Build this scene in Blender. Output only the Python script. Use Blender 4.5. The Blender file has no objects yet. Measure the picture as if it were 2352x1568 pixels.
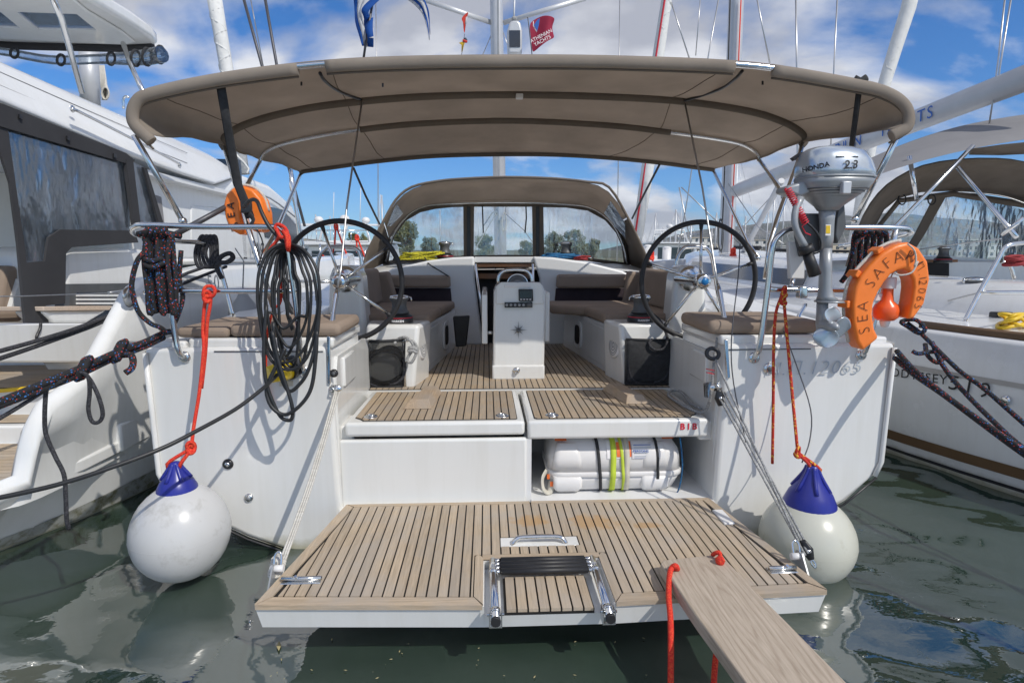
import bpy, math, random
from mathutils import Vector, Matrix, noise
random.seed(7)
R = math.radians
sc = bpy.context.scene
col = sc.collection

# ---------------------------------------------------------------- camera
F, PCX, PCY = 1300.0, 1176.0, 784.0          # focal length and centre in pixels of a 2352 px wide picture
PITCH = math.atan(191 / F)
YAW = math.atan(58 / F * math.cos(PITCH))
CAM = Vector((-0.205, 0.0, 1.42))
FW = Vector((math.sin(YAW) * math.cos(PITCH), math.cos(YAW) * math.cos(PITCH), -math.sin(PITCH)))
RT = Vector((math.cos(YAW), -math.sin(YAW), 0))
UP = RT.cross(FW)
cd = bpy.data.cameras.new('camera')
cam = bpy.data.objects.new('camera', cd); col.objects.link(cam)
cam.location = CAM
cam.rotation_euler = (math.pi / 2 - PITCH, 0, -YAW)
cd.sensor_width = 36; cd.lens = 36 * F / 2352; cd.clip_start = 0.05; cd.clip_end = 30000
sc.camera = cam

# ---------------------------------------------------------------- sky, sun, exposure
SUN_EL, SUN_AZ = R(46), R(137)               # azimuth from +Y (forward) towards +X (starboard)
CLOUD_AT = (31.3, 9.3, 0.0)
w = bpy.data.worlds.new('World'); sc.world = w; w.use_nodes = True
nt = w.node_tree; N = nt.nodes; L = nt.links
N.clear()
out = N.new('ShaderNodeOutputWorld'); bg = N.new('ShaderNodeBackground')
sky = N.new('ShaderNodeTexSky'); sky.sky_type = 'NISHITA'; sky.sun_disc = False
sky.sun_elevation = SUN_EL; sky.sun_rotation = SUN_AZ; sky.air_density = 1.0; sky.dust_density = 0.25; sky.ozone_density = 3.0
bg.inputs['Strength'].default_value = 0.135
def wmath(op, a, b=None):
    n = N.new('ShaderNodeMath'); n.operation = op
    for i, v in enumerate((a, b)):
        if v is None: continue
        if isinstance(v, (int, float)): n.inputs[i].default_value = v
        else: L.new(v, n.inputs[i])
    return n.outputs[0]
tc = N.new('ShaderNodeTexCoord'); sep = N.new('ShaderNodeSeparateXYZ'); L.new(tc.outputs['Generated'], sep.inputs[0])
zz = wmath('ADD', wmath('MAXIMUM', sep.outputs['Z'], 0.0), 0.30)
cmb = N.new('ShaderNodeCombineXYZ')
L.new(wmath('DIVIDE', sep.outputs['X'], zz), cmb.inputs[0]); L.new(wmath('DIVIDE', sep.outputs['Y'], zz), cmb.inputs[1])
mp = N.new('ShaderNodeMapping'); L.new(cmb.outputs[0], mp.inputs[0]); mp.inputs['Location'].default_value = CLOUD_AT
mp.inputs['Scale'].default_value = (1.05, 1.35, 1)
n1 = N.new('ShaderNodeTexNoise'); n1.inputs['Scale'].default_value = 1.0; n1.inputs['Detail'].default_value = 12
n1.inputs['Roughness'].default_value = 0.53; n1.inputs['Distortion'].default_value = 0.25; L.new(mp.outputs[0], n1.inputs[0])
cr = N.new('ShaderNodeValToRGB'); cr.color_ramp.elements[0].position = 0.452; cr.color_ramp.elements[1].position = 0.535
L.new(n1.outputs['Fac'], cr.inputs[0])
n2 = N.new('ShaderNodeTexNoise'); n2.inputs['Scale'].default_value = 2.3; n2.inputs['Detail'].default_value = 8; L.new(mp.outputs[0], n2.inputs[0])
cr2 = N.new('ShaderNodeValToRGB')
cr2.color_ramp.elements[0].position = 0.40; cr2.color_ramp.elements[0].color = (3.2, 3.3, 3.7, 1)
cr2.color_ramp.elements[1].position = 0.62; cr2.color_ramp.elements[1].color = (6.1, 6.15, 6.35, 1)
L.new(n2.outputs['Fac'], cr2.inputs[0])
hs = N.new('ShaderNodeHueSaturation'); hs.inputs['Saturation'].default_value = 1.12; hs.inputs['Value'].default_value = 1.0
tn = N.new('ShaderNodeMixRGB'); tn.blend_type = 'MULTIPLY'; tn.inputs[0].default_value = 1.0; tn.inputs[2].default_value = (0.45, 0.625, 0.86, 1)
L.new(sky.outputs[0], tn.inputs[1]); L.new(tn.outputs[0], hs.inputs['Color'])
mx = N.new('ShaderNodeMixRGB'); L.new(wmath('MULTIPLY', wmath('MULTIPLY', cr.outputs[0], 0.93), wmath('MINIMUM', wmath('MAXIMUM', wmath('MULTIPLY', sep.outputs['Z'], 40.0), 0.0), 1.0)), mx.inputs[0]); L.new(hs.outputs[0], mx.inputs[1]); L.new(cr2.outputs[0], mx.inputs[2])
L.new(mx.outputs[0], bg.inputs[0]); L.new(bg.outputs[0], out.inputs[0])

sl = bpy.data.lights.new('sun', 'SUN'); sl.energy = 2.7; sl.angle = R(0.55); sl.color = (1.0, 0.95, 0.865)
so = bpy.data.objects.new('sun', sl); col.objects.link(so); so.location = (8, -8, 12)
sdir = Vector((math.sin(SUN_AZ) * math.cos(SUN_EL), math.cos(SUN_AZ) * math.cos(SUN_EL), math.sin(SUN_EL)))
so.rotation_euler = sdir.to_track_quat('Z', 'Y').to_euler()
sc.view_settings.view_transform = 'Standard'; sc.view_settings.look = 'None'
sc.view_settings.gamma = 1; sc.view_settings.use_curve_mapping = False
sc.view_settings.exposure = 0.15
sc.cycles.max_bounces = 10; sc.cycles.transparent_max_bounces = 24

# ---------------------------------------------------------------- pixel -> point helpers
def ray(x, y): return FW + RT * ((x - PCX) / F) - UP * ((y - PCY) / F)
def UY(x, y, Y): d = ray(x, y); return CAM + d * ((Y - CAM.y) / d.y)
def UZ(x, y, Z): d = ray(x, y); return CAM + d * ((Z - CAM.z) / d.z)
def UX(x, y, X): d = ray(x, y); return CAM + d * ((X - CAM.x) / d.x)
def PP(pts): return [UY(*p) for p in pts]       # list of (px, py, depth)

# ---------------------------------------------------------------- mesh builder
class MB:
    def __init__(s): s.v = []; s.f = []; s.sm = []
    def add(s, vs, fs, smooth=False):
        o = len(s.v); s.v += [Vector(v) for v in vs]
        for f in fs: s.f.append([i + o for i in f]); s.sm.append(smooth)
        return s
    def box(s, a, b, rz=0, c=None):
        x0, y0, z0 = a; x1, y1, z1 = b
        vs = [Vector(p) for p in ((x0,y0,z0),(x1,y0,z0),(x1,y1,z0),(x0,y1,z0),(x0,y0,z1),(x1,y0,z1),(x1,y1,z1),(x0,y1,z1))]
        if rz:
            c = Vector(c) if c else (Vector(a) + Vector(b)) / 2; m = Matrix.Rotation(rz, 3, 'Z')
            vs = [m @ (p - c) + c for p in vs]
        return s.add(vs, [(0,3,2,1),(4,5,6,7),(0,1,5,4),(1,2,6,5),(2,3,7,6),(3,0,4,7)])
    def prism(s, poly, off):
        """polygon (list of points) extruded by vector off"""
        poly = [Vector(p) for p in poly]; off = Vector(off); n = len(poly)
        nrm = Vector((0,0,0))
        for i in range(n): nrm += poly[i].cross(poly[(i+1) % n])
        if nrm.dot(off) > 0: poly = poly[::-1]
        vs = poly + [p + off for p in poly]
        fs = [list(range(n)), list(range(2*n-1, n-1, -1))]
        for i in range(n): j = (i+1) % n; fs.append([j, i, i+n, j+n])
        return s.add(vs, fs)
    def tube(s, pts, r, n=8, sub=0, closed=False, flat=1.0, cap=True):
        pts = [Vector(p) for p in pts]
        rr = r if isinstance(r, (list, tuple)) else [r] * len(pts)
        if sub:
            q = []; qr = []; m = len(pts); rng = range(m if closed else m - 1)
            for i in rng:
                p0 = pts[(i-1) % m] if (closed or i > 0) else pts[0] * 2 - pts[1]
                p1 = pts[i]; p2 = pts[(i+1) % m]
                p3 = pts[(i+2) % m] if (closed or i + 2 < m) else p2 * 2 - p1
                for k in range(sub):
                    t = k / sub
                    q.append(0.5 * ((2*p1) + (p2-p0)*t + (2*p0-5*p1+4*p2-p3)*t*t + (3*p1-p0-3*p2+p3)*t**3))
                    qr.append(rr[i] * (1-t) + rr[(i+1) % m] * t)
            if not closed: q.append(pts[-1]); qr.append(rr[-1])
            pts, rr = q, qr
        m = len(pts); vs = []; fs = []
        t0 = (pts[1] - pts[0]).normalized()
        ref = Vector((0,0,1)) if abs(t0.z) < 0.9 else Vector((1,0,0))
        nn = (ref - t0 * ref.dot(t0)).normalized()
        for i in range(m):
            if closed: t = (pts[(i+1) % m] - pts[i-1])
            else: t = pts[min(i+1, m-1)] - pts[max(i-1, 0)]
            t = t.normalized() if t.length > 1e-9 else t0
            nn = nn - t * nn.dot(t)
            nn = nn.normalized() if nn.length > 1e-6 else t.orthogonal().normalized()
            b = t.cross(nn)
            for k in range(n):
                a = 2 * math.pi * k / n
                vs.append(pts[i] + nn * (math.cos(a) * rr[i]) + b * (math.sin(a) * rr[i] * flat))
        for i in range(m if closed else m - 1):
            j = (i + 1) % m
            for k in range(n):
                l = (k + 1) % n
                fs.append((i*n+k, i*n+l, j*n+l, j*n+k))
        s.add(vs, fs, True)
        if not closed and cap:
            o = len(s.v) - len(vs)
            s.f.append([o + k for k in range(n)][::-1]); s.sm.append(False)
            s.f.append([o + (m-1)*n + k for k in range(n)]); s.sm.append(False)
        return s
    def lathe(s, prof, c=(0,0,0), ax='Z', n=24, sx=1, sy=1):
        """prof: list of (radius, height); capped by zero radius points"""
        c = Vector(c); vs = []; fs = []
        for r, h in prof:
            for k in range(n):
                a = 2 * math.pi * k / n; x, y = math.cos(a) * r * sx, math.sin(a) * r * sy
                p = Vector((x, y, h)) if ax == 'Z' else (Vector((h, x, y)) if ax == 'X' else Vector((y, h, x)))
                vs.append(c + p)
        for i in range(len(prof) - 1):
            for k in range(n):
                l = (k+1) % n; fs.append((i*n+k, i*n+l, (i+1)*n+l, (i+1)*n+k))
        s.add(vs, fs, True)
        return s
    def grid(s, rows, smooth=True, flip=False):
        n = len(rows[0]); vs = [p for r in rows for p in r]; fs = []
        for i in range(len(rows) - 1):
            for k in range(n - 1):
                f = (i*n+k, i*n+k+1, (i+1)*n+k+1, (i+1)*n+k)
                fs.append(f[::-1] if flip else f)
        return s.add(vs, fs, smooth)
    def sphere(s, c, r, n=12, sz=1.0, sx=1.0, sy=1.0):
        prof = [(math.sin(math.pi*i/n)*r, -math.cos(math.pi*i/n)*r*sz) for i in range(n+1)]
        return s.lathe(prof, c, 'Z', n*2, sx, sy)

def mesh_of(mb, name, off=None):
    me = bpy.data.meshes.new(name)
    vs = [v - off for v in mb.v] if off else mb.v
    me.from_pydata([tuple(v) for v in vs], [], mb.f)
    me.polygons.foreach_set('use_smooth', mb.sm)
    me.update()
    return me

def addmods(o, bevel=0, seg=2, solid=0, subs=0, off=-1, ang=35):
    if solid:
        m = o.modifiers.new('solid', 'SOLIDIFY'); m.thickness = solid; m.offset = off
    if subs:
        m = o.modifiers.new('sub', 'SUBSURF'); m.levels = subs; m.render_levels = subs
    if bevel:
        m = o.modifiers.new('bevel', 'BEVEL'); m.width = bevel; m.segments = seg; m.limit_method = 'ANGLE'; m.angle_limit = R(ang)
        m.harden_normals = False
        for p in o.data.polygons: p.use_smooth = True
        try: o.data.set_sharp_from_angle(angle=R(55))
        except Exception: pass

def part(name, mb, m, parent, label=None, kind=None, **mods):
    """a mesh built in world coordinates, child of a thing (Empty) or of a part"""
    me = mesh_of(mb, name) if isinstance(mb, MB) else mb
    o = bpy.data.objects.new(name, me); col.objects.link(o)
    if m and not me.materials: me.materials.append(m)
    if parent:
        o.parent = parent
        if parent.type == 'EMPTY': o.matrix_parent_inverse = Matrix.Translation(-parent.location)
    if label: o['label'] = label
    if kind: o['kind'] = kind
    addmods(o, **mods)
    return o

def thing(name, loc, label, cat, group=None):
    o = bpy.data.objects.new(name, None); col.objects.link(o); o.location = Vector(loc)
    o.empty_display_size = 0.1
    o['label'] = label; o['category'] = cat
    if group: o['group'] = group
    return o

def solo(name, mb, m, label, cat, group=None, **mods):
    """a thing that is one mesh: origin moved to its base"""
    xs = [v.x for v in mb.v]; ys = [v.y for v in mb.v]; zs = [v.z for v in mb.v]
    off = Vector(((min(xs)+max(xs))/2, (min(ys)+max(ys))/2, min(zs)))
    o = bpy.data.objects.new(name, mesh_of(mb, name, off)); col.objects.link(o); o.location = off
    o.data.materials.append(m); o['label'] = label; o['category'] = cat
    if group: o['group'] = group
    addmods(o, **mods)
    return o

def struct(name, mb, m, kind='structure', **mods):
    o = part(name, mb, m, None, **mods); o['kind'] = kind
    return o

def sub(name, me, m, parent, loc=(0,0,0), rot=None):
    """a child placed in its parent's own frame (for copied things)"""
    if isinstance(me, MB): me = mesh_of(me, name)
    o = bpy.data.objects.new(name, me); col.objects.link(o)
    if m and not me.materials: me.materials.append(m)
    o.parent = parent; o.location = loc
    if rot: o.rotation_euler = rot
    return o

def plateY(px, Y, th): return MB().prism([UY(x, y, Y) for x, y in px], (0, th, 0))
def plateX(px, X, th): return MB().prism([UX(x, y, X) for x, y in px], (th, 0, 0))
def plateZ(px, Z, th): return MB().prism([UZ(x, y, Z) for x, y in px], (0, 0, -th))

def text_mesh(body, size, ext=0.0008, spacing=1.0, shear=0.0, bold=0.0):
    c = bpy.data.curves.new('lettering', 'FONT'); c.body = body; c.size = size; c.extrude = ext
    c.space_character = spacing; c.shear = shear; c.offset = bold
    c.align_x = 'CENTER'; c.align_y = 'CENTER'; c.resolution_u = 3
    o = bpy.data.objects.new('lettering', c); col.objects.link(o)
    bpy.context.view_layer.update()
    dg = bpy.context.evaluated_depsgraph_get()
    me = bpy.data.meshes.new_from_object(o.evaluated_get(dg))
    bpy.data.objects.remove(o); me.name = 'lettering'; me.materials.clear()
    return me

def letters(body, size, c, xdir, up, m, parent, spacing=1.0, shear=0.0, ext=0.0008, bold=0.0, name='lettering'):
    me = text_mesh(body, size, ext, spacing, shear, bold)
    xd = Vector(xdir).normalized(); zd = xd.cross(Vector(up)).normalized(); yd = zd.cross(xd)
    mat = Matrix.Translation(Vector(c)) @ Matrix((xd, yd, zd)).transposed().to_4x4()
    me.transform(mat)
    return part(name, me, m, parent)

# ---------------------------------------------------------------- materials
def newmat(name):
    m = bpy.data.materials.new(name); m.use_nodes = True
    t = m.node_tree; b = t.nodes['Principled BSDF']
    return m, t, b
def rgba(c): return (c[0], c[1], c[2], 1)
def coordnode(t, scale, kind='Object'):
    a = t.nodes.new('ShaderNodeTexCoord'); mpp = t.nodes.new('ShaderNodeMapping')
    t.links.new(a.outputs[kind], mpp.inputs[0]); mpp.inputs['Scale'].default_value = scale
    return mpp.outputs[0]
def noiz(t, vec, scale, detail=4, rough=0.55):
    n = t.nodes.new('ShaderNodeTexNoise'); n.inputs['Scale'].default_value = scale; n.inputs['Detail'].default_value = detail
    n.inputs['Roughness'].default_value = rough
    if vec: t.links.new(vec, n.inputs['Vector'])
    return n.outputs['Fac']
def ramp(t, fac, stops):
    r = t.nodes.new('ShaderNodeValToRGB'); e = r.color_ramp.elements
    e[0].position, e[0].color = stops[0][0], rgba(stops[0][1]); e[1].position, e[1].color = stops[1][0], rgba(stops[1][1])
    for p, c in stops[2:]:
        q = e.new(p); q.color = rgba(c)
    t.links.new(fac, r.inputs[0]); return r.outputs[0]
def mixc(t, fac, a, b, mode='MIX'):
    n = t.nodes.new('ShaderNodeMixRGB'); n.blend_type = mode
    for i, v in enumerate((fac, a, b)):
        if isinstance(v, (int, float)): n.inputs[i].default_value = v
        elif isinstance(v, tuple): n.inputs[i].default_value = rgba(v)
        else: t.links.new(v, n.inputs[i])
    return n.outputs[0]
def mth(t, op, a, b=None):
    n = t.nodes.new('ShaderNodeMath'); n.operation = op
    for i, v in enumerate((a, b)):
        if v is None: continue
        if isinstance(v, (int, float)): n.inputs[i].default_value = v
        else: t.links.new(v, n.inputs[i])
    return n.outputs[0]
def bumpn(t, b, h, strength, dist=0.01):
    n = t.nodes.new('ShaderNodeBump'); n.inputs['Strength'].default_value = strength; n.inputs['Distance'].default_value = dist
    t.links.new(h, n.inputs['Height']); t.links.new(n.outputs[0], b.inputs['Normal'])

def M(name, c, rough=0.5, metal=0.0, var=0.12, vs=4.0, bump=0.0, bs=60.0, bd=0.004, coat=0.0, rvar=0.0, stretch=(1,1,1), trans=0.0, spec=0.5, dirt=None, dthr=(0.55,0.75)):
    m, t, b = newmat(name)
    b.inputs['Roughness'].default_value = rough; b.inputs['Metallic'].default_value = metal
    b.inputs['Specular IOR Level'].default_value = spec
    if coat: b.inputs['Coat Weight'].default_value = coat; b.inputs['Coat Roughness'].default_value = 0.08
    vec = coordnode(t, stretch)
    f = noiz(t, vec, vs, 6, 0.6)
    lo = tuple(x * (1 - var) for x in c); hi = tuple(min(1, x * (1 + var)) for x in c)
    cc = ramp(t, f, [(0.3, lo), (0.7, hi)])
    if dirt:
        d = ramp(t, noiz(t, vec, vs * 2.7, 8, 0.7), [(dthr[0], (0,0,0)), (dthr[1], (1,1,1))])
        cc = mixc(t, d, cc, dirt)
    t.links.new(cc, b.inputs['Base Color'])
    if rvar:
        rr = t.nodes.new('ShaderNodeMapRange'); rr.inputs[3].default_value = max(0, rough - rvar); rr.inputs[4].default_value = min(1, rough + rvar)
        t.links.new(f, rr.inputs[0]); t.links.new(rr.outputs[0], b.inputs['Roughness'])
    if bump: bumpn(t, b, noiz(t, vec, bs, 3), bump, bd)
    if trans:
        o = t.nodes['Material Output']; tr = t.nodes.new('ShaderNodeBsdfTranslucent'); mxs = t.nodes.new('ShaderNodeMixShader')
        t.links.new(cc, tr.inputs[0]); mxs.inputs[0].default_value = trans
        t.links.new(b.outputs[0], mxs.inputs[1]); t.links.new(tr.outputs[0], mxs.inputs[2]); t.links.new(mxs.outputs[0], o.inputs['Surface'])
    return m

def teak_mat(name, base=(0.40, 0.31, 0.225), stain=None, along='Y'):
    m, t, b = newmat(name)
    st = (45, 2.2, 45) if along == 'Y' else ((2.2, 45, 45) if along == 'X' else (30, 30, 2))
    g = noiz(t, coordnode(t, st), 3.0, 8, 0.65)
    blot = noiz(t, coordnode(t, (1, 1, 1)), 5.0, 5, 0.6)
    d = tuple(x * 0.74 for x in base); h = tuple(x * 1.18 for x in base)
    c = ramp(t, g, [(0.3, d), (0.68, h)])
    grey = tuple(0.5 * x + 0.5 * sum(base) / 3 for x in base)
    c = mixc(t, ramp(t, blot, [(0.4, (0,0,0)), (0.65, (0.75,)*3)]), c, grey, 'MIX')
    oi = t.nodes.new('ShaderNodeObjectInfo')
    rv = ramp(t, oi.outputs['Random'], [(0.0, (0.89, 0.885, 0.88)), (1.0, (1.08, 1.07, 1.05))])
    c = mixc(t, 1.0, c, rv, 'MULTIPLY')
    if stain:
        for (sx, sy, sr, sq) in stain:
            vec = coordnode(t, (1, 1, 1)); vd = t.nodes.new('ShaderNodeVectorMath'); vd.operation = 'SUBTRACT'
            t.links.new(vec, vd.inputs[0]); vd.inputs[1].default_value = (sx, sy, 0.24)
            sc2 = t.nodes.new('ShaderNodeVectorMath'); sc2.operation = 'MULTIPLY'; t.links.new(vd.outputs[0], sc2.inputs[0]); sc2.inputs[1].default_value = (1, sq, 0)
            ln = t.nodes.new('ShaderNodeVectorMath'); ln.operation = 'LENGTH'; t.links.new(sc2.outputs[0], ln.inputs[0])
            fall = mth(t, 'SUBTRACT', mth(t, 'MULTIPLY', noiz(t, vec, 22, 6, 0.65), 1.9), mth(t, 'DIVIDE', ln.outputs['Value'], sr))
            mk = ramp(t, fall, [(0.1, (0,0,0)), (0.55, (0.6,)*3)])
            c = mixc(t, mk, c, (0.47, 0.27, 0.10))
    t.links.new(c, b.inputs['Base Color']); b.inputs['Roughness'].default_value = 0.75
    bumpn(t, b, g, 0.35, 0.003)
    return m

def rope_mat(name, base, flecks, scale=130.0, thr=0.80, rough=0.85):
    m, t, b = newmat(name)
    vec = coordnode(t, (1, 1, 1)); c = mixc(t, 0.0, rgba(base)[:3], rgba(base)[:3])
    wv = noiz(t, vec, 400, 2)
    c = ramp(t, wv, [(0.3, tuple(x*0.6 for x in base)), (0.7, tuple(min(1, x*1.5) for x in base))])
    vo = t.nodes.new('ShaderNodeTexVoronoi'); vo.inputs['Scale'].default_value = scale; t.links.new(vec, vo.inputs['Vector'])
    sp = t.nodes.new('ShaderNodeSeparateColor'); t.links.new(vo.outputs['Color'], sp.inputs[0])
    for i, fc in enumerate(flecks):
        mk = mth(t, 'GREATER_THAN', sp.outputs[i], thr)
        c = mixc(t, mk, c, fc)
    t.links.new(c, b.inputs['Base Color']); b.inputs['Roughness'].default_value = rough
    bumpn(t, b, wv, 0.6, 0.002)
    return m

def film_mat(name, tint=(0.9, 0.93, 0.95), gloss=0.18, rough=0.06, wave=8.0, bs=0.3, haze=0.06, stretch=(1,1,0.35)):
    m, t, b = newmat(name); o = t.nodes['Material Output']
    tr = t.nodes.new('ShaderNodeBsdfTransparent'); tr.inputs[0].default_value = rgba(tint)
    gl = t.nodes.new('ShaderNodeBsdfGlossy'); gl.inputs['Roughness'].default_value = rough; gl.inputs[0].default_value = (0.9, 0.95, 1, 1)
    df = t.nodes.new('ShaderNodeBsdfDiffuse'); df.inputs[0].default_value = (0.6, 0.62, 0.64, 1)
    h = noiz(t, coordnode(t, stretch), wave, 3, 0.5)
    bn = t.nodes.new('ShaderNodeBump'); bn.inputs['Strength'].default_value = bs; bn.inputs['Distance'].default_value = 0.05
    t.links.new(h, bn.inputs['Height']); t.links.new(bn.outputs[0], gl.inputs['Normal'])
    fr = t.nodes.new('ShaderNodeFresnel'); fr.inputs[0].default_value = 1.45; t.links.new(bn.outputs[0], fr.inputs['Normal'])
    f = mth(t, 'MINIMUM', mth(t, 'ADD', mth(t, 'MULTIPLY', fr.outputs[0], 1.2), gloss * 0.35), 0.95)
    m1 = t.nodes.new('ShaderNodeMixShader'); t.links.new(f, m1.inputs[0]); t.links.new(tr.outputs[0], m1.inputs[1]); t.links.new(gl.outputs[0], m1.inputs[2])
    hz = ramp(t, noiz(t, coordnode(t, (1, 1, 0.25)), wave * 1.6, 5, 0.7), [(0.5, (haze * 0.4,)*3), (0.72, (min(1, haze * 3.0),)*3)])
    m2 = t.nodes.new('ShaderNodeMixShader'); t.links.new(hz, m2.inputs[0]); t.links.new(m1.outputs[0], m2.inputs[1]); t.links.new(df.outputs[0], m2.inputs[2])
    t.links.new(m2.outputs[0], o.inputs['Surface'])
    b.inputs['Base Color'].default_value = rgba(tint)
    return m

def gel_mat(name, c, rough):
    # polished gelcoat with faint runs, water marks and scuffs
    m, t, b = newmat(name)
    runs = ramp(t, noiz(t, coordnode(t, (1, 1, 0.06)), 16, 6, 0.65), [(0.46, (1, 1, 1)), (0.74, (0.945, 0.94, 0.925))])
    clouds = ramp(t, noiz(t, coordnode(t, (1, 1, 1)), 1.3, 5, 0.6), [(0.3, (0.965, 0.965, 0.96)), (0.7, (1.02, 1.02, 1.02))])
    scuff = ramp(t, noiz(t, coordnode(t, (1, 1, 6)), 22, 8, 0.75), [(0.70, (0, 0, 0)), (0.80, (0.35,)*3)])
    cc = mixc(t, 1.0, mixc(t, 1.0, c, runs, 'MULTIPLY'), clouds, 'MULTIPLY')
    cc = mixc(t, scuff, cc, (0.52, 0.52, 0.50))
    # dried scum along the waterline
    sz = t.nodes.new('ShaderNodeSeparateXYZ'); t.links.new(coordnode(t, (1, 1, 1)), sz.inputs[0])
    lvl = mth(t, 'ADD', sz.outputs['Z'], mth(t, 'MULTIPLY', noiz(t, coordnode(t, (1, 1, 1)), 9, 6, 0.65), 0.10))
    cc = mixc(t, ramp(t, lvl, [(0.06, (0.75,)*3), (0.13, (0, 0, 0))]), cc, (0.30, 0.27, 0.14))
    t.links.new(cc, b.inputs['Base Color'])
    b.inputs['Coat Weight'].default_value = 0.5; b.inputs['Coat Roughness'].default_value = 0.06
    rr = t.nodes.new('ShaderNodeMapRange'); rr.inputs[3].default_value = rough * 0.7; rr.inputs[4].default_value = rough * 1.8
    t.links.new(noiz(t, coordnode(t, (1, 1, 1)), 5, 6, 0.6), rr.inputs[0]); t.links.new(rr.outputs[0], b.inputs['Roughness'])
    bumpn(t, b, noiz(t, coordnode(t, (1, 1, 1)), 2.2, 2, 0.4), 0.03, 0.03)
    return m
GEL = gel_mat('gelcoat', (0.765, 0.765, 0.745), 0.16)
GELM = M('gelcoat_matt', (0.74, 0.745, 0.74), 0.42, var=0.03, vs=2.0, bump=0.05, bs=300, bd=0.001)
GELC = gel_mat('gelcoat_cat', (0.785, 0.79, 0.78), 0.14)
GELR = gel_mat('gelcoat_neighbour', (0.75, 0.755, 0.755), 0.2)
STEEL = M('stainless_steel', (0.74, 0.74, 0.73), 0.17, metal=1.0, var=0.06, vs=20, rvar=0.05)
ALU = M('anodised_aluminium', (0.56, 0.57, 0.585), 0.42, metal=0.3, var=0.05, vs=6)
CANV = M('taupe_canvas', (0.47, 0.41, 0.352), 0.92, var=0.12, vs=3.0, bump=0.35, bs=420, bd=0.0015, trans=0.52, spec=0.15)
CANVD = M('dark_taupe_canvas', (0.19, 0.16, 0.132), 0.95, var=0.12, vs=4.0, bump=0.35, bs=420, bd=0.0015, trans=0.15, spec=0.1)
CANVG = M('grey_canvas', (0.062, 0.062, 0.066), 0.95, var=0.12, vs=3.0, bump=0.3, bs=350, bd=0.0015, trans=0.12, spec=0.1)
CANVL = M('light_grey_canvas', (0.30, 0.295, 0.30), 0.92, var=0.08, vs=2.0, bump=0.3, bs=350, bd=0.0015, trans=0.2, spec=0.1)
CUSH = M('taupe_cushion', (0.30, 0.235, 0.185), 0.85, var=0.08, vs=6.0, bump=0.4, bs=500, bd=0.001, spec=0.2)
BLACK = M('black_rubber', (0.018, 0.018, 0.02), 0.5, var=0.3, vs=12)
BLKM = M('black_plastic', (0.022, 0.022, 0.024), 0.35, var=0.25, vs=15)
STRAP = M('black_webbing', (0.03, 0.031, 0.034), 0.9, var=0.3, vs=40, bump=0.5, bs=300, bd=0.001)
CAULK = M('black_caulking', (0.012, 0.011, 0.010), 0.7, var=0.3, vs=30)
TEAK = teak_mat('weathered_teak', (0.41, 0.315, 0.215))
TEAKP = teak_mat('weathered_teak_platform', (0.46, 0.368, 0.265), stain=[(-0.02, 2.42, 0.13, 1.8), (0.27, 2.40, 0.15, 1.5), (0.50, 2.36, 0.10, 2.5)])
TEAKX = teak_mat('weathered_teak_edge', (0.47, 0.37, 0.262), along='X')
TEAKB = teak_mat('raw_teak_block', (0.42, 0.315, 0.215), along='Y')
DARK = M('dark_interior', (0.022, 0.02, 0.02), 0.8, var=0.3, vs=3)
ORANGE = M('orange_vinyl', (0.93, 0.22, 0.028), 0.38, var=0.06, vs=6, bump=0.15, bs=25, bd=0.01, dirt=(0.55, 0.12, 0.03), dthr=(0.62, 0.9))
ORANGEP = M('orange_plastic', (0.85, 0.13, 0.03), 0.3, var=0.06, vs=6)
RED = rope_mat('red_rope', (0.62, 0.03, 0.018), [(0.75, 0.09, 0.03)], 260, 0.75)
REDF = rope_mat('red_fleck_rope', (0.50, 0.035, 0.02), [(0.75, 0.42, 0.05)], 150, 0.80)
BLKROPE = rope_mat('black_fleck_rope', (0.016, 0.016, 0.018), [(0.55, 0.05, 0.03), (0.04, 0.18, 0.50)], 230, 0.95)
DKROPE = rope_mat('black_rope', (0.022, 0.023, 0.027), [(0.06, 0.06, 0.07)], 260, 0.7)
GREYROPE = rope_mat('grey_rope', (0.24, 0.245, 0.25), [(0.42, 0.42, 0.41)], 200, 0.6)
WHTROPE = rope_mat('off_white_rope', (0.52, 0.50, 0.45), [(0.62, 0.6, 0.55)], 200, 0.6)
YELROPE = rope_mat('yellow_rope', (0.55, 0.50, 0.03), [(0.25, 0.24, 0.02)], 160, 0.7)
YELHOSE = M('yellow_hose', (0.75, 0.50, 0.02), 0.4, var=0.08, vs=10)
BLUEROPE = rope_mat('blue_rope', (0.015, 0.09, 0.22), [(0.03, 0.2, 0.4)], 200, 0.7)
DREDROPE = rope_mat('dark_red_rope', (0.22, 0.02, 0.025), [(0.4, 0.05, 0.05)], 200, 0.7)
CABLE = M('black_cable', (0.02, 0.021, 0.023), 0.45, var=0.2, vs=30)
WIRE = M('steel_wire', (0.5, 0.5, 0.5), 0.35, metal=0.9, var=0.1, vs=60)
DKWIRE = M('dark_wire', (0.10, 0.10, 0.11), 0.45, metal=0.6, var=0.2, vs=60)
FENDW = M('white_fender_vinyl', (0.555, 0.555, 0.55), 0.27, var=0.03, vs=3, dirt=(0.36, 0.35, 0.32), dthr=(0.54, 0.78))
FENDC = M('cream_fender_vinyl', (0.55, 0.55, 0.475), 0.27, var=0.03, vs=3, dirt=(0.42, 0.39, 0.29), dthr=(0.57, 0.78))
NAVY = M('blue_fender_cap', (0.022, 0.03, 0.27), 0.33, var=0.15, vs=8)
WHITEP = M('white_plastic', (0.74, 0.73, 0.72), 0.35, var=0.03, vs=6)
RAFTW = M('raft_canister_white', (0.74, 0.725, 0.71), 0.3, var=0.03, vs=4, bump=0.06, bs=200, bd=0.001, dirt=(0.6,0.57,0.52), dthr=(0.66,0.85))
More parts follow.
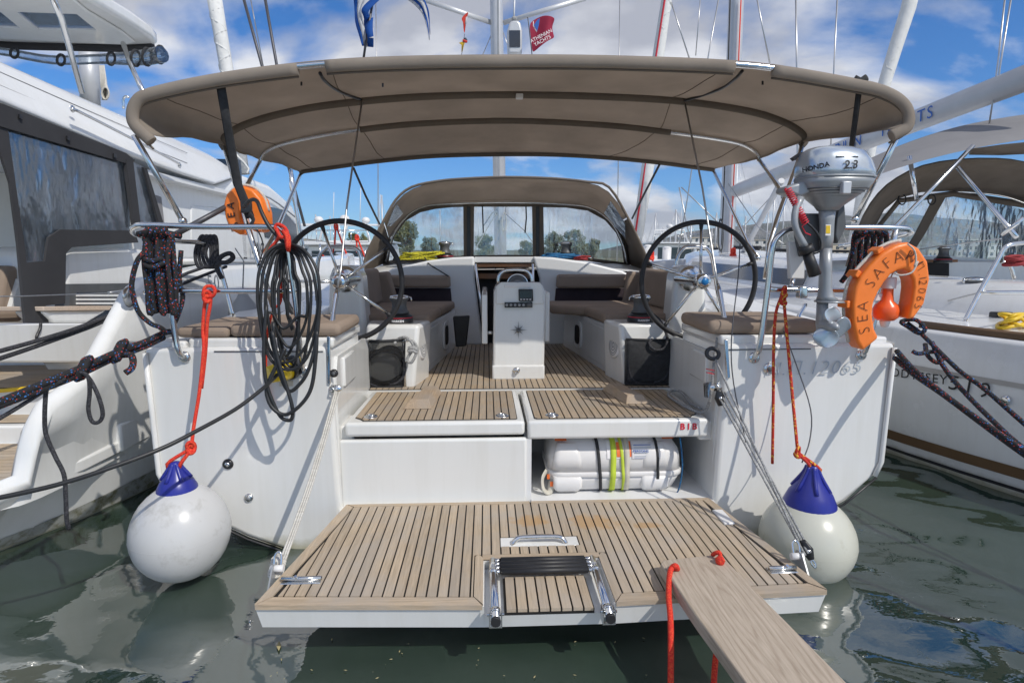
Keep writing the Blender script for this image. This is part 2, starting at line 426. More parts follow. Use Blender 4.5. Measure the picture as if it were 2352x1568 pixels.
LIME = M('lime_strap', (0.50, 0.62, 0.05), 0.7, var=0.1, vs=20, bump=0.4, bs=300, bd=0.001)
CREAM = M('cream_strap', (0.55, 0.52, 0.44), 0.8, var=0.1, vs=20)
SILVER = M('silver_paint', (0.50, 0.55, 0.60), 0.25, metal=0.55, var=0.04, vs=4, coat=0.5)
GREYP = M('grey_outboard_paint', (0.31, 0.325, 0.34), 0.38, metal=0.25, var=0.1, vs=8, coat=0.15)
GREYD = M('dark_grey_casting', (0.10, 0.105, 0.11), 0.5, metal=0.2, var=0.15, vs=14)
PRINTK = M('black_print', (0.012, 0.012, 0.014), 0.5)
PRINTG = M('grey_marker', (0.42, 0.47, 0.52), 0.6)
PRINTB = M('blue_print', (0.02, 0.11, 0.42), 0.5)
PRINTR = M('red_print', (0.60, 0.02, 0.04), 0.5)
PRINTW = M('white_print', (0.78, 0.76, 0.76), 0.6)
ORPRINT = M('orange_print', (0.80, 0.16, 0.03), 0.5)
SCREEN = M('dark_display_glass', (0.008, 0.011, 0.010), 0.12, var=0.2, vs=10, coat=0.5)
YELLOW = M('yellow_plug_plastic', (0.80, 0.56, 0.01), 0.35, var=0.05, vs=8)
WOOD = teak_mat('varnished_wood', (0.28, 0.13, 0.06), along='X')
BROWN = M('brown_stripe', (0.13, 0.075, 0.035), 0.5, var=0.1, vs=6)
BOARDW = teak_mat('pale_table_board', (0.60, 0.47, 0.36), along='X')
FILM = film_mat('clear_vinyl_window', gloss=0.1, wave=7, bs=0.35, haze=0.05)
FILMC = film_mat('clear_vinyl_curtain', (0.80, 0.84, 0.88), gloss=0.22, wave=4.5, bs=0.15, haze=0.055, stretch=(1, 1.3, 0.6))
TINT = M('tinted_glass', (0.015, 0.025, 0.045), 0.06, var=0.2, vs=2, coat=0.6)
NETB = M('black_net', (0.035, 0.035, 0.037), 0.8, var=0.25, vs=30, bump=0.5, bs=700, bd=0.001)
SAILW = M('white_sailcloth', (0.70, 0.70, 0.68), 0.75, var=0.06, vs=8, bump=0.4, bs=18, bd=0.02)
RUBG = M('grey_inflatable', (0.36, 0.37, 0.38), 0.55, var=0.05, vs=4)

# ================================================================ SETTING
# ---- water: one sheet, fine near the boats, stretching to the horizon
def axis(lo, hi, step, far, grow=1.28):
    a = []; x = lo
    while x < hi + 1e-6: a.append(x); x += step
    s = step; x = a[-1]
    while x < far: s *= grow; x += s; a.append(x)
    s = step; x = a[0]; b = []
    while x > -far: s *= grow; x -= s; b.append(x)
    return b[::-1] + a
WX = axis(-4.6, 4.8, 0.04, 14000); WYs = axis(0.5, 4.6, 0.035, 14000)
WYs = [y for y in WYs if y > -60]
def wave(x, y):
    fade = 1.0 / (1.0 + (max(0, abs(x) - 8) + max(0, y - 9)) * 0.25)
    h = 0
    p = Vector((x * 1.0 + 0.25 * y, y * 1.7, 0.0))
    h += 0.0165 * noise.noise(p * 1.5) + 0.0098 * noise.noise(p * 3.1 + Vector((5, 2, 1)))
    h += 0.0026 * noise.noise(p * 5.2 + Vector((9, 4, 2))) + 0.0012 * noise.noise(p * 8.5 + Vector((1, 7, 3)))
    return h * fade
mb = MB()
mb.grid([[Vector((x, y, wave(x, y) if abs(x) < 60 and y < 60 else 0)) for x in WX] for y in WYs])
mw, t, b = newmat('harbour_water')
vec = coordnode(t, (1, 1, 1))
cc = ramp(t, noiz(t, vec, 0.8, 4, 0.6), [(0.35, (0.020, 0.038, 0.028)), (0.65, (0.034, 0.058, 0.042))])
sp = ramp(t, noiz(t, vec, 75, 2, 0.5), [(0.77, (0,0,0)), (0.80, (1,1,1))])
cc = mixc(t, mth(t, 'MULTIPLY', sp, 0.5), cc, (0.16, 0.17, 0.13))
t.links.new(cc, b.inputs['Base Color'])
b.inputs['Roughness'].default_value = 0.015; b.inputs['IOR'].default_value = 2.1; b.inputs['Specular IOR Level'].default_value = 0.9
bumpn(t, b, noiz(t, coordnode(t, (1, 1.6, 1)), 9.0, 3, 0.5), 0.06, 0.02)
struct('water', mb, mw)

# ---- far shore and hills
land = MB()
def shore_y(x): return 150 + 25 * math.sin(x * 0.013) + 14 * math.sin(x * 0.041 + 1)
xs = [-2500 + 50 * i for i in range(121)]
land.grid([[Vector((x, shore_y(x) + dy, z + (0.5 * math.sin(x * 0.2 + dy) if dy > 20 else 0))) for x in xs] for dy, z in ((0, -0.5), (1.5, 0.9), (60, 1.6), (300, 4), (900, 14), (2600, 40))])
LANDM = M('dry_shore_ground', (0.17, 0.155, 0.11), 0.95, var=0.35, vs=0.03, dirt=(0.06, 0.085, 0.04), dthr=(0.45, 0.6))
struct('shore', land, LANDM)
hm, t, b = newmat('limestone_hill')
vec = coordnode(t, (1, 1, 2.0))
g = noiz(t, vec, 0.012, 10, 0.68); sc_ = noiz(t, vec, 0.0035, 5, 0.6)
cc = ramp(t, g, [(0.35, (0.085, 0.09, 0.065)), (0.5, (0.17, 0.16, 0.145)), (0.66, (0.33, 0.31, 0.28))])
cc = mixc(t, ramp(t, sc_, [(0.42, (0,0,0)), (0.6, (0.7,)*3)]), cc, (0.075, 0.088, 0.06))
t.links.new(cc, b.inputs['Base Color']); b.inputs['Roughness'].default_value = 0.95
bumpn(t, b, g, 1.0, 40)
def ridge(px):
    pts = [(700, 586), (1180, 585), (1400, 578), (1480, 562), (1560, 540), (1640, 527), (1700, 520), (1790, 512), (1860, 508), (1930, 502), (2040, 494), (2130, 500), (2250, 512), (2352, 520), (2700, 540), (3400, 575)]
    for (a, ya), (c, yc) in zip(pts, pts[1:]):
        if a <= px <= c: return ya + (yc - ya) * (px - a) / (c - a)
    return 586
rows = []
for k in range(26):
    tt = k / 25
    row = []
    for i in range(150):
        px = 700 + i * 18
        top = UY(px, ridge(px), 4600)
        z = 20 + (top.z - 20) * (math.sin(tt * math.pi / 2) ** 1.15)
        p = Vector((top.x * (0.62 + 0.38 * tt), 2850 + 1750 * tt, 0))
        z += (1 - tt) * tt * 4 * (34 * noise.fractal(Vector((p.x * 0.0035, p.y * 0.0022, 3)), 0.9, 2.1, 5))
        z += 5 * noise.fractal(Vector((p.x * 0.015, p.y * 0.01, 9)), 0.9, 2.0, 4)
        row.append(Vector((p.x, p.y, z)))
    rows.append(row)
for k in (1.0,):
    rows.append([Vector((p.x * 1.25, 5900, 0)) for p in rows[-1]])
hb = MB(); hb.grid(rows)
struct('hills', hb, hm)

# ================================================================ OWN YACHT
yacht = thing('sailing_yacht', (0, 2.68, 0), 'white sailing yacht moored stern-to in the centre, taupe bimini and open teak swim platform', 'yacht')
FZ = 0.63                                   # cockpit sole
# hull topsides as a loft (both sides), transom left open: separate parts close it
def hull_section(Y):
    t = (Y - 2.66) / 11.3
    hb_ = 1.79 * (1 + 0.22 * math.sin(min(1, t * 1.9) * math.pi / 2)) if t < 0.5 else 1.79 * 1.2 * max(0.02, (1 - ((t - 0.5) / 0.5) ** 2.1))
    top = 1.01 + 0.38 * t
    ch = 0.37 + 0.12 * t
    return hb_, top, ch
rows_l = []; YS = [2.66, 3.2, 4, 5, 6, 7, 8, 9, 10, 11, 12, 12.8, 13.5, 13.95]
for Y in YS:
    h, tp, ch = hull_section(Y)
    rows_l.append([Vector((x, Y, z)) for x, z in ((-h, tp), (-h * 0.999, (tp + ch) / 2), (-h * 0.994, ch), (-h * 0.90, ch - 0.17), (-h * 0.77, ch - 0.30), (-h * 0.62, ch - 0.41), (0, ch - 0.75))])
hl = MB(); hl.grid(rows_l, flip=False)
hl.grid([[Vector((-p.x, p.y, p.z)) for p in r] for r in rows_l], flip=True)
part('hull', hl, GEL, yacht)
# side decks ahead of the cockpit
dk = MB()
for s in (-1, 1):
    rows = []
    for Y in YS[1:]:
        h, tp, ch = hull_section(Y); inn = 1.52 if Y < 5.5 else 0.0
        rows.append([Vector((s * min(h, max(inn, 0) if inn else 0), Y, tp + 0.035)), Vector((s * h, Y, tp))])
    dk.grid(rows, smooth=False, flip=(s > 0))
part('side_deck', dk, GELM, yacht)
# transom quarters: solid boxes with rounded edges, aft face of the boat
def quarter(s):
    out = [(-1.79, 1.01), (-1.782, 0.40), (-1.75, 0.33), (-1.60, 0.195), (-1.38, 0.075), (-1.12, -0.03), (-0.92, -0.09), (-0.935, 0.55), (-0.945, 0.985), (-0.955, 1.01)]
    pl = [Vector((x * -s, 2.65, z)) for x, z in out]
    return MB().prism(pl, (0, 0.62, 0))
for s in (-1, 1):
    q = part('transom_quarter', quarter(s), GEL, yacht, bevel=0.022, seg=4)
# black waterline trim under each quarter
for s in (-1, 1):
    part('transom_trim', MB().tube([(s*1.755, 2.645, 0.325), (s*1.6, 2.645, 0.186), (s*1.38, 2.645, 0.066), (s*1.12, 2.645, -0.039), (s*0.93, 2.645, -0.095)], 0.006, 6), BLKM, yacht)
    # edge moulding on the outer corner
    part('corner_moulding', MB().tube([(s*1.778, 2.640, 0.99), (s*1.772, 2.640, 0.7), (s*1.768, 2.640, 0.41), (s*1.74, 2.640, 0.335)], 0.012, 8), GEL, yacht)
# helm seat bases on the quarters with locker lids
for s in (-1, 1):
    x0, x1 = sorted((s * 0.93, s * 1.60))
    part('helm_seat_base', MB().box((x0, 2.675, 1.0), (x1, 3.25, 1.050)), GEL, yacht, bevel=0.014, seg=3)
    x0, x1 = sorted((s * 1.62, s * 1.775))
    part('quarter_deck', MB().box((x0, 2.69, 1.0), (x1, 3.27, 1.035)), GELM, yacht, bevel=0.01)
# inboard side of the quarters: panel with locker door and moulded steps
for s in (-1, 1):
    x0, x1 = sorted((s * 0.90, s * 0.955))
    part('cockpit_side', MB().prism([(s*0.93, 2.70, 0.20), (s*0.93, 2.70, 0.86), (s*0.93, 2.74, 0.95), (s*0.93, 3.9, 0.95), (s*0.93, 3.9, 0.20)], (-s * 0.02 if False else s*0.02, 0, 0)), GEL, yacht)
    d = part('locker_door', MB().box((s*0.93 - 0.012, 2.82, 0.78), (s*0.93 + 0.012, 3.05, 0.93)), GEL, yacht, bevel=0.008)
    part('foot_step', MB().box(*[tuple(v) for v in zip(*[sorted(p) for p in ((s*0.87, s*0.94), (2.74, 2.95), (0.50, 0.60))])]), GEL, yacht, bevel=0.012)

# ---- swim platform
PZ = 0.24
plat_b = MB()
def trap(y): return 1.012 + (0.897 - 1.012) * (y - 1.835) / (2.635 - 1.835)
RX0, RX1, RY = -0.222, 0.232, 2.095        # ladder recess
def slab(poly, z0, z1, inset=0.015):
    n = len(poly); vs = []
    for z, k in ((z0, inset), (z1, 0)):
        for x, y in poly: vs.append(Vector((x * (1 - k), y + (k if y < 2.2 else 0), z)))
    mbx.add(vs, [list(range(n))[::-1], [n + i for i in range(n)]] + [[i, (i+1) % n, n + (i+1) % n, n + i] for i in range(n)])
mbx = MB()
slab([(-trap(1.835), 1.835), (RX0, 1.80), (RX0, RY), (-trap(RY), RY)], 0.145, 0.2325)
slab([(RX1, 1.80), (trap(1.835), 1.835), (trap(RY), RY), (RX1, RY)], 0.145, 0.2325)
slab([(-trap(RY), RY), (trap(RY), RY), (0.897, 2.635), (-0.897, 2.635)], 0.145, 0.2325)
slab([(RX0, 1.80), (RX1, 1.80), (RX1, RY), (RX0, RY)], 0.145, 0.2)
platform = part('swim_platform', mbx, GEL, yacht)

def clipx(poly, x, keep_right):
    o = []
    for i in range(len(poly)):
        a, c = poly[i], poly[(i+1) % len(poly)]
        ia = (a[0] >= x) == keep_right; ic = (c[0] >= x) == keep_right
        if ia: o.append(a)
        if ia != ic:
            tt = (x - a[0]) / (c[0] - a[0]); o.append((x, a[1] + tt * (c[1] - a[1])))
    return o
def clipy(poly, y, keep_up):
    r = clipx([(p[1], p[0]) for p in poly], y, keep_up)
    return [(p[1], p[0]) for p in r]
def deck_plank(poly, zt, m, parent, th=0.012):
    if len(poly) < 3: return
    A = abs(sum(poly[i][0]*poly[(i+1) % len(poly)][1] - poly[(i+1) % len(poly)][0]*poly[i][1] for i in range(len(poly)))) / 2
    if A < 2e-4: return
    dz = random.uniform(-0.0006, 0.0006)
    part('teak_plank', MB().prism([(x, y, zt + dz) for x, y in poly], (0, 0, -th)), m, parent)
def plank_field(poly, x0, x1, pitch, gap, zt, m, parent, cuts=()):
    x = x0
    while x < x1 - 1e-4:
        p = clipx(clipx(poly, x + gap/2, True), x + pitch - gap/2, False)
        segs = [p]
        for (cx0, cx1, cy0, cy1) in cuts:
            if x + pitch > cx0 + 0.004 and x < cx1 - 0.004:
                n = []
                for q in segs:
                    if len(q) >= 3:
                        n += [k for k in (clipx(q, cx0, False), clipx(q, cx1, True)) if len(k) >= 3]
                        q = clipx(clipx(q, cx0, True), cx1, False)
                    if len(q) >= 3:
                        lo = clipy(q, cy0, False); hi = clipy(q, cy1, True)
                        n += [k for k in (lo, hi) if len(k) >= 3]
                segs = n
        for q in segs: deck_plank(q, zt, m, parent)
        x += pitch
g = 0.0065
BW = 0.043
RB = 0.036
inner = [(-trap(1.84+BW) + BW + 0.012, 1.835 + BW + 0.006), (RX0 - RB, 1.800 + BW + 0.006), (RX1 + RB, 1.800 + BW + 0.006), (trap(1.84+BW) - BW - 0.012, 1.835 + BW + 0.006), (0.897 - BW - 0.006, 2.635 - 0.03), (-0.897 + BW + 0.006, 2.635 - 0.03)]
caulk = MB(); caulk.prism([(-trap(1.84)+0.008, 1.843, 0.2355), (RX0-0.006, 1.81, 0.2355), (RX0-0.006, RY+0.006, 0.2355), (RX1+0.006, RY+0.006, 0.2355), (RX1+0.006, 1.81, 0.2355), (trap(1.84)-0.008, 1.843, 0.2355), (0.888, 2.63, 0.2355), (-0.888, 2.63, 0.2355)], (0, 0, -0.006))
part('deck_caulking', caulk, CAULK, platform)
RB = 0.036                                  # recess border width
cuts = [(RX0 - RB - 0.004, RX1 + RB + 0.004, 1.7, RY + RB + 0.004), (-0.159, 0.177, 2.195, 2.279), (0.846, 0.93, 2.344, 2.493)]
plank_field(inner, -26 * 0.0388, 26 * 0.0388, 0.0388, g, PZ, TEAKP, platform, cuts)
# planks in the ladder recess
rec = [(RX0 + 0.075, 1.797), (RX1 - 0.075, 1.797), (RX1 - 0.075, 2.0), (RX0 + 0.075, 2.0)]
part('recess_liner', MB().box((RX0 + 0.07, 1.80, 0.198), (RX1 - 0.07, 2.0, 0.216)), CAULK, platform)
plank_field(rec, RX0 + 0.075, RX1 - 0.075, 0.0387, g, 0.2225, TEAKP, platform)
# border planks, mitred
def border(poly, m=TEAKX): deck_plank(poly, PZ + 0.0012, m, platform, 0.018)
tf = trap(1.835)
border([(-tf + 0.003, 1.830), (RX0 - 0.006, 1.795), (RX0 - RB, 1.800 + BW), (-trap(1.83+BW) + BW, 1.833 + BW)])
border([(RX1 + 0.006, 1.795), (tf - 0.003, 1.830), (trap(1.83+BW) - BW, 1.833 + BW), (RX1 + RB, 1.800 + BW)])
border([(-tf, 1.836), (-trap(1.835+BW) + BW - 0.005, 1.838 + BW), (-0.897 + BW, 2.60), (-0.897 + 0.006, 2.63)], TEAKP)
border([(tf, 1.836), (0.897 - 0.006, 2.63), (0.897 - BW, 2.60), (trap(1.835+BW) - BW + 0.005, 1.838 + BW)], TEAKP)
border([(-0.888, 2.632), (-0.897 + BW + 0.004, 2.606), (-0.004, 2.606), (-0.004, 2.632)])
border([(0.004, 2.632), (0.004, 2.606), (0.897 - BW - 0.004, 2.606), (0.888, 2.632)])
border([(RX0 - RB, 1.806 + BW), (RX0 - 0.004, 1.803), (RX0 - 0.004, RY + 0.004), (RX0 - 0.012, RY + RB - 0.01), (RX0 - RB + 0.012, RY + RB), (RX0 - RB, RY + RB - 0.012)], TEAKP)
border([(RX1 + RB, 1.806 + BW), (RX1 + RB, RY + RB - 0.012), (RX1 + RB - 0.012, RY + RB), (RX1 + 0.012, RY + RB - 0.01), (RX1 + 0.004, RY + 0.004), (RX1 + 0.004, 1.803)], TEAKP)
border([(RX0 - 0.008, RY + 0.006), (RX1 + 0.008, RY + 0.006), (RX1 + 0.008, RY + RB), (RX0 - 0.008, RY + RB)])
# hand hold pocket
pk = part('grab_pocket', MB().box((-0.155, 2.199, 0.2325), (0.173, 2.275, 0.2375)), GEL, platform, bevel=0.002)
part('grab_handle', MB().tube([(-0.105, 2.215, 0.236), (-0.09, 2.222, 0.256), (-0.06, 2.228, 0.262), (0.075, 2.228, 0.262), (0.105, 2.222, 0.256), (0.12, 2.215, 0.236)], 0.010, 10, sub=4), STEEL, platform)
part('socket_lid', MB().box((0.851, 2.348, 0.232), (0.902, 2.489, 0.247)), WHITEP, platform, bevel=0.006, seg=3)
# ladder: two telescopic tubes, four black rungs
lad = thing('boarding_ladder', (0, 1.9, 0.2), 'stainless telescopic boarding ladder with black rungs folded into the swim platform', 'ladder')
for s, xa, xb in ((-1, -0.189, -0.183), (1, 0.203, 0.199)):
    rail = part('ladder_rail', MB().tube([(xa, 2.082, 0.243), (xa, 2.03, 0.243), (xb, 1.722, 0.236)], 0.0145, 16), STEEL, lad)
    part('rail_collar', MB().tube([(xb + (xa-xb)*0.95, 2.005, 0.2445), (xb + (xa-xb)*0.9, 1.985, 0.244)], 0.017, 16), STEEL, rail)
    part('rail_collar', MB().tube([(xb, 1.77, 0.238), (xb, 1.75, 0.2375)], 0.017, 16), STEEL, rail)
    part('rubber_foot', MB().tube([(xb, 1.719, 0.236), (xb, 1.706, 0.2355)], 0.0165, 16), BLACK, rail)
    part('pivot_bracket', MB().box((xb - 0.022, 1.73, 0.20), (xb - 0.018, 1.77, 0.256)).box((xb - 0.020, 1.733, 0.198), (xb + 0.020, 1.767, 0.204)).box((xb + 0.018, 1.73, 0.20), (xb + 0.022, 1.77, 0.256)), STEEL, rail)
    part('pivot_bolt', MB().tube([(xb - 0.028, 1.745, 0.240), (xb + 0.028, 1.745, 0.240)], 0.005, 8), STEEL, rail)
for k in range(4):
    y = 2.075 - k * 0.0265
    rg = part('ladder_rung', MB().tube([(-0.158, y, 0.246), (0.172, y, 0.246)], 0.0128, 12), BLACK, lad)
    part('rung_end', MB().tube([(-0.19, y, 0.246), (-0.157, y, 0.246)], 0.009, 10).tube([(0.171, y, 0.246), (0.204, y, 0.246)], 0.009, 10), STEEL, rg)
# door bolts and lifting eyes on the platform corners
for s, x0, x1, y0 in ((-1, -0.968, -0.823, 1.972), (1, 0.968, 0.862, 1.965)):
    b0 = part('slide_bolt', MB().box((min(x0, x1), y0 - 0.021, 0.238), (max(x0, x1), y0 + 0.021, 0.2445)), STEEL, platform, bevel=0.002)
    part('bolt_bar', MB().tube([(x0, y0, 0.252), (x1, y0, 0.252)], 0.0085, 10), STEEL, b0)
    part('bolt_knob', MB().tube([((x0*0.62+x1*0.38), y0, 0.252), ((x0*0.62+x1*0.38), y0 - 0.012, 0.268)], 0.005, 8), STEEL, b0)
    e = part('lifting_eye', MB().prism([(s*trap(1.9)+s*0.002, 1.94, 0.225), (s*trap(1.9)+s*0.002, 2.06, 0.225), (s*trap(1.9)+s*0.002, 2.035, 0.285), (s*trap(1.9)+s*0.002, 1.995, 0.29)], (s*0.006, 0, 0)), GREYP, platform)
    part('roller', MB().tube([(s*0.972, 2.01, 0.272), (s*1.02, 2.01, 0.272)], 0.013, 12), WHITEP, e)
    part('shackle', MB().tube([(s*0.985, 2.012, 0.268), (s*0.985, 2.03, 0.31), (s*0.995, 2.035, 0.325), (s*1.01, 2.03, 0.31), (s*1.01, 2.012, 0.268)], 0.0045, 8, sub=3), STEEL, e)

# ---- lockers under the cockpit sole
part('locker_front', MB().box((-0.933, 2.70, 0.17), (-0.012, 2.735, 0.538)), GEL, yacht, bevel=0.012, seg=3)
part('locker_inner_wall', MB().box((-0.02, 2.71, 0.17), (0.012, 3.42, 0.53)), GELM, yacht)
part('locker_floor', MB().box((0.012, 2.64, 0.10), (0.93, 3.42, 0.215)), GELM, yacht)
part('locker_back', MB().box((-0.93, 3.40, 0.10), (0.95, 3.43, 0.57)), GELM, yacht)
part('stern_sill', MB().box((-0.93, 2.64, 0.08), (0.012, 2.70, 0.2)), GEL, yacht)
for nm, x0, x1, z0 in (('l', -0.905, -0.022, 0.552), ('r', -0.008, 0.905, 0.528)):
    lid = part('locker_lid', MB().prism([(x0, 2.715, z0), (x1, 2.715, z0), (x1 - (0.012 if x1 > 0 else 0), 2.70, 0.60), (x1, 2.72, 0.625), (x0, 2.72, 0.625), (x0 + (0.012 if x0 < -.1 else 0), 2.70, 0.60)], (0, 0.655, 0)) if False else MB().box((x0, 2.705, z0), (x1, 3.375, 0.624)), GEL, yacht, bevel=0.016, seg=3)
    px0, px1 = x0 + 0.035, x1 - 0.035
    poly = [(px0, 2.79), (px0 + 0.03, 2.765), (px0 + 0.05, 2.735), (px1 - 0.012, 2.735), (px1, 2.747), (px1, 3.34), (px0, 3.34)] if x0 < -0.1 else [(px0 + 0.012, 2.735), (px1 - 0.05, 2.735), (px1 - 0.03, 2.765), (px1, 2.79), (px1, 3.34), (px0, 3.34), (px0, 2.747)]
    part('deck_caulking', MB().prism([(x, y, 0.6265) for x, y in poly], (0, 0, -0.004)), CAULK, lid)
    inn = [(x + (0.004 if x < (px0+px1)/2 else -0.004), y + (0.004 if y < 3 else -0.004)) for x, y in poly]
    n = round((px1 - px0) / 0.039)
    plank_field(inn, px0, px1, (px1 - px0) / n, g, 0.6305, TEAK, lid)
    for lx, ly in (((px0 + 0.075, 2.80), (px1 - 0.075, 2.785)) if x0 < -0.1 else ((px0 + 0.095, 2.785),)):
        lt = part('lid_latch', MB().lathe([(0, 0.0055), (0.024, 0.0055), (0.034, 0.003), (0.035, 0.0)], (lx, ly, 0.6305), n=20), STEEL, lid)
        part('latch_ring', MB().tube([(lx + 0.02 * math.cos(a * math.pi / 6), ly + 0.014 * math.sin(a * math.pi / 6), 0.638) for a in range(12)], 0.0028, 6, closed=True), STEEL, lt)
for pts in ([(492, 807, 2.6485), (742, 807, 2.6485)], [(1668, 803, 2.6485), (1862, 801, 2.6485)]):
    part('lid_seam', MB().tube(PP(pts), 0.0028, 6), GREYD, yacht)
letters('B I B', 0.045, (0.80, 2.7025, 0.585), (1, 0, 0), (0, 0, 1), PRINTR, yacht, bold=0.001)

# ---- cockpit sole
sole = part('cockpit_sole', MB().box((-0.95, 3.385, 0.56), (0.95, 5.3, 0.624)), GEL, yacht)
part('deck_caulking', MB().prism([(-0.93, 3.405, 0.6265), (0.93, 3.405, 0.6265), (0.93, 5.28, 0.6265), (-0.93, 5.28, 0.6265)], (0, 0, -0.004)), CAULK, sole)
plank_field([(-0.926, 3.41), (0.926, 3.41), (0.926, 5.27), (-0.926, 5.27)], -0.926, 0.926, 1.852 / 48, g, 0.6305, TEAK, sole)

# ================================================================ COCKPIT
def lerp(a, b, t): return a + (b - a) * t
for s in (-1, 1):
    # winch plinth
    q = [(s*0.985, 3.50), (s*0.665, 3.47), (s*0.60, 3.80), (s*1.0, 3.80)]
    tp = [(s*0.955, 3.53), (s*0.625, 3.50), (s*0.58, 3.80), (s*1.0, 3.80)]
    pb = MB(); n = 4
    vs = [Vector((x, y, 0.60)) for x, y in q] + [Vector((x, y, 1.012)) for x, y in tp]
    fs = [[0,1,2,3], [7,6,5,4]] + [[i+4, (i+1) % 4 + 4, (i+1) % 4, i] for i in range(4)]
    pb.add(vs, fs if s < 0 else [f[::-1] for f in fs])
    pl = part('winch_plinth', pb, GEL, yacht, bevel=0.025, seg=3)
    # loudspeaker on the inboard face
    sp_ = MB().lathe([(0, 0.012), (0.045, 0.012), (0.075, 0.010), (0.085, 0.004), (0.085, 0)], (0, 0, 0), n=28)
    o = sub('loudspeaker', sp_, WHITEP, pl)
    nrm = Vector((-s, -0.18, 0.10)).normalized()
    o.location = Vector((s*0.628, 3.62, 0.86)); o.rotation_euler = nrm.to_track_quat('Z', 'Y').to_euler()
    sub('speaker_grille', MB().lathe([(0.012, 0.0135), (0.02, 0.0135)], n=20).lathe([(0.032, 0.0135), (0.038, 0.0135)], n=20).lathe([(0.05, 0.0128), (0.056, 0.0125)], n=24).lathe([(0.064, 0.0122), (0.069, 0.0118)], n=24), GREYP, o)
    # settee base
    sb = MB()
    q = [(s*0.64, 3.74), (s*0.49, 5.12), (s*1.5, 5.12), (s*1.5, 3.74)]
    sb.prism([(x, y, 0.60) for x, y in q], (0, 0, 0.365))
    st = part('settee_base', sb, GEL, yacht, bevel=0.015, seg=3)
    # oval locker opening with dark inside
    d0 = Vector((s*0.64, 3.74, 0)); d1 = Vector((s*0.49, 5.12, 0)); dd = (d1 - d0).normalized(); nn = Vector((-s, 0, 0))
    pts = []
    for a in range(16):
        ca, sa = math.cos(a * math.pi / 8), math.sin(a * math.pi / 8)
        ca = math.copysign(abs(ca) ** 0.6, ca); sa = math.copysign(abs(sa) ** 0.6, sa)
        pts.append(d0.lerp(d1, 0.62) + dd * (0.11 * ca) + Vector((0, 0, 0.80 + 0.115 * sa)))
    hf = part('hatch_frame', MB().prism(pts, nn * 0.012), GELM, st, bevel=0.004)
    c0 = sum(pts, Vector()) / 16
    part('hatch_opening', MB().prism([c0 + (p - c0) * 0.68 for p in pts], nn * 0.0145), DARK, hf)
    dpl = [d0.lerp(d1, 0.08), d0.lerp(d1, 0.40)]
    part('locker_door', MB().prism([dpl[0] + Vector((0, 0, 0.67)), dpl[1] + Vector((0, 0, 0.67)), dpl[1] + Vector((0, 0, 0.93)), dpl[0] + Vector((0, 0, 0.93))], nn * 0.008), GEL, st, bevel=0.003)
    # coaming behind the settee
    cm = MB()
    rows = []
    for Y, top in ((3.3, 1.06), (3.9, 1.10), (4.5, 1.17), (5.25, 1.27)):
        rows.append([Vector((s*1.22, Y, 0.95)), Vector((s*1.24, Y, top - 0.02)), Vector((s*1.27, Y, top)), Vector((s*1.50, Y, top)), Vector((s*1.56, Y, top - 0.03)), Vector((s*1.62, Y, 1.0))])
    cm.grid(rows, smooth=False, flip=(s < 0)); cm.add(rows[0], [list(range(6))])
    part('coaming', cm, GEL, yacht)
# cabin bulkhead and companionway
bl = [(1090, 589), (1090, 640), (1110, 792), (1040, 792), (860, 792), (838, 662), (900, 617), (985, 598), (1040, 591)]
br = [(1224, 589), (1270, 591), (1350, 602), (1430, 622), (1510, 662), (1480, 792), (1240, 792), (1240, 640)]
part('cabin_bulkhead', plateY(bl, 5.2, 0.08), GELM, yacht, bevel=0.02, seg=3)
part('cabin_bulkhead', plateY(br, 5.2, 0.08), GELM, yacht, bevel=0.02, seg=3)
for s, pxs in ((-1, [(888, 662), (1035, 662), (1038, 696), (882, 696)]), (1, [(1277, 662), (1440, 662), (1440, 696), (1274, 696)])):
    part('recess_shade_plate', plateY(pxs, 5.188, 0.02), M('recess_shade_tone', (0.045, 0.032, 0.04), 0.9, var=0.2, vs=8), yacht)  # flat dark plate; the shade of the recess is put into its colour
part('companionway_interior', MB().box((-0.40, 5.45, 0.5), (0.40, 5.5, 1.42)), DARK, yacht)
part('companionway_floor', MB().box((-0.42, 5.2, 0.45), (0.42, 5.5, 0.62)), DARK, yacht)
part('washboard', plateY([(1094, 628), (1222, 628), (1222, 640), (1095, 640)], 5.30, 0.03), WOOD, yacht)
part('companion_step', plateY([(1096, 606), (1220, 606), (1220, 613), (1096, 613)], 5.28, 0.1), WOOD, yacht)
part('sliding_hatch', plateY([(1090, 590), (1226, 590), (1226, 603), (1090, 603)], 5.24, 0.9), GELM, yacht, bevel=0.006)
for px0, px1 in ((1092, 1117), (1224, 1232)):
    part('companionway_trim', MB().tube(PP([(px0, 606, 5.19), (px1 - 2 if px0 < 1100 else px1 - 6, 780, 5.19)]), 0.012, 8), STEEL, yacht)
part('hatch_handle', MB().tube(PP([(1138, 616, 5.27), (1138, 622, 5.25), (1160, 622, 5.25), (1160, 616, 5.27)]), 0.008, 8), BLKM, yacht)
# cabin top
ct = MB(); rows = []
for Y, hw, zt in ((5.22, 1.42, 1.30), (6.0, 1.45, 1.36), (7.5, 1.4, 1.42), (9, 1.25, 1.40), (10.4, 0.95, 1.34), (11.2, 0.6, 1.25)):
    rows.append([Vector((x, Y, z)) for x, z in ((-hw - 0.12, 1.05), (-hw, zt - 0.03), (-hw * 0.8, zt), (0, zt + 0.02), (hw * 0.8, zt), (hw, zt - 0.03), (hw + 0.12, 1.05))])
ct.grid(rows); part('cabin_top', ct, GELM, yacht)

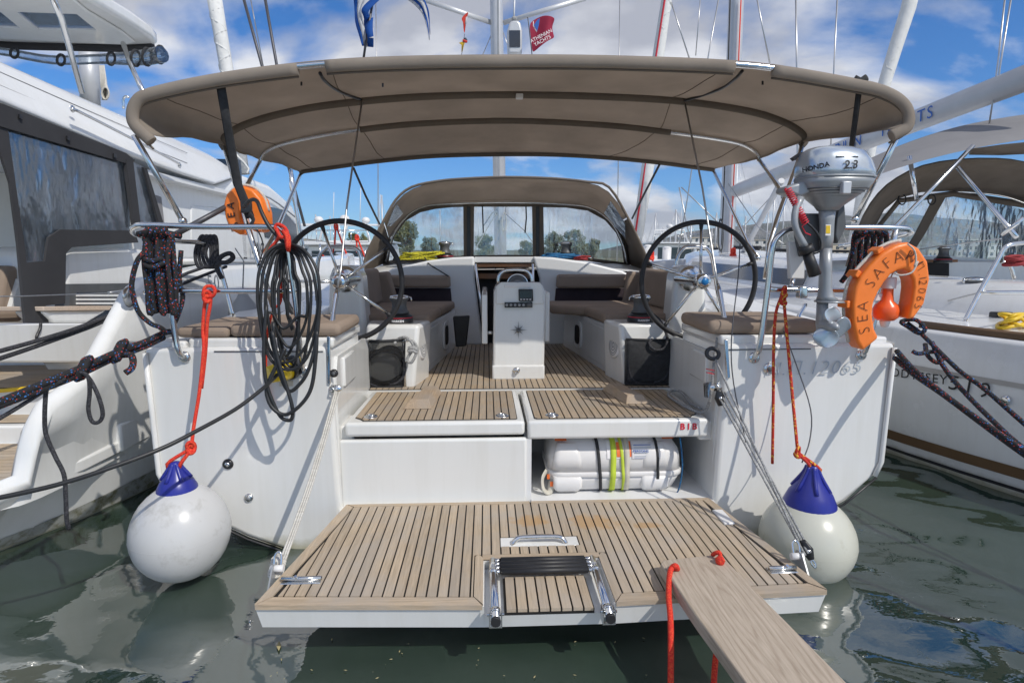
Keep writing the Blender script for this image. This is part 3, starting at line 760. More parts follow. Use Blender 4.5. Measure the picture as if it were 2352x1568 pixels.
# ---- cushions (each lies loose on its seat)
def cushion(px, name, label, group=None, th=0.075, z0=0.968, m=CUSH, bev=0.028):
    return solo(name, MB().prism([(x, y, z0 + th) for x, y in px], (0, 0, -th)), m, label, 'cushion', group, bevel=bev, seg=4)
cushion([(-0.60, 3.86), (-0.56, 4.42), (-1.20, 4.42), (-1.20, 3.82)], 'seat_cushion', 'taupe seat cushion on the port settee, right behind the port winch')
cushion([(-0.56, 4.43), (-0.49, 5.08), (-1.20, 5.08), (-1.20, 4.43)], 'seat_cushion', 'taupe seat cushion on the port settee, nearest the cabin bulkhead')
cushion([(0.60, 3.86), (0.56, 4.42), (1.20, 4.42), (1.20, 3.82)], 'seat_cushion', 'sunlit taupe seat cushion on the starboard settee, right behind the starboard winch')
cushion([(0.56, 4.43), (0.31, 4.62), (0.31, 5.08), (1.20, 5.08), (1.20, 4.43)], 'seat_cushion', 'taupe seat cushion on the starboard settee, reaching round to the companionway')
for s, nm in ((-1, 'port'), (1, 'starboard')):
    b1 = MB().prism([(s*1.20, 4.0, 1.04), (s*1.20, 5.0, 1.04), (s*1.24, 5.0, 1.335), (s*1.24, 4.0, 1.32)], (-s*0.10, 0, 0))
    solo('back_cushion', b1, CUSH, 'tall taupe backrest cushion along the %s coaming' % nm, 'cushion', bevel=0.03, seg=4)
    pxs = [(891, 632), (1033, 632), (1035, 661), (888, 661)] if s < 0 else [(1281, 630), (1443, 630), (1441, 662), (1278, 662)]
    solo('back_cushion', plateY(pxs, 5.08, 0.085), CUSH, 'low padded bolster on the cabin bulkhead above the %s settee' % nm, 'cushion', bevel=0.025, seg=4)
    b2 = MB().prism([UY(x, y, 4.95) for x, y in ([(868, 700), (915, 700), (893, 622), (845, 630)] if s < 0 else [(1432, 700), (1545, 712), (1550, 632), (1443, 622)])], (0, 0.09, 0))
    solo('corner_cushion', b2, CUSH, 'taupe corner cushion leaning in the forward end of the %s settee' % nm, 'cushion', bevel=0.03, seg=4)
# helm seat cushions
solo('helm_cushion', MB().prism([(-1.66, 2.69, 1.10), (-1.62, 3.1, 1.11), (-1.40, 3.1, 1.11), (-1.42, 2.69, 1.10)], (0, 0, -0.05)), CUSH, 'short taupe helm seat cushion at the outer port corner, under the black mooring rope', 'cushion', bevel=0.02, seg=3)
solo('helm_cushion', MB().prism([(-1.415, 2.685, 1.115), (-1.395, 3.12, 1.12), (-0.90, 3.12, 1.12), (-0.90, 2.685, 1.115)], (0, 0, -0.062)), CUSH, 'long taupe helm seat cushion to port, behind the hanging black cable', 'cushion', bevel=0.025, seg=3)
solo('helm_cushion', MB().prism([(0.875, 2.685, 1.12), (0.875, 3.12, 1.125), (1.43, 3.12, 1.125), (1.43, 2.685, 1.12)], (0, 0, -0.068)), CUSH, 'taupe helm seat cushion to starboard, behind the outboard propeller', 'cushion', bevel=0.028, seg=3)

# ---- steering wheels and pedestals
def wheel(x, rot, blue):
    wo = part('steering_wheel', MB().tube([(0.348 * math.cos(a * math.pi / 36), 0, 0.348 * math.sin(a * math.pi / 36)) for a in range(72)], 0.0155, 12, closed=True), BLACK, yacht)
    wo.location = (x, 3.38, 1.285)
    for k in range(5):
        a = rot + k * 2 * math.pi / 5; d = Vector((math.cos(a), 0, math.sin(a)))
        s_ = sub('spoke', MB().tube([d * 0.03 + Vector((0, -0.03, 0)), d * 0.315], 0.009, 10), STEEL, wo)
        sub('spoke_socket', MB().tube([d * 0.305, d * 0.345], [0.010, 0.015], 10), BLACK, s_)
    a = rot + math.radians(90 - 72 * 0) if blue else rot + math.radians(80)
    h = sub('hub', MB().lathe([(0, -0.10), (0.034, -0.10), (0.042, -0.092), (0.048, -0.06), (0.05, -0.03), (0.038, 0.0), (0.034, 0.36)], ax='Y', n=28), STEEL, wo)
    if blue:
        sub('hub_badge', MB().lathe([(0, -0.1035), (0.021, -0.1035), (0.022, -0.099)], ax='Y', n=20), M('blue_badge', (0.01, 0.16, 0.42), 0.3), h)
    else:
        sub('hub_cap', MB().lathe([(0, -0.102), (0.022, -0.102), (0.024, -0.098)], ax='Y', n=20), GREYD, h)
    return wo
wheel(UY(786, 640, 3.38).x, math.radians(35.7), False)
wheel(UY(1605, 640, 3.38).x, math.radians(18), True)
for s, cx in ((-1, -1.12), (1, 1.145)):
    pb = MB()
    prof = [(-0.125, 0.60), (-0.125, 0.95), (-0.105, 1.30), (-0.075, 1.375), (0.075, 1.375), (0.105, 1.30), (0.125, 0.95), (0.125, 0.60)]
    pb.prism([(cx + x, 3.72, z) for x, z in prof], (0, 0.2, 0))
    pd = part('wheel_pedestal', pb, GEL, yacht, bevel=0.03, seg=4)
    part('pedestal_foot', MB().box((cx - 0.15, 3.66, 0.60), (cx + 0.15, 3.98, 0.93)), GEL, pd, bevel=0.04, seg=4)
    part('steering_plate', MB().lathe([(0, -0.02), (0.05, -0.02), (0.065, -0.012), (0.082, -0.008), (0.085, 0.0)], (cx, 3.718, 1.285), 'Y', 28), STEEL, pd)
    pxs = [(838, 728), (838, 700), (829, 592), (816, 571), (800, 567), (762, 567), (747, 572), (730, 600), (728, 690)] if s < 0 else [(1546, 716), (1546, 690), (1553, 602), (1568, 572), (1582, 567), (1610, 567), (1624, 571), (1636, 592), (1645, 650), (1655, 716)]
    hp = part('guard_hoop', MB().tube(PP([(x, y, 3.95) for x, y in pxs]), 0.014, 10, sub=3), STEEL, yacht)
    part('hoop_strut', MB().tube([UY(pxs[1][0], pxs[1][1] - 40, 3.95), UY(pxs[1][0] + (-22 if s < 0 else 22), pxs[1][1] - 40, 3.9)], 0.009, 8), STEEL, hp)

# ---- winches
def winch(loc, k=1.0, parent=None, handle=1, txt=True):
    w0 = part('winch', MB().lathe([(0, 0.0), (0.092*k, 0.0), (0.095*k, 0.006*k), (0.090*k, 0.05*k), (0.072*k, 0.062*k), (0.060*k, 0.066*k)], n=28), BLKM, parent)
    w0.location = loc
    d = sub('winch_drum', MB().lathe([(0.060*k, 0.066*k), (0.072*k, 0.07*k), (0.058*k, 0.085*k), (0.050*k, 0.12*k), (0.053*k, 0.15*k), (0.068*k, 0.165*k), (0.068*k, 0.172*k)], n=28), GREYD, w0)
    sub('winch_top', MB().lathe([(0.066*k, 0.172*k), (0.070*k, 0.178*k), (0.062*k, 0.190*k), (0.025*k, 0.197*k), (0, 0.198*k)], n=28), STEEL, w0)
    sub('self_tailing_arm', MB().tube([(handle * 0.066*k, 0, 0.182*k), (handle * 0.085*k, -0.01*k, 0.178*k), (handle * 0.088*k, -0.012*k, 0.155*k)], 0.006*k, 8), STEEL, w0)
    sub('red_ring', MB().lathe([(0.0935*k, 0.036*k), (0.0945*k, 0.038*k), (0.0925*k, 0.041*k)], n=28), PRINTR, w0)
    if txt:
        me = text_mesh('HARKEN', 0.021*k, 0.0008, 1.05, bold=0.0006)
        for v in me.vertices:
            a = v.co.x / (0.0955*k); z = v.co.y + 0.018*k; r = 0.0958*k + v.co.z
            v.co = (r * math.sin(a), -r * math.cos(a), z)
        sub('lettering', me, PRINTW, w0)
    return w0
winch((-0.765, 3.64, 1.012), 0.90, yacht, 1)
winch((0.79, 3.62, 1.012), 0.90, yacht, -1)
winch(tuple(UY(1022, 592, 5.75) + Vector((0, 0, -0.02))), 0.92, yacht, 1, False)
winch(tuple(UY(1300, 592, 5.75) + Vector((0, 0, -0.02))), 0.92, yacht, -1, False)

# ---- centre pedestal with instruments and folding table leaves
pod = part('cockpit_pedestal', MB().prism([(-0.171, 3.675, 0.625), (0.171, 3.675, 0.625), (0.178, 3.685, 1.20), (0.160, 3.69, 1.245), (-0.142, 3.69, 1.245), (-0.160, 3.685, 1.20)], (0, 0.34, 0)), GEL, yacht, bevel=0.018, seg=4)
part('pedestal_plinth', MB().box((-0.174, 3.668, 0.622), (0.174, 4.0, 0.722)), GEL, pod, bevel=0.012, seg=3)
part('instrument_panel', plateY([(1139, 698), (1248, 698), (1247, 658), (1240, 648), (1150, 648), (1140, 658)], 3.674, 0.012), GEL, pod, bevel=0.006)
part('table_leaf', MB().box((-0.240, 3.70, 0.86), (-0.203, 4.75, 1.185)), GEL, pod, bevel=0.008)
part('table_leaf', MB().box((0.182, 3.78, 0.86), (0.216, 4.75, 1.195)), GEL, pod, bevel=0.008)
part('leaf_hinge', MB().tube([(-0.205, 3.74, 0.93), (-0.17, 3.74, 0.93)], 0.012, 8), STEEL, pod)
ds = part('chart_display', plateY([(1191, 664), (1224, 664), (1225, 692), (1192, 692)], 3.655, 0.02), BLKM, pod, bevel=0.004)
part('display_glass', plateY([(1194, 668), (1221.5, 668), (1222, 684), (1194.5, 684)], 3.6535, 0.004), SCREEN, ds)
for k in range(4):
    part('display_key', plateY([(1195 + k*7, 686.5), (1199 + k*7, 686.5), (1199 + k*7, 688.5), (1195 + k*7, 688.5)], 3.653, 0.003), PRINTW, ds)
sw = part('switch_panel', plateY([(1159, 694.5), (1223, 693.5), (1223, 706), (1159, 706.5)], 3.662, 0.012), BLKM, pod)
for k in range(5):
    c = UY(1164 + k * 9.6, 700.3, 3.6605)
    part('switch_knob', MB().lathe([(0, -0.006), (0.008, -0.006), (0.0095, 0)], c, 'Y', 12), GREYP, sw)
part('engine_key', MB().lathe([(0, -0.012), (0.009, -0.012), (0.016, -0.004), (0.017, 0)], UY(1215.5, 700, 3.6605), 'Y', 16), GREYD, sw)
st = MB(); c = UY(1191, 758, 3.668); vs = [c + Vector((0, -0.014, 0))]
for k in range(16):
    a = math.pi / 2 + k * math.pi / 8; r = (0.06 if k % 4 == 0 else 0.043) if k % 2 == 0 else 0.0125
    vs.append(c + Vector((math.cos(a) * r, 0.006, math.sin(a) * r)))
st.add(vs, [(0, 1 + k, 1 + (k + 1) % 16) for k in range(16)]); part('compass_star_emblem', st, M('chrome_emblem', (0.42, 0.43, 0.45), 0.12, metal=1.0), pod)
c = UY(1186, 851, 3.664)
part('padeye', MB().lathe([(0, -0.006), (0.018, -0.006), (0.022, 0)], c, 'Y', 16, 1, 1.1).tube([c + Vector((0.013 * math.cos(a * math.pi / 6), -0.012, 0.013 * math.sin(a * math.pi / 6) - 0.004)) for a in range(12)], 0.004, 6, closed=True), STEEL, pod)
c = UY(1188, 652, 3.74)
cp = part('compass_base', plateY([(1158, 652), (1219, 652), (1219, 661), (1158, 661)], 3.67, 0.13), WHITEP, pod, bevel=0.006)
part('compass_dome', MB().lathe([(0.066, 0), (0.064, 0.02), (0.05, 0.045), (0.03, 0.058), (0, 0.063)], c, n=24), M('smoked_dome', (0.10, 0.11, 0.12), 0.05, coat=0.8), cp)
part('dome_ring', MB().tube([c + Vector((0.066 * math.cos(a * math.pi / 12), -0.03, 0.064 * math.sin(a * math.pi / 12))) for a in range(13)], 0.005, 8), STEEL, cp)
part('grab_hoop', MB().tube(PP([(1144, 650, 3.72), (1146, 635, 3.72), (1155, 624, 3.72), (1170, 620, 3.72), (1198, 620, 3.72), (1212, 624, 3.72), (1220, 635, 3.72), (1222, 650, 3.72)]), 0.0115, 10, sub=3), STEEL, pod)

# ---- net bags hung on the plinths
netm, t, b = newmat('black_net_bag')
o_ = t.nodes['Material Output']; tr = t.nodes.new('ShaderNodeBsdfTransparent'); ms = t.nodes.new('ShaderNodeMixShader')
ms.inputs[0].default_value = 0.5; b.inputs['Base Color'].default_value = (0.012, 0.012, 0.013, 1); b.inputs['Roughness'].default_value = 0.85
t.links.new(b.outputs[0], ms.inputs[1]); t.links.new(tr.outputs[0], ms.inputs[2]); t.links.new(ms.outputs[0], o_.inputs['Surface'])
def bag(pxs, Y, label, coil, m, rail_x):
    c = UY((pxs[0][0] + pxs[2][0]) / 2, pxs[2][1], Y)
    th = thing('rope_bag', c, label, 'bag')
    bm_ = MB(); fr = [UY(x, y, Y) for x, y in pxs]; k = [Vector((0, 0.10, 0))] * len(fr)
    n = 8; rows = []
    for i in range(n + 1):
        tt = i / n; a = fr[0].lerp(fr[3], tt); e = fr[1].lerp(fr[2], tt); row = []
        bul = 0.035 * math.sin(math.pi * min(1, tt * 1.05))
        for j in range(11):
            u = j / 10; p = a.lerp(e, u); p = p + Vector((0.004 * math.sin(9 * tt + 5 * u), -bul * math.sin(math.pi * u) - 0.003 * math.sin(13 * u + 7 * tt), 0))
            row.append(p)
        rows.append(row)
    bm_.grid(rows); part('net_front', bm_, m, th, solid=0.002)
    part('bag_hem', MB().tube([fr[0], fr[0].lerp(fr[1], 0.5) + Vector((0, -0.004, -0.003)), fr[1]], 0.010, 8, flat=0.5).tube([fr[3], fr[2]], 0.008, 6).tube([fr[0], fr[3]], 0.006, 6).tube([fr[1], fr[2]], 0.006, 6), STRAP, th)
    lp = []
    for i in range(60):
        a = i * 0.33; r = 0.105 + 0.018 * math.sin(i * 0.7)
        m0 = (fr[0] + fr[1] + fr[2] + fr[3]) / 4
        lp.append(m0 + Vector((r * math.cos(a) * 1.05, 0.018 + 0.02 * math.sin(i * 0.43), r * math.sin(a) * 1.15 - 0.02)))
    part('coiled_line', MB().tube(lp, 0.009, 6, sub=2), coil, th)
    return th
bag([(833, 784), (930, 781), (925, 887), (838, 890)], 3.455, 'black net bag full of coiled line hanging on the port winch plinth', DKROPE, netm, 0)
bag([(1437, 780), (1550, 781), (1538, 881), (1436, 881)], 3.43, 'black bag with a grey line over its rim on the starboard winch plinth', DKROPE, STRAP, 0)
sb_ = MB(); fr = [UY(x, y, 4.55) for x, y in ((1040, 727), (1079, 725), (1071, 795), (1047, 797))]
sb_.prism(fr, (0, 0.06, 0)); solo('litter_bag', sb_, BLACK, 'slim black waste bag hanging beside the companionway on the port side', 'bag', bevel=0.01)
# stand-off rails the bags hang on
for px, y0 in ((918, 783), (1467, 783)):
    c = UY(px, y0, 3.44)
    part('bag_rail', MB().tube([c + Vector((-0.05, 0.02, 0)), c + Vector((0.05, 0.02, 0))], 0.010, 8).tube([c + Vector((0.02, 0.02, 0)), c + Vector((0.02, 0.03, -0.30))], 0.010, 8), STEEL, yacht)
# grey line coiled over the port plinth
solo('coiled_line', MB().tube(PP([(905, 790, 3.45), (915, 778, 3.46), (932, 775, 3.42), (945, 785, 3.40), (950, 800, 3.40), (940, 815, 3.40), (935, 828, 3.40), (945, 832, 3.39), (955, 815, 3.39), (958, 800, 3.40), (950, 785, 3.40), (935, 779, 3.41)]), 0.009, 8, sub=5).tube(PP([(938, 800, 3.39), (950, 798, 3.385), (957, 803, 3.39)]), 0.012, 8, sub=4).tube(PP([(937, 806, 3.39), (949, 805, 3.385), (957, 810, 3.39)]), 0.012, 8, sub=4), GREYROPE, 'grey line coiled and hitched over the port winch plinth above the net bag', 'rope')
solo('looped_line', MB().tube(PP([(1490, 715, 3.55), (1515, 735, 3.5), (1530, 765, 3.45), (1532, 785, 3.40), (1525, 800, 3.39), (1508, 804, 3.385), (1495, 797, 3.39), (1491, 786, 3.41), (1498, 779, 3.43)]), 0.009, 8, sub=5), DKROPE, 'dark line led from the starboard winch and looped over the black bag', 'rope')
# line tails on the cabin top
def tangle(name, px, py, Y, wpx, hpx, n, r, m, label, seed):
    rnd = random.Random(seed); pts = []
    for i in range(n):
        a = i * 1.25
        pts.append(UY(px + wpx * (0.45 * math.cos(a) + 0.15 * rnd.uniform(-1, 1)), py + hpx * (0.35 * math.sin(a * 0.77) + 0.12 * rnd.uniform(-1, 1)), Y + 0.12 * math.sin(a) + 0.03 * rnd.uniform(-1, 1)))
    return solo(name, MB().tube(pts, r, 7, sub=4), m, label, 'rope')
tangle('coiled_line', 965, 588, 5.62, 95, 22, 34, 0.009, YELROPE, 'yellow-green line heaped on the cabin top beside the port winch', 1)
tangle('coiled_line', 950, 598, 5.66, 105, 12, 24, 0.010, DKROPE, 'black line under the yellow-green heap on the cabin top', 2)
tangle('coiled_line', 1288, 588, 5.62, 90, 12, 30, 0.010, BLUEROPE, 'blue line heaped round the starboard cabin-top winch', 3)
tangle('coiled_line', 1335, 592, 5.55, 35, 10, 18, 0.009, DREDROPE, 'dark red line end lying beside the blue heap on the cabin top', 4)
solo('line_tail', MB().tube(PP([(976, 592, 5.5), (985, 606, 5.17), (1010, 622, 5.16), (1030, 634, 5.06)]), 0.006, 6, sub=4), DKROPE, 'thin dark line running down the port bulkhead to the bolster', 'rope')

# wooden chocks on the locker lids
for pts, lab in ((((-0.655, 2.93), (-0.50, 2.93), (-0.475, 3.30), (-0.575, 3.30)), 'sunlit wooden foot chock on the port locker lid'), (((0.55, 2.98), (0.685, 2.98), (0.60, 3.33), (0.49, 3.33)), 'shaded wooden foot chock on the starboard locker lid')):
    bm_ = MB(); n = 4; cx = sum(p[0] for p in pts) / 4; cy = sum(p[1] for p in pts) / 4
    vs = [Vector((x, y, 0.631)) for x, y in pts] + [Vector((cx + (x - cx) * 0.62, cy + (y - cy) * 0.86, 0.678)) for x, y in pts]
    bm_.add(vs, [[3,2,1,0], [4,5,6,7]] + [[i, (i+1) % 4, (i+1) % 4 + 4, i + 4] for i in range(4)])
    solo('foot_chock', bm_, TEAKB, lab, 'wood block', bevel=0.003)
solo('coiled_line', MB().tube(PP([(1648, 775, 2.72), (1640, 830, 2.70), (1633, 900, 2.69), (1622, 940, 2.74), (1600, 945, 2.80), (1560, 925, 2.92), (1535, 907, 3.1), (1545, 897, 3.2), (1565, 900, 3.15), (1585, 925, 2.95), (1610, 938, 2.82)]), 0.0075, 8, sub=5), GREYROPE, 'grey control line looped on the starboard end of the right locker lid', 'rope')

# ================================================================ SPRAYHOOD
hood = part('sprayhood', MB().tube(PP([(833, 631, 5.3), (843, 581, 5.3), (880, 510, 5.32), (909, 459, 5.35), (945, 430, 5.35), (1000, 417, 5.35), (1060, 411, 5.35), (1160, 407, 5.35), (1270, 410, 5.35), (1350, 418, 5.35), (1399, 430, 5.35), (1443, 502, 5.32), (1481, 581, 5.3), (1504, 632, 5.3)]), 0.012, 8, sub=3), CANVD, yacht)
aft = [(833, 631, 5.3), (843, 581, 5.3), (880, 510, 5.32), (909, 459, 5.35), (945, 430, 5.35), (1000, 417, 5.35), (1060, 411, 5.35), (1160, 407, 5.35), (1270, 410, 5.35), (1350, 418, 5.35), (1399, 430, 5.35), (1443, 502, 5.32), (1481, 581, 5.3), (1504, 632, 5.3)]
fwd = [(880, 606, 6.1), (884, 580, 6.1), (892, 548, 6.1), (915, 507, 6.1), (955, 478, 6.1), (1015, 466, 6.1), (1080, 462, 6.1), (1160, 461, 6.1), (1240, 463, 6.1), (1310, 467, 6.1), (1372, 478, 6.1), (1420, 518, 6.1), (1440, 562, 6.1), (1446, 608, 6.1)]
A = PP(aft); B = PP(fwd); rows = []
for k in range(9):
    tt = k / 8; row = []
    for i, (p, q) in enumerate(zip(A, B)):
        v = p.lerp(q, tt); v.z += 0.035 * math.sin(math.pi * tt) * (1 if 2 < i < 11 else 0.2); row.append(v)
    rows.append(row)
part('hood_canopy', MB().grid([r[2:12] for r in rows]), CANV, hood, solid=0.003, subs=1)
for sl in (slice(0, 3), slice(11, 14)):
    part('hood_side', MB().grid([r[sl] for r in rows]), CANVD, hood, solid=0.003)
# window frame canvas as bands round the panes
WP = [[(893, 601), (897, 570), (907, 541), (932, 507), (965, 488), (1000, 480), (1040, 476), (1064, 475), (1067, 591)],
      [(1087, 475), (1223, 475), (1225, 588), (1086, 588)],
      [(1246, 476), (1300, 477), (1350, 484), (1390, 506), (1415, 535), (1428, 565), (1433, 603), (1248, 589)]]
inn = [(893, 601), (897, 570), (907, 541), (932, 507), (965, 488), (1000, 480), (1040, 476), (1087, 475), (1223, 475), (1246, 476), (1300, 477), (1350, 484), (1390, 506), (1415, 535), (1428, 565), (1433, 603)]
outl = [(880, 608), (884, 575), (894, 540), (922, 499), (958, 478), (1000, 468), (1040, 464), (1087, 461), (1223, 462), (1246, 463), (1305, 466), (1358, 474), (1402, 498), (1430, 530), (1442, 562), (1447, 610)]
part('window_frame', MB().grid([PP([(x, y, 6.1) for x, y in inn]), PP([(x, y, 6.1) for x, y in outl])]), CANVD, hood, solid=0.006)
for px in ([(1064, 473), (1089, 473), (1088, 592), (1065, 592)], [(1222, 473), (1248, 473), (1250, 592), (1224, 592)]):
    fr = part('window_mullion', plateY(px, 6.095, 0.008), CANVD, hood)
    cxm = (px[0][0] + px[1][0]) / 2
    part('zip', plateY([(cxm - 4, 475), (cxm + 4, 475), (cxm + 4, 591), (cxm - 4, 591)], 6.088, 0.004), BLKM, fr)
part('window_hem', MB().tube(PP([(880, 606, 6.1), (960, 598, 6.1), (1066, 591, 6.1), (1160, 589, 6.1), (1250, 590, 6.1), (1350, 596, 6.1), (1446, 608, 6.1)]), 0.018, 8), CANVD, hood)
for k, w_ in enumerate(WP): part('window_pane', plateY(w_, 6.101, 0.0015), FILM, hood)
part('hood_bow', MB().tube(PP([(886, 600, 6.07), (900, 545, 6.07), (928, 503, 6.07), (960, 480, 6.07), (1000, 470, 6.06), (1160, 465, 6.06), (1310, 470, 6.06), (1365, 481, 6.07), (1408, 515, 6.07), (1432, 565, 6.07), (1440, 605, 6.07)]), 0.011, 8, sub=3), STEEL, hood)
for px in ((1108, 475), (1208, 475)):
    part('window_strap', MB().tube(PP([(px[0], px[1] - 2, 6.07), (px[0] + 1, 500, 6.065), (px[0] - 2 + 4 * (px[0] < 1150), 535, 6.06)]), 0.007, 6, flat=0.3), STRAP, hood)
# little side panes between arch and window
part('side_pane', MB().prism(PP([(909, 466, 5.45), (925, 490, 5.75), (897, 520, 5.75), (888, 520, 5.5)]), (0.003, 0.003, 0)), FILM, hood)
part('side_pane', MB().prism(PP([(1403, 462, 5.45), (1436, 512, 5.5), (1437, 548, 5.75), (1388, 490, 5.75)]), (-0.003, 0.003, 0)), FILM, hood)

# ================================================================ BIMINI
H = [(2.70, [(335, 313), (293, 268), (300, 222), (345, 200), (505, 168), (710, 143), (900, 132), (1176, 128), (1450, 131), (1740, 145), (1975, 182), (2055, 203), (2096, 236), (2098, 278), (2060, 300)]),
     (3.36, [(517, 341), (509, 326), (520, 310), (560, 287), (640, 262), (760, 240), (960, 222), (1176, 217), (1400, 222), (1575, 233), (1720, 255), (1800, 280), (1842, 305), (1850, 322), (1840, 335)]),
     (3.86, [(597, 374), (598, 364), (610, 348), (640, 333), (700, 318), (800, 301), (960, 284), (1176, 277), (1400, 288), (1540, 304), (1640, 318), (1700, 330), (1732, 346), (1745, 362), (1742, 372)]),
     (4.58, [(690, 400), (693, 398), (700, 395), (730, 391), (780, 384), (860, 373), (1000, 360), (1176, 356), (1300, 358), (1420, 366), (1520, 376), (1580, 384), (1618, 389), (1634, 391), (1640, 393)])]
H[0] = (2.70, [(1190 + (x - 1190) * 0.985, y + 7) for x, y in H[0][1]])
HP = [[UY(x, y, Y) for x, y in pts] for Y, pts in H]
def cr1(p0, p1, p2, p3, t): return 0.5 * ((2*p1) + (p2-p0)*t + (2*p0-5*p1+4*p2-p3)*t*t + (3*p1-p0-3*p2+p3)*t**3)
def densify(pts, k):
    o = []; m = len(pts)
    for i in range(m - 1):
        p0 = pts[i-1] if i else pts[0]*2 - pts[1]; p3 = pts[i+2] if i + 2 < m else pts[-1]*2 - pts[-2]
        for j in range(k): o.append(cr1(p0, pts[i], pts[i+1], p3, j / k))
    return o + [pts[-1]]
HD = [densify(h, 5) for h in HP]
bim = part('bimini', MB().tube(HP[0], 0.0135, 10, sub=4), STEEL, yacht)
rows = []
for a in range(3):
    for k in range(8):
        tt = k / 8; row = []
        for i, (p, q) in enumerate(zip(HD[a], HD[a+1])):
            v = p.lerp(q, tt); edge = min(1.0, min(i, len(HD[a]) - 1 - i) / 14)
            v.z -= 0.022 * math.sin(math.pi * tt) * edge
            v.z += (0.020 * noise.noise(Vector((v.x * 1.6 + v.y * 2.6, v.y * 1.1, 2.0 + a))) + 0.010 * noise.noise(Vector((v.x * 5 - v.y * 4, v.y * 2.0, 5.0 + a)))) * math.sin(math.pi * tt)
            row.append(v + Vector((0, 0, 0.018)))
        rows.append(row)
rows.append([v + Vector((0, 0, 0.018)) for v in HD[3]])
part('canopy', MB().grid(rows), CANV, bim, solid=0.003)
for i_ in (14, 26, 44, 56):
    part('canopy_seam', MB().tube([r_[i_] + Vector((0, 0, -0.0045)) for r_ in rows], 0.0022, 5), CANVD, bim)
def sect(hp, x0, x1):
    return [v for v in hp if x0 <= v.x <= x1]
DD = densify(HP[0], 12)
def pxX(x, y=145): return UY(x, y, 2.7).x
for x0, x1 in ((-9, pxX(688)), (pxX(738), pxX(1706)), (pxX(1760), 9)):
    pts = sect(DD, x0, x1); m = MB()
    m.tube([p + Vector((0, 0.0, -0.011)) for p in pts], 0.027, 12, flat=0.72)
    part('rail_sleeve', m, CANV, bim)
    part('sleeve_hem', MB().tube([p + Vector((0, 0.010, -0.040)) for p in pts], 0.005, 6), CANVD, bim)
part('rail_sleeve', MB().tube(HD[1], 0.022, 10, flat=0.7), CANVD, bim)
part('bimini_bow', MB().tube(HD[2], 0.0125, 10), STEEL, bim)
part('rail_sleeve', MB().tube(sect(HD[2], UY(805, 300, 3.86).x, UY(1540, 304, 3.86).x), 0.021, 10, flat=0.7), CANVD, bim)
part('front_hem', MB().tube([p + Vector((0, -0.008, 0.005)) for p in HD[3]], 0.018, 8, flat=0.7), CANVD, bim)
for pts in ([(735, 168, 2.74), (745, 185, 2.82), (770, 205, 3.0), (800, 219, 3.2), (830, 229, 3.33)], [(1705, 163, 2.74), (1690, 180, 2.82), (1660, 202, 3.0), (1615, 219, 3.2), (1572, 231, 3.33)]):
    part('zip_seam', MB().tube(PP(pts), 0.008, 6, sub=4), BLKM, bim)
for px in ((690, 188), (877, 191), (1750, 186)):
    part('pull_tab', plateY([(px[0], px[1]), (px[0] + 4, px[1]), (px[0] + 4, px[1] + 9), (px[0], px[1] + 9)], 2.78, 0.004), BLKM, bim)
c = UY(1193, 221, 3.33); part('light_fitting', MB().box(c + Vector((-0.02, -0.02, -0.015)), c + Vector((0.02, 0.02, 0.01))), WHITEP, bim, bevel=0.004)
# frame legs and struts
for nm, pts, r, m in (
    ('bimini_leg', [(308, 310, 2.74), (422, 512, 2.95)], 0.0135, STEEL),
    ('bimini_leg', [(516, 338, 3.36), (544, 431, 3.05), (568, 517, 2.88), (597, 610, 2.84), (628, 705, 2.82)], 0.0135, STEEL),
    ('bimini_leg', [(597, 370, 3.86), (578, 405, 3.5), (552, 455, 3.0)], 0.0125, STEEL),
    ('bimini_leg', [(690, 400, 4.58), (642, 514, 3.6), (598, 598, 2.9)], 0.0125, STEEL),
    ('bimini_strut', [(551, 458, 3.0), (400, 540, 2.75)], 0.0135, DKWIRE),
    ('bimini_leg', [(2068, 300, 2.74), (1962, 508, 3.0)], 0.0145, STEEL),
    ('bimini_leg', [(1843, 328, 3.36), (1833, 372, 3.3), (1786, 500, 3.12), (1768, 560, 3.05), (1758, 640, 3.0)], 0.0135, STEEL),
    ('bimini_leg', [(1742, 365, 3.86), (1760, 390, 3.7), (1802, 450, 3.25)], 0.0125, STEEL),
    ('bimini_leg', [(1640, 395, 4.58), (1690, 500, 3.95), (1718, 560, 3.65), (1740, 590, 3.45)], 0.0125, STEEL)):
    part(nm, MB().tube(PP(pts), r, 10), m, bim)
for px, py, Y in ((552, 455, 3.0), (598, 600, 2.86), (1802, 452, 3.22), (1740, 592, 3.43), (420, 508, 2.94), (1964, 504, 2.99)):
    c = UY(px, py, Y); part('frame_joint', MB().sphere(c, 0.021, 8), STEEL, bim)
for pts in ([(505, 186, 2.71), (524, 300, 2.8), (545, 420, 2.88), (565, 470, 2.87), (575, 500, 2.85)], ):
    part('tension_strap', MB().tube(PP(pts), 0.021, 8, flat=0.12), STRAP, bim)
part('strap_buckle', MB().box(UY(566, 475, 2.84) + Vector((-0.025, -0.012, -0.03)), UY(566, 475, 2.84) + Vector((0.025, 0.012, 0.03))), BLKM, bim, bevel=0.005)
part('strap_tail', MB().tube(PP([(572, 490, 2.82), (582, 505, 2.81), (575, 520, 2.81), (592, 530, 2.81), (604, 560, 2.81), (600, 590, 2.81), (592, 610, 2.81)]), 0.013, 6, sub=3, flat=0.2), STRAP, bim)
part('tension_strap', MB().tube(PP([(1976, 186, 2.71), (1955, 345, 2.95)]), 0.016, 8, flat=0.8), STRAP, bim)
for px in (506, 1977):
    part('strap_loop', MB().tube(PP([(px - 14, 180, 2.70), (px, 186, 2.70), (px + 14, 178, 2.70)]), 0.016, 8, sub=3, flat=0.5), STRAP, bim)
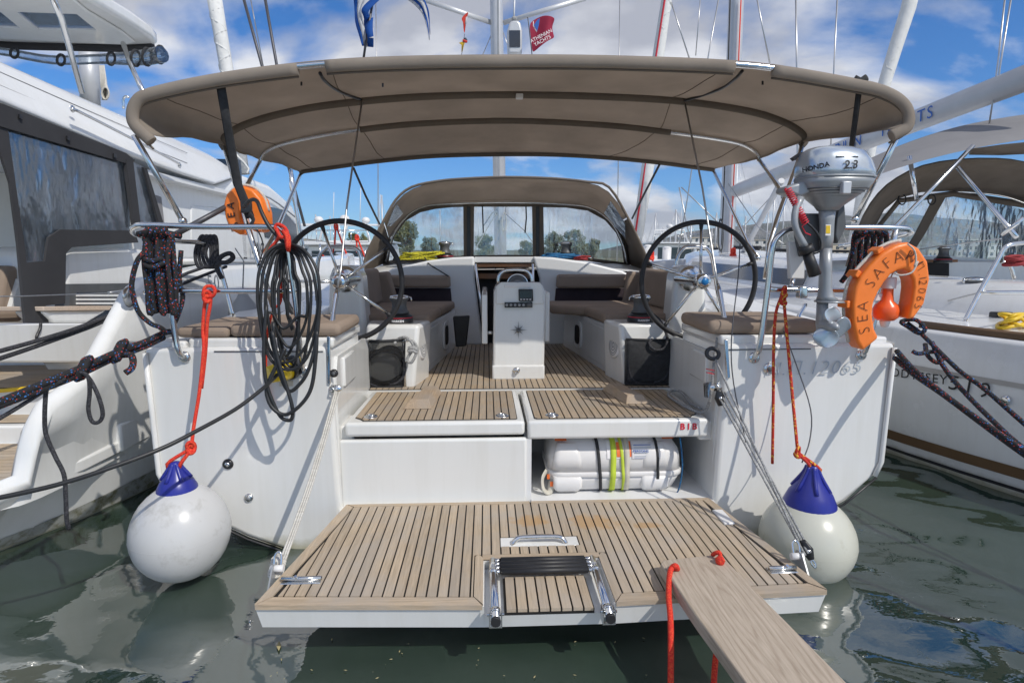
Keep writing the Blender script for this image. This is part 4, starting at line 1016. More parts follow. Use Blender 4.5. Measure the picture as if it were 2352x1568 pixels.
for pts in ([(812, 386, 4.55), (840, 450, 4.8), (872, 515, 5.1)], [(1515, 378, 4.55), (1480, 445, 4.8), (1452, 502, 5.1)]):
    part('front_strap', MB().tube(PP(pts), 0.009, 6), DKWIRE, bim)

# ================================================================ PUSHPIT RAILS
def rail(pts, r=0.0125, parent=yacht, sub_=4, nm='stern_rail'): return part(nm, MB().tube(PP(pts), r, 10, sub=sub_), STEEL, parent)
rail([(697, 850, 2.64), (690, 800, 2.61), (680, 710, 2.59), (664, 590, 2.58), (656, 545, 2.58), (645, 527, 2.58), (620, 521, 2.58), (480, 521, 2.58), (340, 517, 2.58), (312, 519, 2.59), (303, 528, 2.64), (318, 540, 2.75), (390, 553, 3.0), (470, 558, 3.2), (490, 575, 3.22), (502, 607, 3.22), (518, 658, 3.22), (538, 735, 3.2)])
rail([(690, 668, 2.59), (500, 668, 2.59), (360, 666, 2.59), (338, 669, 2.6), (345, 674, 2.68), (420, 678, 2.95)])
rail([(366, 524, 2.585), (386, 650, 2.60), (402, 770, 2.61), (408, 800, 2.61), (414, 812, 2.62), (424, 820, 2.645)], 0.0135)
rail([(1732, 822, 2.645), (1738, 812, 2.61), (1746, 790, 2.59), (1764, 660, 2.585), (1774, 572, 2.58), (1790, 541, 2.58), (1830, 525, 2.58), (1965, 523, 2.58), (2065, 524, 2.58), (2090, 529, 2.60), (2085, 537, 2.72), (2000, 552, 3.0), (1930, 565, 3.3)], 0.0135)
rail([(1760, 664, 2.59), (1850, 666, 2.59), (1935, 668, 2.59), (1960, 672, 2.6)], 0.0125)
rail([(2058, 525, 2.58), (2030, 650, 2.60), (1992, 792, 2.61), (1978, 815, 2.645)], 0.0135)
rail([(1815, 660, 2.6), (1838, 600, 2.75), (1860, 560, 2.95)], 0.0105)
rail([(1850, 700, 3.0), (1835, 725, 2.9), (1822, 760, 2.8)], 0.0105)
for px, py in ((424, 820), (1732, 822), (1978, 815), (697, 852)):
    c = UY(px, py, 2.648); part('rail_flange', MB().lathe([(0, -0.01), (0.02, -0.01), (0.028, -0.003), (0.028, 0.003)], c, 'Y', 16), STEEL, yacht)
c = UY(1842, 667, 2.585); part('rail_clamp', MB().box(c + Vector((-0.02, -0.02, -0.035)), c + Vector((0.02, 0.02, 0.02))), STEEL, yacht, bevel=0.006)
# outboard mounting board
part('outboard_bracket', plateY([(1812, 555), (1850, 555), (1848, 640), (1816, 640)], 2.56, 0.03), WHITEP, yacht, bevel=0.004)

# backstays, turnbuckles, chain plates
for pts, tb, cpl in (([(832, 229, 3.36), (797, 470, 3.12), (783, 620, 2.98), (775, 660, 2.93)], [(774, 662, 2.93), (766, 715, 2.86), (760, 770, 2.76)], [(750, 772), (757, 772), (759, 882), (752, 882)]),
                     ([(1572, 231, 3.36), (1613, 430, 3.16), (1643, 620, 2.98), (1648, 650, 2.94)], [(1649, 652, 2.94), (1660, 710, 2.86), (1671, 772, 2.76)], [(1664, 780), (1672, 780), (1678, 868), (1670, 868)])):
    st_ = part('backstay', MB().tube(PP(pts), 0.0055, 8), WIRE, yacht)
    p = PP(tb); tbk = part('turnbuckle', MB().tube([p[0], p[0].lerp(p[1], 0.3), p[1], p[1].lerp(p[2], 0.7), p[2]], [0.008, 0.015, 0.011, 0.015, 0.008], 10), STEEL, st_)
    part('toggle', MB().tube([p[2], p[2] + (p[2]-p[1]) * 0.35], [0.014, 0.018], 8, flat=0.6), STEEL, st_)
    part('chain_plate', plateY(cpl, 2.640, 0.012), STEEL, yacht, bevel=0.003)
# stainless eyes and fittings on the transom
def disc_fit(px, py, r, m1=STEEL, m2=BLKM, nm='hull_fitting'):
    c = UY(px, py, 2.65); a = part(nm, MB().lathe([(0, -0.012), (r * 0.6, -0.012), (r * 0.95, -0.006), (r, 0.002)], c, 'Y', 20), m1, yacht)
    part('fitting_core', MB().lathe([(0, -0.0145), (r * 0.42, -0.0145), (r * 0.5, -0.010)], c, 'Y', 16), m2, a)
disc_fit(524, 1065, 0.026, BLKM, STEEL); disc_fit(572, 1142, 0.022, STEEL, GREYP); disc_fit(1766, 846, 0.030, STEEL, GREYD); disc_fit(767, 857, 0.02, BLKM, GREYD)
for s, px, py in ((-1, 770, 893), (1, 1645, 890)):
    c = UY(px, py, 2.648)
    part('padeye', MB().lathe([(0, -0.008), (0.016, -0.008), (0.02, 0)], c, 'Y', 14, 1, 1.6).tube([c + Vector((-0.012, -0.005, 0.02)), c + Vector((0.0, -0.035, 0.01)), c + Vector((0.012, -0.005, -0.015))], 0.005, 8, sub=4), STEEL, yacht)
letters('N.Π.12065', 0.095, UY(1868, 846, 2.6405), (1, 0, 0.02), (0, 0, 1), PRINTG, yacht, spacing=1.15, shear=0.25, bold=-0.0015)
part('builder_plate', plateY([(1616, 880), (1634, 876), (1634, 915), (1618, 912)], 2.72, 0.004), STEEL, yacht)
# red notice lines
for k in range(2): part('warning_print', plateY([(1622, 846 + k*8), (1642, 850 + k*8), (1642, 852 + k*8), (1622, 848 + k*8)], 2.644, 0.004), PRINTR, yacht)
# shore power inlet
c = UY(656, 845, 2.648)
si = part('power_inlet', MB().box(c + Vector((-0.045, -0.012, -0.05)), c + Vector((0.045, 0.004, 0.06))), GREYD, yacht, bevel=0.006)
part('inlet_switch', MB().box(c + Vector((-0.03, -0.008, -0.085)), c + Vector((0.03, 0.002, -0.06))), CREAM, si)
plug = thing('power_plug', c + Vector((0, -0.06, -0.04)), 'bright yellow shore power plug in the port transom', 'plug')
part('plug_body', MB().tube([c + Vector((0.03, -0.01, 0.0)), c + Vector((0.0, -0.06, -0.005)), c + Vector((-0.045, -0.10, -0.012))], [0.046, 0.045, 0.038], 16), YELLOW, plug)
part('plug_collar', MB().tube([c + Vector((0.035, -0.008, 0.0)), c + Vector((0.022, -0.025, -0.002))], 0.05, 16), BLKM, plug)

# ---- mast, spreaders, shrouds
mast = part('mast', MB().tube([UY(1150, 600, 8.5), UY(1141, 60, 8.5), UY(1128, -900, 8.5)], 0.09, 14, flat=1.3), ALU, yacht)
mz = UY(1146, 560, 8.5)
part('mast_track', MB().box(UY(1146, 600, 8.38) + Vector((-0.012, 0, 0)), Vector((UY(1146, 600, 8.38).x + 0.012, 8.41, 7))), GREYP, mast)
for pts in ([(1130, 53, 8.5), (970, -2, 8.3)], [(1156, 53, 8.5), (1345, -4, 8.3)]):
    part('spreader', MB().tube(PP(pts), 0.035, 10, flat=0.5), ALU, mast)
for px in (1118, 1168):
    part('jumper_stay', MB().tube(PP([(px - (10 if px < 1140 else -6), 128, 8.5), (1133 if px < 1140 else 1154, 70, 8.5)]), 0.006, 6), WIRE, mast)
for pts in ([(862, -60, 8.3), (868, 300, 8.3), (869, 640, 8.3)], [(1424, -60, 8.3), (1421, 300, 8.3), (1417, 600, 8.3)]):
    part('shroud', MB().tube(PP(pts), 0.007, 6), WIRE, mast)
# radar / deck light housing
c = UY(1182, 85, 8.0)
rd = part('radar_housing', MB().prism([UY(x, y, 7.9) for x, y in ((1167, 124), (1165, 70), (1170, 52), (1176, 46), (1190, 46), (1196, 52), (1200, 70), (1199, 124))], (0, 0.25, 0)), ALU, mast, bevel=0.03, seg=3)
part('radar_window', plateY([(1169, 70), (1195, 70), (1195, 108), (1170, 108)], 7.89, 0.01), TINT, rd)
part('radar_pole', MB().tube(PP([(1181, 46, 7.95), (1181, 30, 7.95), (1183, -40, 7.95)]), 0.012, 8), ALU, rd)
part('halyard_ball', MB().sphere(UY(1181, 44, 7.95), 0.035, 8), GREYROPE, rd)
# boom stowed ahead, seen through the hood
part('gooseneck', MB().box(UY(1152, 498, 8.4) + Vector((-0.05, -0.05, -0.05)), UY(1152, 480, 8.4) + Vector((0.05, 0.05, 0.05))), ALU, mast, bevel=0.01)
for pts in ([(1110, 520, 8.4), (1130, 490, 8.4), (1140, 482, 8.4)], [(1075, 600, 7.0), (1110, 540, 8.0), (1140, 490, 8.4)], [(1160, 490, 8.4), (1205, 530, 8.0), (1240, 580, 7.0)]):
    part('halyard', MB().tube(PP(pts), 0.007, 6), GREYROPE, mast)
part('halyard_coil', MB().tube([UY(1158 + 5 * math.sin(i * 1.2), 510 + 22 * math.cos(i * 1.2), 8.3) for i in range(20)], 0.008, 6, sub=3), WHTROPE, mast)

# ================================================================ LOOSE THINGS ON AND ROUND THE YACHT
def far_end(pts, k=3.0):
    # carry a taut line on towards the quay
    return pts + [pts[-1] + (pts[-1] - pts[-2]) * k]
# ---- gangplank
gp = thing('gangplank', UZ(1580, 1300, 0.245), 'thick weathered wooden plank laid from the swim platform towards the quay', 'gangplank')
gz = lambda y: 0.292
top = [UZ(1517, 1294, 0.293), UZ(1524, 1285, 0.293), UZ(1650, 1272, 0.293), UZ(1660, 1277, 0.293), UZ(1764, 1384, 0.296), UZ(1946, 1568, 0.31), UZ(2060, 1690, 0.315), UZ(1792, 1690, 0.315), UZ(1714, 1568, 0.31), UZ(1600, 1415, 0.297)]
gm, t, b = newmat('weathered_softwood')
kc = UZ(1690, 1400, 0.2975)
tcn = t.nodes.new('ShaderNodeTexCoord'); mpn = t.nodes.new('ShaderNodeMapping'); mpn.vector_type = 'POINT'
sb0 = t.nodes.new('ShaderNodeVectorMath'); sb0.operation = 'SUBTRACT'; t.links.new(tcn.outputs['Object'], sb0.inputs[0]); sb0.inputs[1].default_value = (kc.x, kc.y, 0.29)
t.links.new(sb0.outputs[0], mpn.inputs[0]); mpn.inputs['Rotation'].default_value = (0, 0, R(4)); mpn.inputs['Scale'].default_value = (1, 0.13, 1)
wv = t.nodes.new('ShaderNodeTexWave'); wv.wave_type = 'RINGS'; wv.rings_direction = 'Z'; wv.inputs['Scale'].default_value = 17; wv.inputs['Distortion'].default_value = 5.0; wv.inputs['Detail'].default_value = 4; wv.inputs['Detail Scale'].default_value = 2.4
t.links.new(mpn.outputs[0], wv.inputs['Vector'])
sc3 = t.nodes.new('ShaderNodeMapping'); t.links.new(mpn.outputs[0], sc3.inputs[0]); sc3.inputs['Scale'].default_value = (1, 0.35, 1)
fine = noiz(t, sc3.outputs[0], 130, 6, 0.7)
crack = ramp(t, noiz(t, sc3.outputs[0], 30, 3, 0.5), [(0.27, (0.45,)*3), (0.32, (1, 1, 1))])
c_ = ramp(t, wv.outputs['Fac'], [(0.0, (0.35, 0.28, 0.21)), (0.22, (0.45, 0.38, 0.295)), (1.0, (0.51, 0.43, 0.34))])
c_ = mixc(t, 0.5, c_, ramp(t, fine, [(0.3, (0.26, 0.205, 0.15)), (0.7, (0.56, 0.47, 0.38))]))
c_ = mixc(t, 1.0, c_, crack, 'MULTIPLY')
t.links.new(c_, b.inputs['Base Color']); b.inputs['Roughness'].default_value = 0.85
bumpn(t, b, mixc(t, 0.6, wv.outputs['Fac'], fine), 0.25, 0.003)
part('plank_body', MB().prism(top, (0, 0, -0.046)), gm, gp, bevel=0.004, seg=2)
kc = UZ(1690, 1400, 0.2975)
part('knot', MB().lathe([(0, 0.0016), (0.012, 0.0014), (0.018, 0.0)], kc, n=16, sx=0.75, sy=1.1), M('wood_knot', (0.22, 0.155, 0.10), 0.85, var=0.3, vs=120), gp)
for px, py in ((1548, 1303), (1650, 1290), (1588, 1315)):
    part('rope_hole', MB().lathe([(0, 0.0012), (0.010, 0.001), (0.011, 0)], UZ(px, py, 0.2935), n=14), CAULK, gp)
solo('plank_rope', MB().tube([UZ(1556, 1306, 0.30), UZ(1553, 1300, 0.318), UZ(1544, 1302, 0.312)] + [UY(x, y, Y) for x, y, Y in ((1538, 1320, 1.86), (1536, 1370, 1.78), (1540, 1420, 1.70), (1541, 1490, 1.64), (1540, 1600, 1.58), (1538, 1700, 1.55))], 0.0098, 10, sub=5).sphere(UZ(1551, 1302, 0.304), 0.015, 8), RED, 'bright red rope knotted through the left hole of the gangplank and hanging down', 'rope')
solo('plank_rope', MB().tube(PP([(1647, 1485, 1.70), (1642, 1530, 1.66), (1638, 1600, 1.62), (1634, 1700, 1.6)]), 0.0098, 10, sub=4), RED, 'red rope hanging straight down under the gangplank', 'rope')
solo('plank_rope', MB().tube([UZ(1637, 1274, 0.29), UZ(1642, 1270, 0.315), UZ(1652, 1268, 0.325), UZ(1655, 1278, 0.312), UZ(1660, 1286, 0.305)], 0.008, 10, sub=4).sphere(UZ(1654, 1287, 0.307), 0.017, 8, sz=1.1).tube([UZ(1645, 1285, 0.308), UZ(1656, 1280, 0.32), UZ(1662, 1290, 0.31)], 0.008, 8, sub=3), RED, 'short red rope knotted at the right corner of the gangplank', 'rope')

# ---- ball fenders
def fender(px, py, wpx, Y, ztop, m, label, cap_label, squat=1.0, cr_=0.40, ch_=0.917):
    c = UY(px, py, Y); r = (UY(px + wpx / 2, py, Y) - UY(px - wpx / 2, py, Y)).length / 2
    th = thing('ball_fender', c + Vector((0, 0, -r * squat)), label, 'fender')
    prof = []
    for i in range(19):
        a = math.pi * i / 18
        rr = math.sin(a) * r; hh = -math.cos(a) * r * squat
        if a > math.pi * 0.5: rr *= 1.0 - 0.10 * (a / math.pi - 0.5) ** 1.0
        prof.append((rr, hh))
    part('fender_ball', MB().lathe(prof, c, n=40), m, th)
    part('mould_seam', MB().lathe([(r * 1.0005, -0.0015), (r * 1.004, 0), (r * 1.0005, 0.0015)], c, n=40), m, th)
    h0 = r * squat * ch_; r0 = r * cr_; zt = ztop - c.z
    cap = part('fender_cap', MB().lathe([(r0 * 1.01, h0 - 0.004), (r0, h0 + 0.004), (r0 * 0.82, h0 + (zt - h0) * 0.28), (r0 * 0.45, h0 + (zt - h0) * 0.58), (r0 * 0.26, h0 + (zt - h0) * 0.85), (r0 * 0.22, h0 + (zt - h0) * 0.97), (0, zt)], c, n=28), NAVY, th)
    for k in range(6):
        a = k * math.pi / 3 + 0.3; d = Vector((math.cos(a), math.sin(a), 0))
        part('cap_rib', MB().tube([c + d * r0 * 0.72 + Vector((0, 0, h0 + (zt - h0) * 0.36)), c + d * r0 * 0.32 + Vector((0, 0, h0 + (zt - h0) * 0.75)), c + d * r0 * 0.20 + Vector((0, 0, zt - 0.01))], 0.009, 6, sub=3), NAVY, cap)
    return th, c, r
f1, fc1, fr1 = fender(416, 1219, 214, 2.39, UY(437, 1058, 2.39).z, FENDW, 'glossy white ball fender with blue cap hanging on the left of the stern', '', squat=1.08)
f2, fc2, fr2 = fender(1853, 1236, 200, 2.40, UY(1840, 1068, 2.39).z, FENDC, 'cream ball fender with blue cap behind the right end of the swim platform', '', cr_=0.54, ch_=0.842)
ft1 = Vector((fc1.x, fc1.y, UY(437, 1058, 2.39).z)); ft2 = Vector((fc2.x, fc2.y, UY(1840, 1068, 2.39).z))
def knot(mb, c, r, k=1.6):
    for q in range(3):
        pts = []
        for i in range(10):
            a = i * 2 * math.pi / 10
            pts.append(c + Vector((r * k * math.cos(a), r * k * 0.8 * math.sin(a + q), r * k * 1.2 * math.sin(a) * (0.6 + 0.4 * q) + (q - 1) * r * 1.3)))
        mb.tube(pts, r, 7, closed=True, sub=2)
# fender ropes
m = MB(); r = 0.0078
m.tube(PP([(478, 676, 2.57), (470, 700, 2.57), (466, 760, 2.55), (468, 800, 2.52), (458, 900, 2.48), (445, 980, 2.44), (440, 1028, 2.41)]), r, 8, sub=4)
m.tube(PP([(484, 676, 2.565), (483, 700, 2.56), (476, 740, 2.55), (472, 810, 2.54), (463, 892, 2.52)]), r, 8, sub=4)
m.tube([UY(437, 1030, 2.41), ft1 + Vector((-0.028, -0.01, -0.01)), ft1 + Vector((0, 0.02, -0.055)), ft1 + Vector((0.028, -0.01, -0.01)), UY(441, 1030, 2.41)], r, 8, sub=4)
knot(m, UY(439, 1030, 2.41), r); knot(m, UY(476, 684, 2.56), r, 1.5)
m.tube(PP([(468, 668, 2.56), (474, 658, 2.565), (488, 658, 2.57), (494, 668, 2.56), (488, 680, 2.56), (470, 680, 2.56)]), r, 8, closed=True, sub=4)
solo('fender_rope', m, RED, 'bright red rope hitched to the port rail and holding the left ball fender', 'rope')
m = MB(); r = 0.0072
m.tube(PP([(1800, 680, 2.575), (1803, 720, 2.565), (1812, 820, 2.52), (1822, 930, 2.47), (1832, 1035, 2.41)]), r, 8, sub=4)
m.tube(PP([(1795, 680, 2.575), (1782, 720, 2.57), (1777, 800, 2.57), (1776, 930, 2.58), (1774, 1064, 2.59)]), r, 8, sub=4)
m.tube([UY(1831, 1040, 2.41), ft2 + Vector((-0.022, -0.012, 0.0)), ft2 + Vector((0.0, 0.02, -0.05)), ft2 + Vector((0.026, -0.02, -0.02)), UY(1834, 1040, 2.41)], r, 8, sub=4)
knot(m, UY(1832, 1040, 2.41), r); knot(m, UY(1799, 690, 2.57), r, 1.7); knot(m, UY(1801, 672, 2.565), r, 1.5)
solo('fender_rope', m, REDF, 'red and yellow flecked rope with a loose tail, holding the right ball fender', 'rope')

# ---- life raft canister in the open locker
raft = thing('life_raft', (0.47, 2.95, 0.215), 'white life raft canister strapped down in the open right stern locker', 'life raft')
def rsec(x0, x1, z0, z1, y0, y1, n=5):
    return
rb = MB()
def rounded(x0, x1, y0, y1, r, z):
    o = []
    for cx, cy, a0 in ((x1 - r, y1 - r, 0), (x0 + r, y1 - r, 90), (x0 + r, y0 + r, 180), (x1 - r, y0 + r, 270)):
        for k in range(6):
            a = R(a0 + k * 18); o.append(Vector((cx + r * math.cos(a), cy + r * math.sin(a), z)))
    return o
def stack(levels):
    vs = []; fs = []; n = 24
    for (x0, x1, y0, y1, r, z) in levels: vs += rounded(x0, x1, y0, y1, r, z)
    for i in range(len(levels) - 1):
        for k in range(n): fs.append((i*n+k, i*n+(k+1) % n, (i+1)*n+(k+1) % n, (i+1)*n+k))
    m = MB(); m.add(vs, fs, True); m.f.append(list(range(n))[::-1]); m.sm.append(False); m.f.append([len(vs)-n+k for k in range(n)]); m.sm.append(False)
    return m
XL, XR, YA, YB = 0.100, 0.815, 2.755, 3.16
part('canister_base', stack([(XL+.08, XR-.08, YA+.06, YB-.06, .08, .216), (XL+.035, XR-.035, YA+.025, YB-.025, .08, .235), (XL+.015, XR-.015, YA+.008, YB-.008, .08, .285), (XL+.008, XR-.008, YA+.004, YB-.004, .08, .305)]), RAFTW, raft)
part('canister_rim', stack([(XL+.006, XR-.006, YA+.002, YB-.002, .08, .305), (XL+.002, XR-.002, YA-.003, YB+.003, .08, .309), (XL+.002, XR-.002, YA-.003, YB+.003, .08, .330), (XL+.006, XR-.006, YA+.002, YB-.002, .08, .334)]), RAFTW, raft)
part('canister_lid', stack([(XL+.008, XR-.008, YA+.004, YB-.004, .08, .334), (XL+.012, XR-.012, YA+.006, YB-.006, .08, .405), (XL+.02, XR-.02, YA+.014, YB-.014, .08, .435), (XL+.045, XR-.045, YA+.045, YB-.045, .08, .475), (XL+.09, XR-.09, YA+.11, YB-.11, .07, .502), (XL+.15, XR-.15, YA+.16, YB-.16, .04, .508)]), RAFTW, raft)
for x0, x1 in ((.125, .285), (.58, .735)):
    part('canister_boss', stack([(x0, x1, YA-.004, YA+.15, .03, .352), (x0+.004, x1-.004, YA-.003, YA+.15, .03, .405), (x0+.012, x1-.012, YA+.006, YA+.16, .03, .438), (x0+.03, x1-.03, YA+.04, YA+.16, .02, .478)]), RAFTW, raft)
    part('canister_boss', stack([(x0+.02, x1-.02, YA+.02, YA+.1, .02, .222), (x0+.005, x1-.005, YA-.006, YA+.1, .02, .25), (x0+.005, x1-.005, YA-.006, YA+.1, .02, .312)]), RAFTW, raft)
def rstrap(x, w, m, nm='raft_strap', dx=0.0):
    pr = [(YA+.05, .216), (YA+.01, .235), (YA-.006, .30), (YA-.010, .31), (YA-.010, .33), (YA-.004, .345), (YA-.002, .405), (YA+.008, .44), (YA+.040, .482), (YA+.105, .508), (YA+.17, .5135), (YA+.30, .513)]
    rows = [[Vector((x + dx * (0.51 - z) / 0.3, y, z)), Vector((x + w + dx * (0.51 - z) / 0.3, y, z))] for y, z in pr]
    return part(nm, MB().grid(rows), m, raft, solid=0.003, off=0)
rstrap(.345, .016, STRAP, dx=0.025); rstrap(.655, .014, STRAP, dx=0.01); rstrap(.425, .028, LIME, dx=-0.005); rstrap(.468, .016, LIME, dx=0.02); rstrap(.495, .026, CREAM)
def raft_label(x0, x1, t0, t1, m, eps=0.002, nm='printed_label'):
    # on the sloping shoulder of the lid
    def pt(x, t):
        pr_ = [(-.4, .006, .385), (0, .006, .405), (.2, .014, .435), (.55, .045, .475), (1.1, .11, .502)]
        for (t0_, a0, z0), (t1_, a1, z1) in zip(pr_, pr_[1:]):
            if t <= t1_: k_ = (t - t0_) / (t1_ - t0_); return Vector((x, YA + a0 + (a1 - a0) * k_ - eps, z0 + (z1 - z0) * k_ + eps))
        return Vector((x, YA + .11 - eps, .502 + eps))

    rows = [[pt(x0, t0 + (t1 - t0) * k / 5), pt(x1, t0 + (t1 - t0) * k / 5)] for k in range(6)]
    return part(nm, MB().grid(rows), m, raft)
lb = raft_label(.535, .645, -0.15, 0.62, PRINTW, 0.004)
for k in range(6): raft_label(.545, .635, -0.08 + k * 0.10, -0.055 + k * 0.10, PRINTB if k in (0, 5) else PRINTG, 0.0055, 'label_line')
lb = raft_label(.405, .52, -0.1, 0.75, PRINTW, 0.0035)
raft_label(.455, .48, 0.02, 0.55, ORPRINT, 0.0055, 'label_block')
raft_label(.51, .53, 0.02, 0.6, ORPRINT, 0.0055, 'label_block')
letters('PERSONS', 0.02, Vector((.578, YA + .004, .441)), (1, 0, 0), (0, 0.45, 0.9), PRINTB, raft)
letters('FOR WATER', 0.02, Vector((.175, YA + .065, .505)), (0.35, 0.3, -0.9), (0.9, 0.3, 0.3), PRINTK, raft, bold=0.0006)
raft_label(.14, .20, 0.62, 0.82, ORPRINT, 0.012, 'label_block')
raft_label(.70, .76, 0.66, 0.80, ORPRINT, 0.012, 'label_block')
hl_ = part('carry_loop', MB().tube([(.098, 2.80, .33), (.075, 2.77, .30), (.080, 2.76, .245), (.11, 2.77, .225), (.125, 2.79, .28)], 0.017, 6, sub=4, flat=0.25), CREAM, raft)
part('loop_tab', MB().box((.098, 2.772, .295), (.112, 2.776, .32)).box((.115, 2.772, .255), (.13, 2.776, .28)), ORPRINT, hl_)
solo('trip_line', MB().tube(PP([(1562, 1005, 2.74), (1566, 1040, 2.72), (1567, 1080, 2.72), (1560, 1120, 2.75), (1548, 1142, 2.78)]), 0.004, 6, sub=4), BLUEROPE, 'thin blue trip line hanging at the right end of the life raft', 'rope')

# ---- horseshoe buoys
def horseshoe(outer, inner, Y, depth, nrm_skew, name_loc, label, withtext=True):
    base = UY(*name_loc, Y)
    th = thing('horseshoe_buoy', base, label, 'lifebuoy')
    O = [UY(x, y, Y + nrm_skew * (x - outer[0][0])) for x, y in outer]; I = [UY(x, y, Y + nrm_skew * (x - outer[0][0])) for x, y in inner]
    m = MB(); n = len(O); off = Vector((0.012, depth, 0.0))
    rings = [[], [], [], []]
    for i in range(n):
        rings[0].append(O[i]); rings[1].append(I[i]); rings[2].append(I[i] + off); rings[3].append(O[i] + off)
    fs = []
    vs = rings[0] + rings[1] + rings[2] + rings[3]
    for i in range(n - 1):
        for a, b_ in ((0, 1), (1, 2), (2, 3), (3, 0)): fs.append((a*n+i, b_*n+i, b_*n+i+1, a*n+i+1))
    fs.append((0, 3*n, 2*n, n)); fs.append((n-1, 2*n-1, 3*n-1, 4*n-1))
    m.add(vs, fs)
    part('buoy_body', m, ORANGE, th, bevel=0.014, seg=4, ang=50)
    return th, O, I, off
OUT = [(1975, 812), (1945, 772), (1934, 720), (1940, 660), (1958, 615), (1985, 580), (2018, 558), (2055, 551), (2090, 560), (2115, 582), (2132, 618), (2136, 660), (2131, 705), (2118, 728), (2092, 738)]
INN = [(2018, 775), (2004, 745), (2000, 715), (2006, 680), (2018, 650), (2032, 628), (2048, 620), (2060, 618), (2076, 622), (2086, 634), (2092, 655), (2094, 675), (2092, 690), (2082, 702), (2064, 705)]
OUT = OUT[:]; OUT[0] = (1985, 806)
OUTm = [(1982, 807), (1969, 786), (1960, 740), (1959, 700), (1966, 658), (1980, 632), (1998, 610), (2030, 579), (2060, 562), (2087, 556), (2112, 570), (2132, 600), (2137, 640), (2124, 697), (2100, 731)]
INN = [(2020, 776), (2010, 756), (2005, 722), (2007, 700), (2010, 689), (2020, 668), (2033, 648), (2048, 630), (2062, 622), (2078, 618), (2090, 625), (2099, 645), (2100, 662), (2096, 692), (2086, 734)]
bth, O, I, off = horseshoe(OUTm, INN, 2.42, 0.105, 0.0, (1990, 806), 'orange horseshoe lifebuoy with handwritten boat name on the starboard stern rail')
letters_on = 'SEA SAFARI'
mid = [(o + i) / 2 for o, i in zip(O, I)]
def along(poly):
    d = [0]
    for a, b_ in zip(poly, poly[1:]): d.append(d[-1] + (b_ - a).length)
    return d
def at(poly, d, s):
    for i in range(len(poly) - 1):
        if d[i] <= s <= d[i+1]:
            tt = (s - d[i]) / (d[i+1] - d[i]); return poly[i].lerp(poly[i+1], tt), (poly[i+1] - poly[i]).normalized()
    return poly[-1], (poly[-1] - poly[-2]).normalized()
md = densify(mid, 6); dd_ = along(md)
def write(txt, s0, step, size):
    s = s0
    for ch in txt:
        if ch != ' ':
            p, tg = at(md, dd_, s)
            up = Vector((0, -1, 0)).cross(tg); up = -up if up.dot(p - (I[7] + Vector((0, 0, -0.12)))) < 0 else up
            letters(ch, size, p + Vector((0, -0.0025, 0)), tg, up, PRINTK, bth, ext=0.0006, bold=-0.0022 * size / 0.072)
        s += step * (0.55 if ch in '.1I' else (0.9 if ch == ' ' else 1.0))
write('SEA SAFARI', 0.075, 0.0545, 0.072)
_s = dd_[10 * 6] - 0.02
write('N.Π.12065', _s, (dd_[-1] - _s - 0.02) / 7.8, 0.052)
# grab rope with webbing tabs
ro = [O[i] + Vector((0, 0.05, 0)) + (O[i] - I[i]).normalized() * 0.009 for i in range(1, 10)]
part('grab_rope', MB().tube(ro, 0.0075, 8, sub=4), WHTROPE, bth)
for i in (2, 3, 5, 7):
    p = O[i] + Vector((0, 0.05, 0)) + (O[i] - I[i]).normalized() * 0.004; tg = (O[i+1] - O[i-1]).normalized()
    nx = (O[i] - I[i]).normalized(); part('rope_tab', MB().prism([p - tg * 0.016 + Vector((0, -.035, 0)) - nx * .006, p + tg * 0.016 + Vector((0, -.035, 0)) - nx * .006, p + tg * 0.016 + Vector((0, .035, 0)) - nx * .006, p - tg * 0.016 + Vector((0, .035, 0)) - nx * .006], nx * .02), ORANGE, bth, bevel=.004)
part('tie_line', MB().tube(PP([(2085, 560, 2.40), (2100, 575, 2.40), (2104, 598, 2.40), (2100, 612, 2.40), (2108, 600, 2.40), (2095, 625, 2.40), (2070, 632, 2.41), (2055, 628, 2.42)]), 0.004, 6, sub=4), WHTROPE, bth)
# light float hanging inside
lf = thing('rescue_light', UY(2035, 750, 2.50), 'orange rescue light float hanging upside down inside the starboard horseshoe buoy', 'rescue light')
c = UY(2036, 700, 2.50)
part('float_body', MB().lathe([(0, -0.095), (0.035, -0.09), (0.052, -0.075), (0.054, -0.04), (0.047, -0.02), (0.027, -0.002), (0.023, 0.03), (0.022, 0.07), (0.024, 0.085), (0, 0.088)], c + Vector((0, 0, 0.02)), n=24), ORANGEP, lf)
part('lens', MB().lathe([(0, -0.125), (0.015, -0.12), (0.022, -0.10), (0.022, -0.088)], c + Vector((0, 0, 0.02)), n=16), WHITEP, lf)
part('clip_band', MB().lathe([(0.030, 0.055), (0.031, 0.06), (0.031, 0.10), (0.028, 0.105)], c + Vector((0, 0, 0.02)), n=16).box(c + Vector((-0.06, 0, 0.02)), c + Vector((-0.02, 0.02, 0.05))), WHITEP, lf)
part('hang_line', MB().tube(PP([(2036, 668, 2.5), (2040, 650, 2.5), (2052, 625, 2.46)]), 0.0035, 6), WHTROPE, lf)
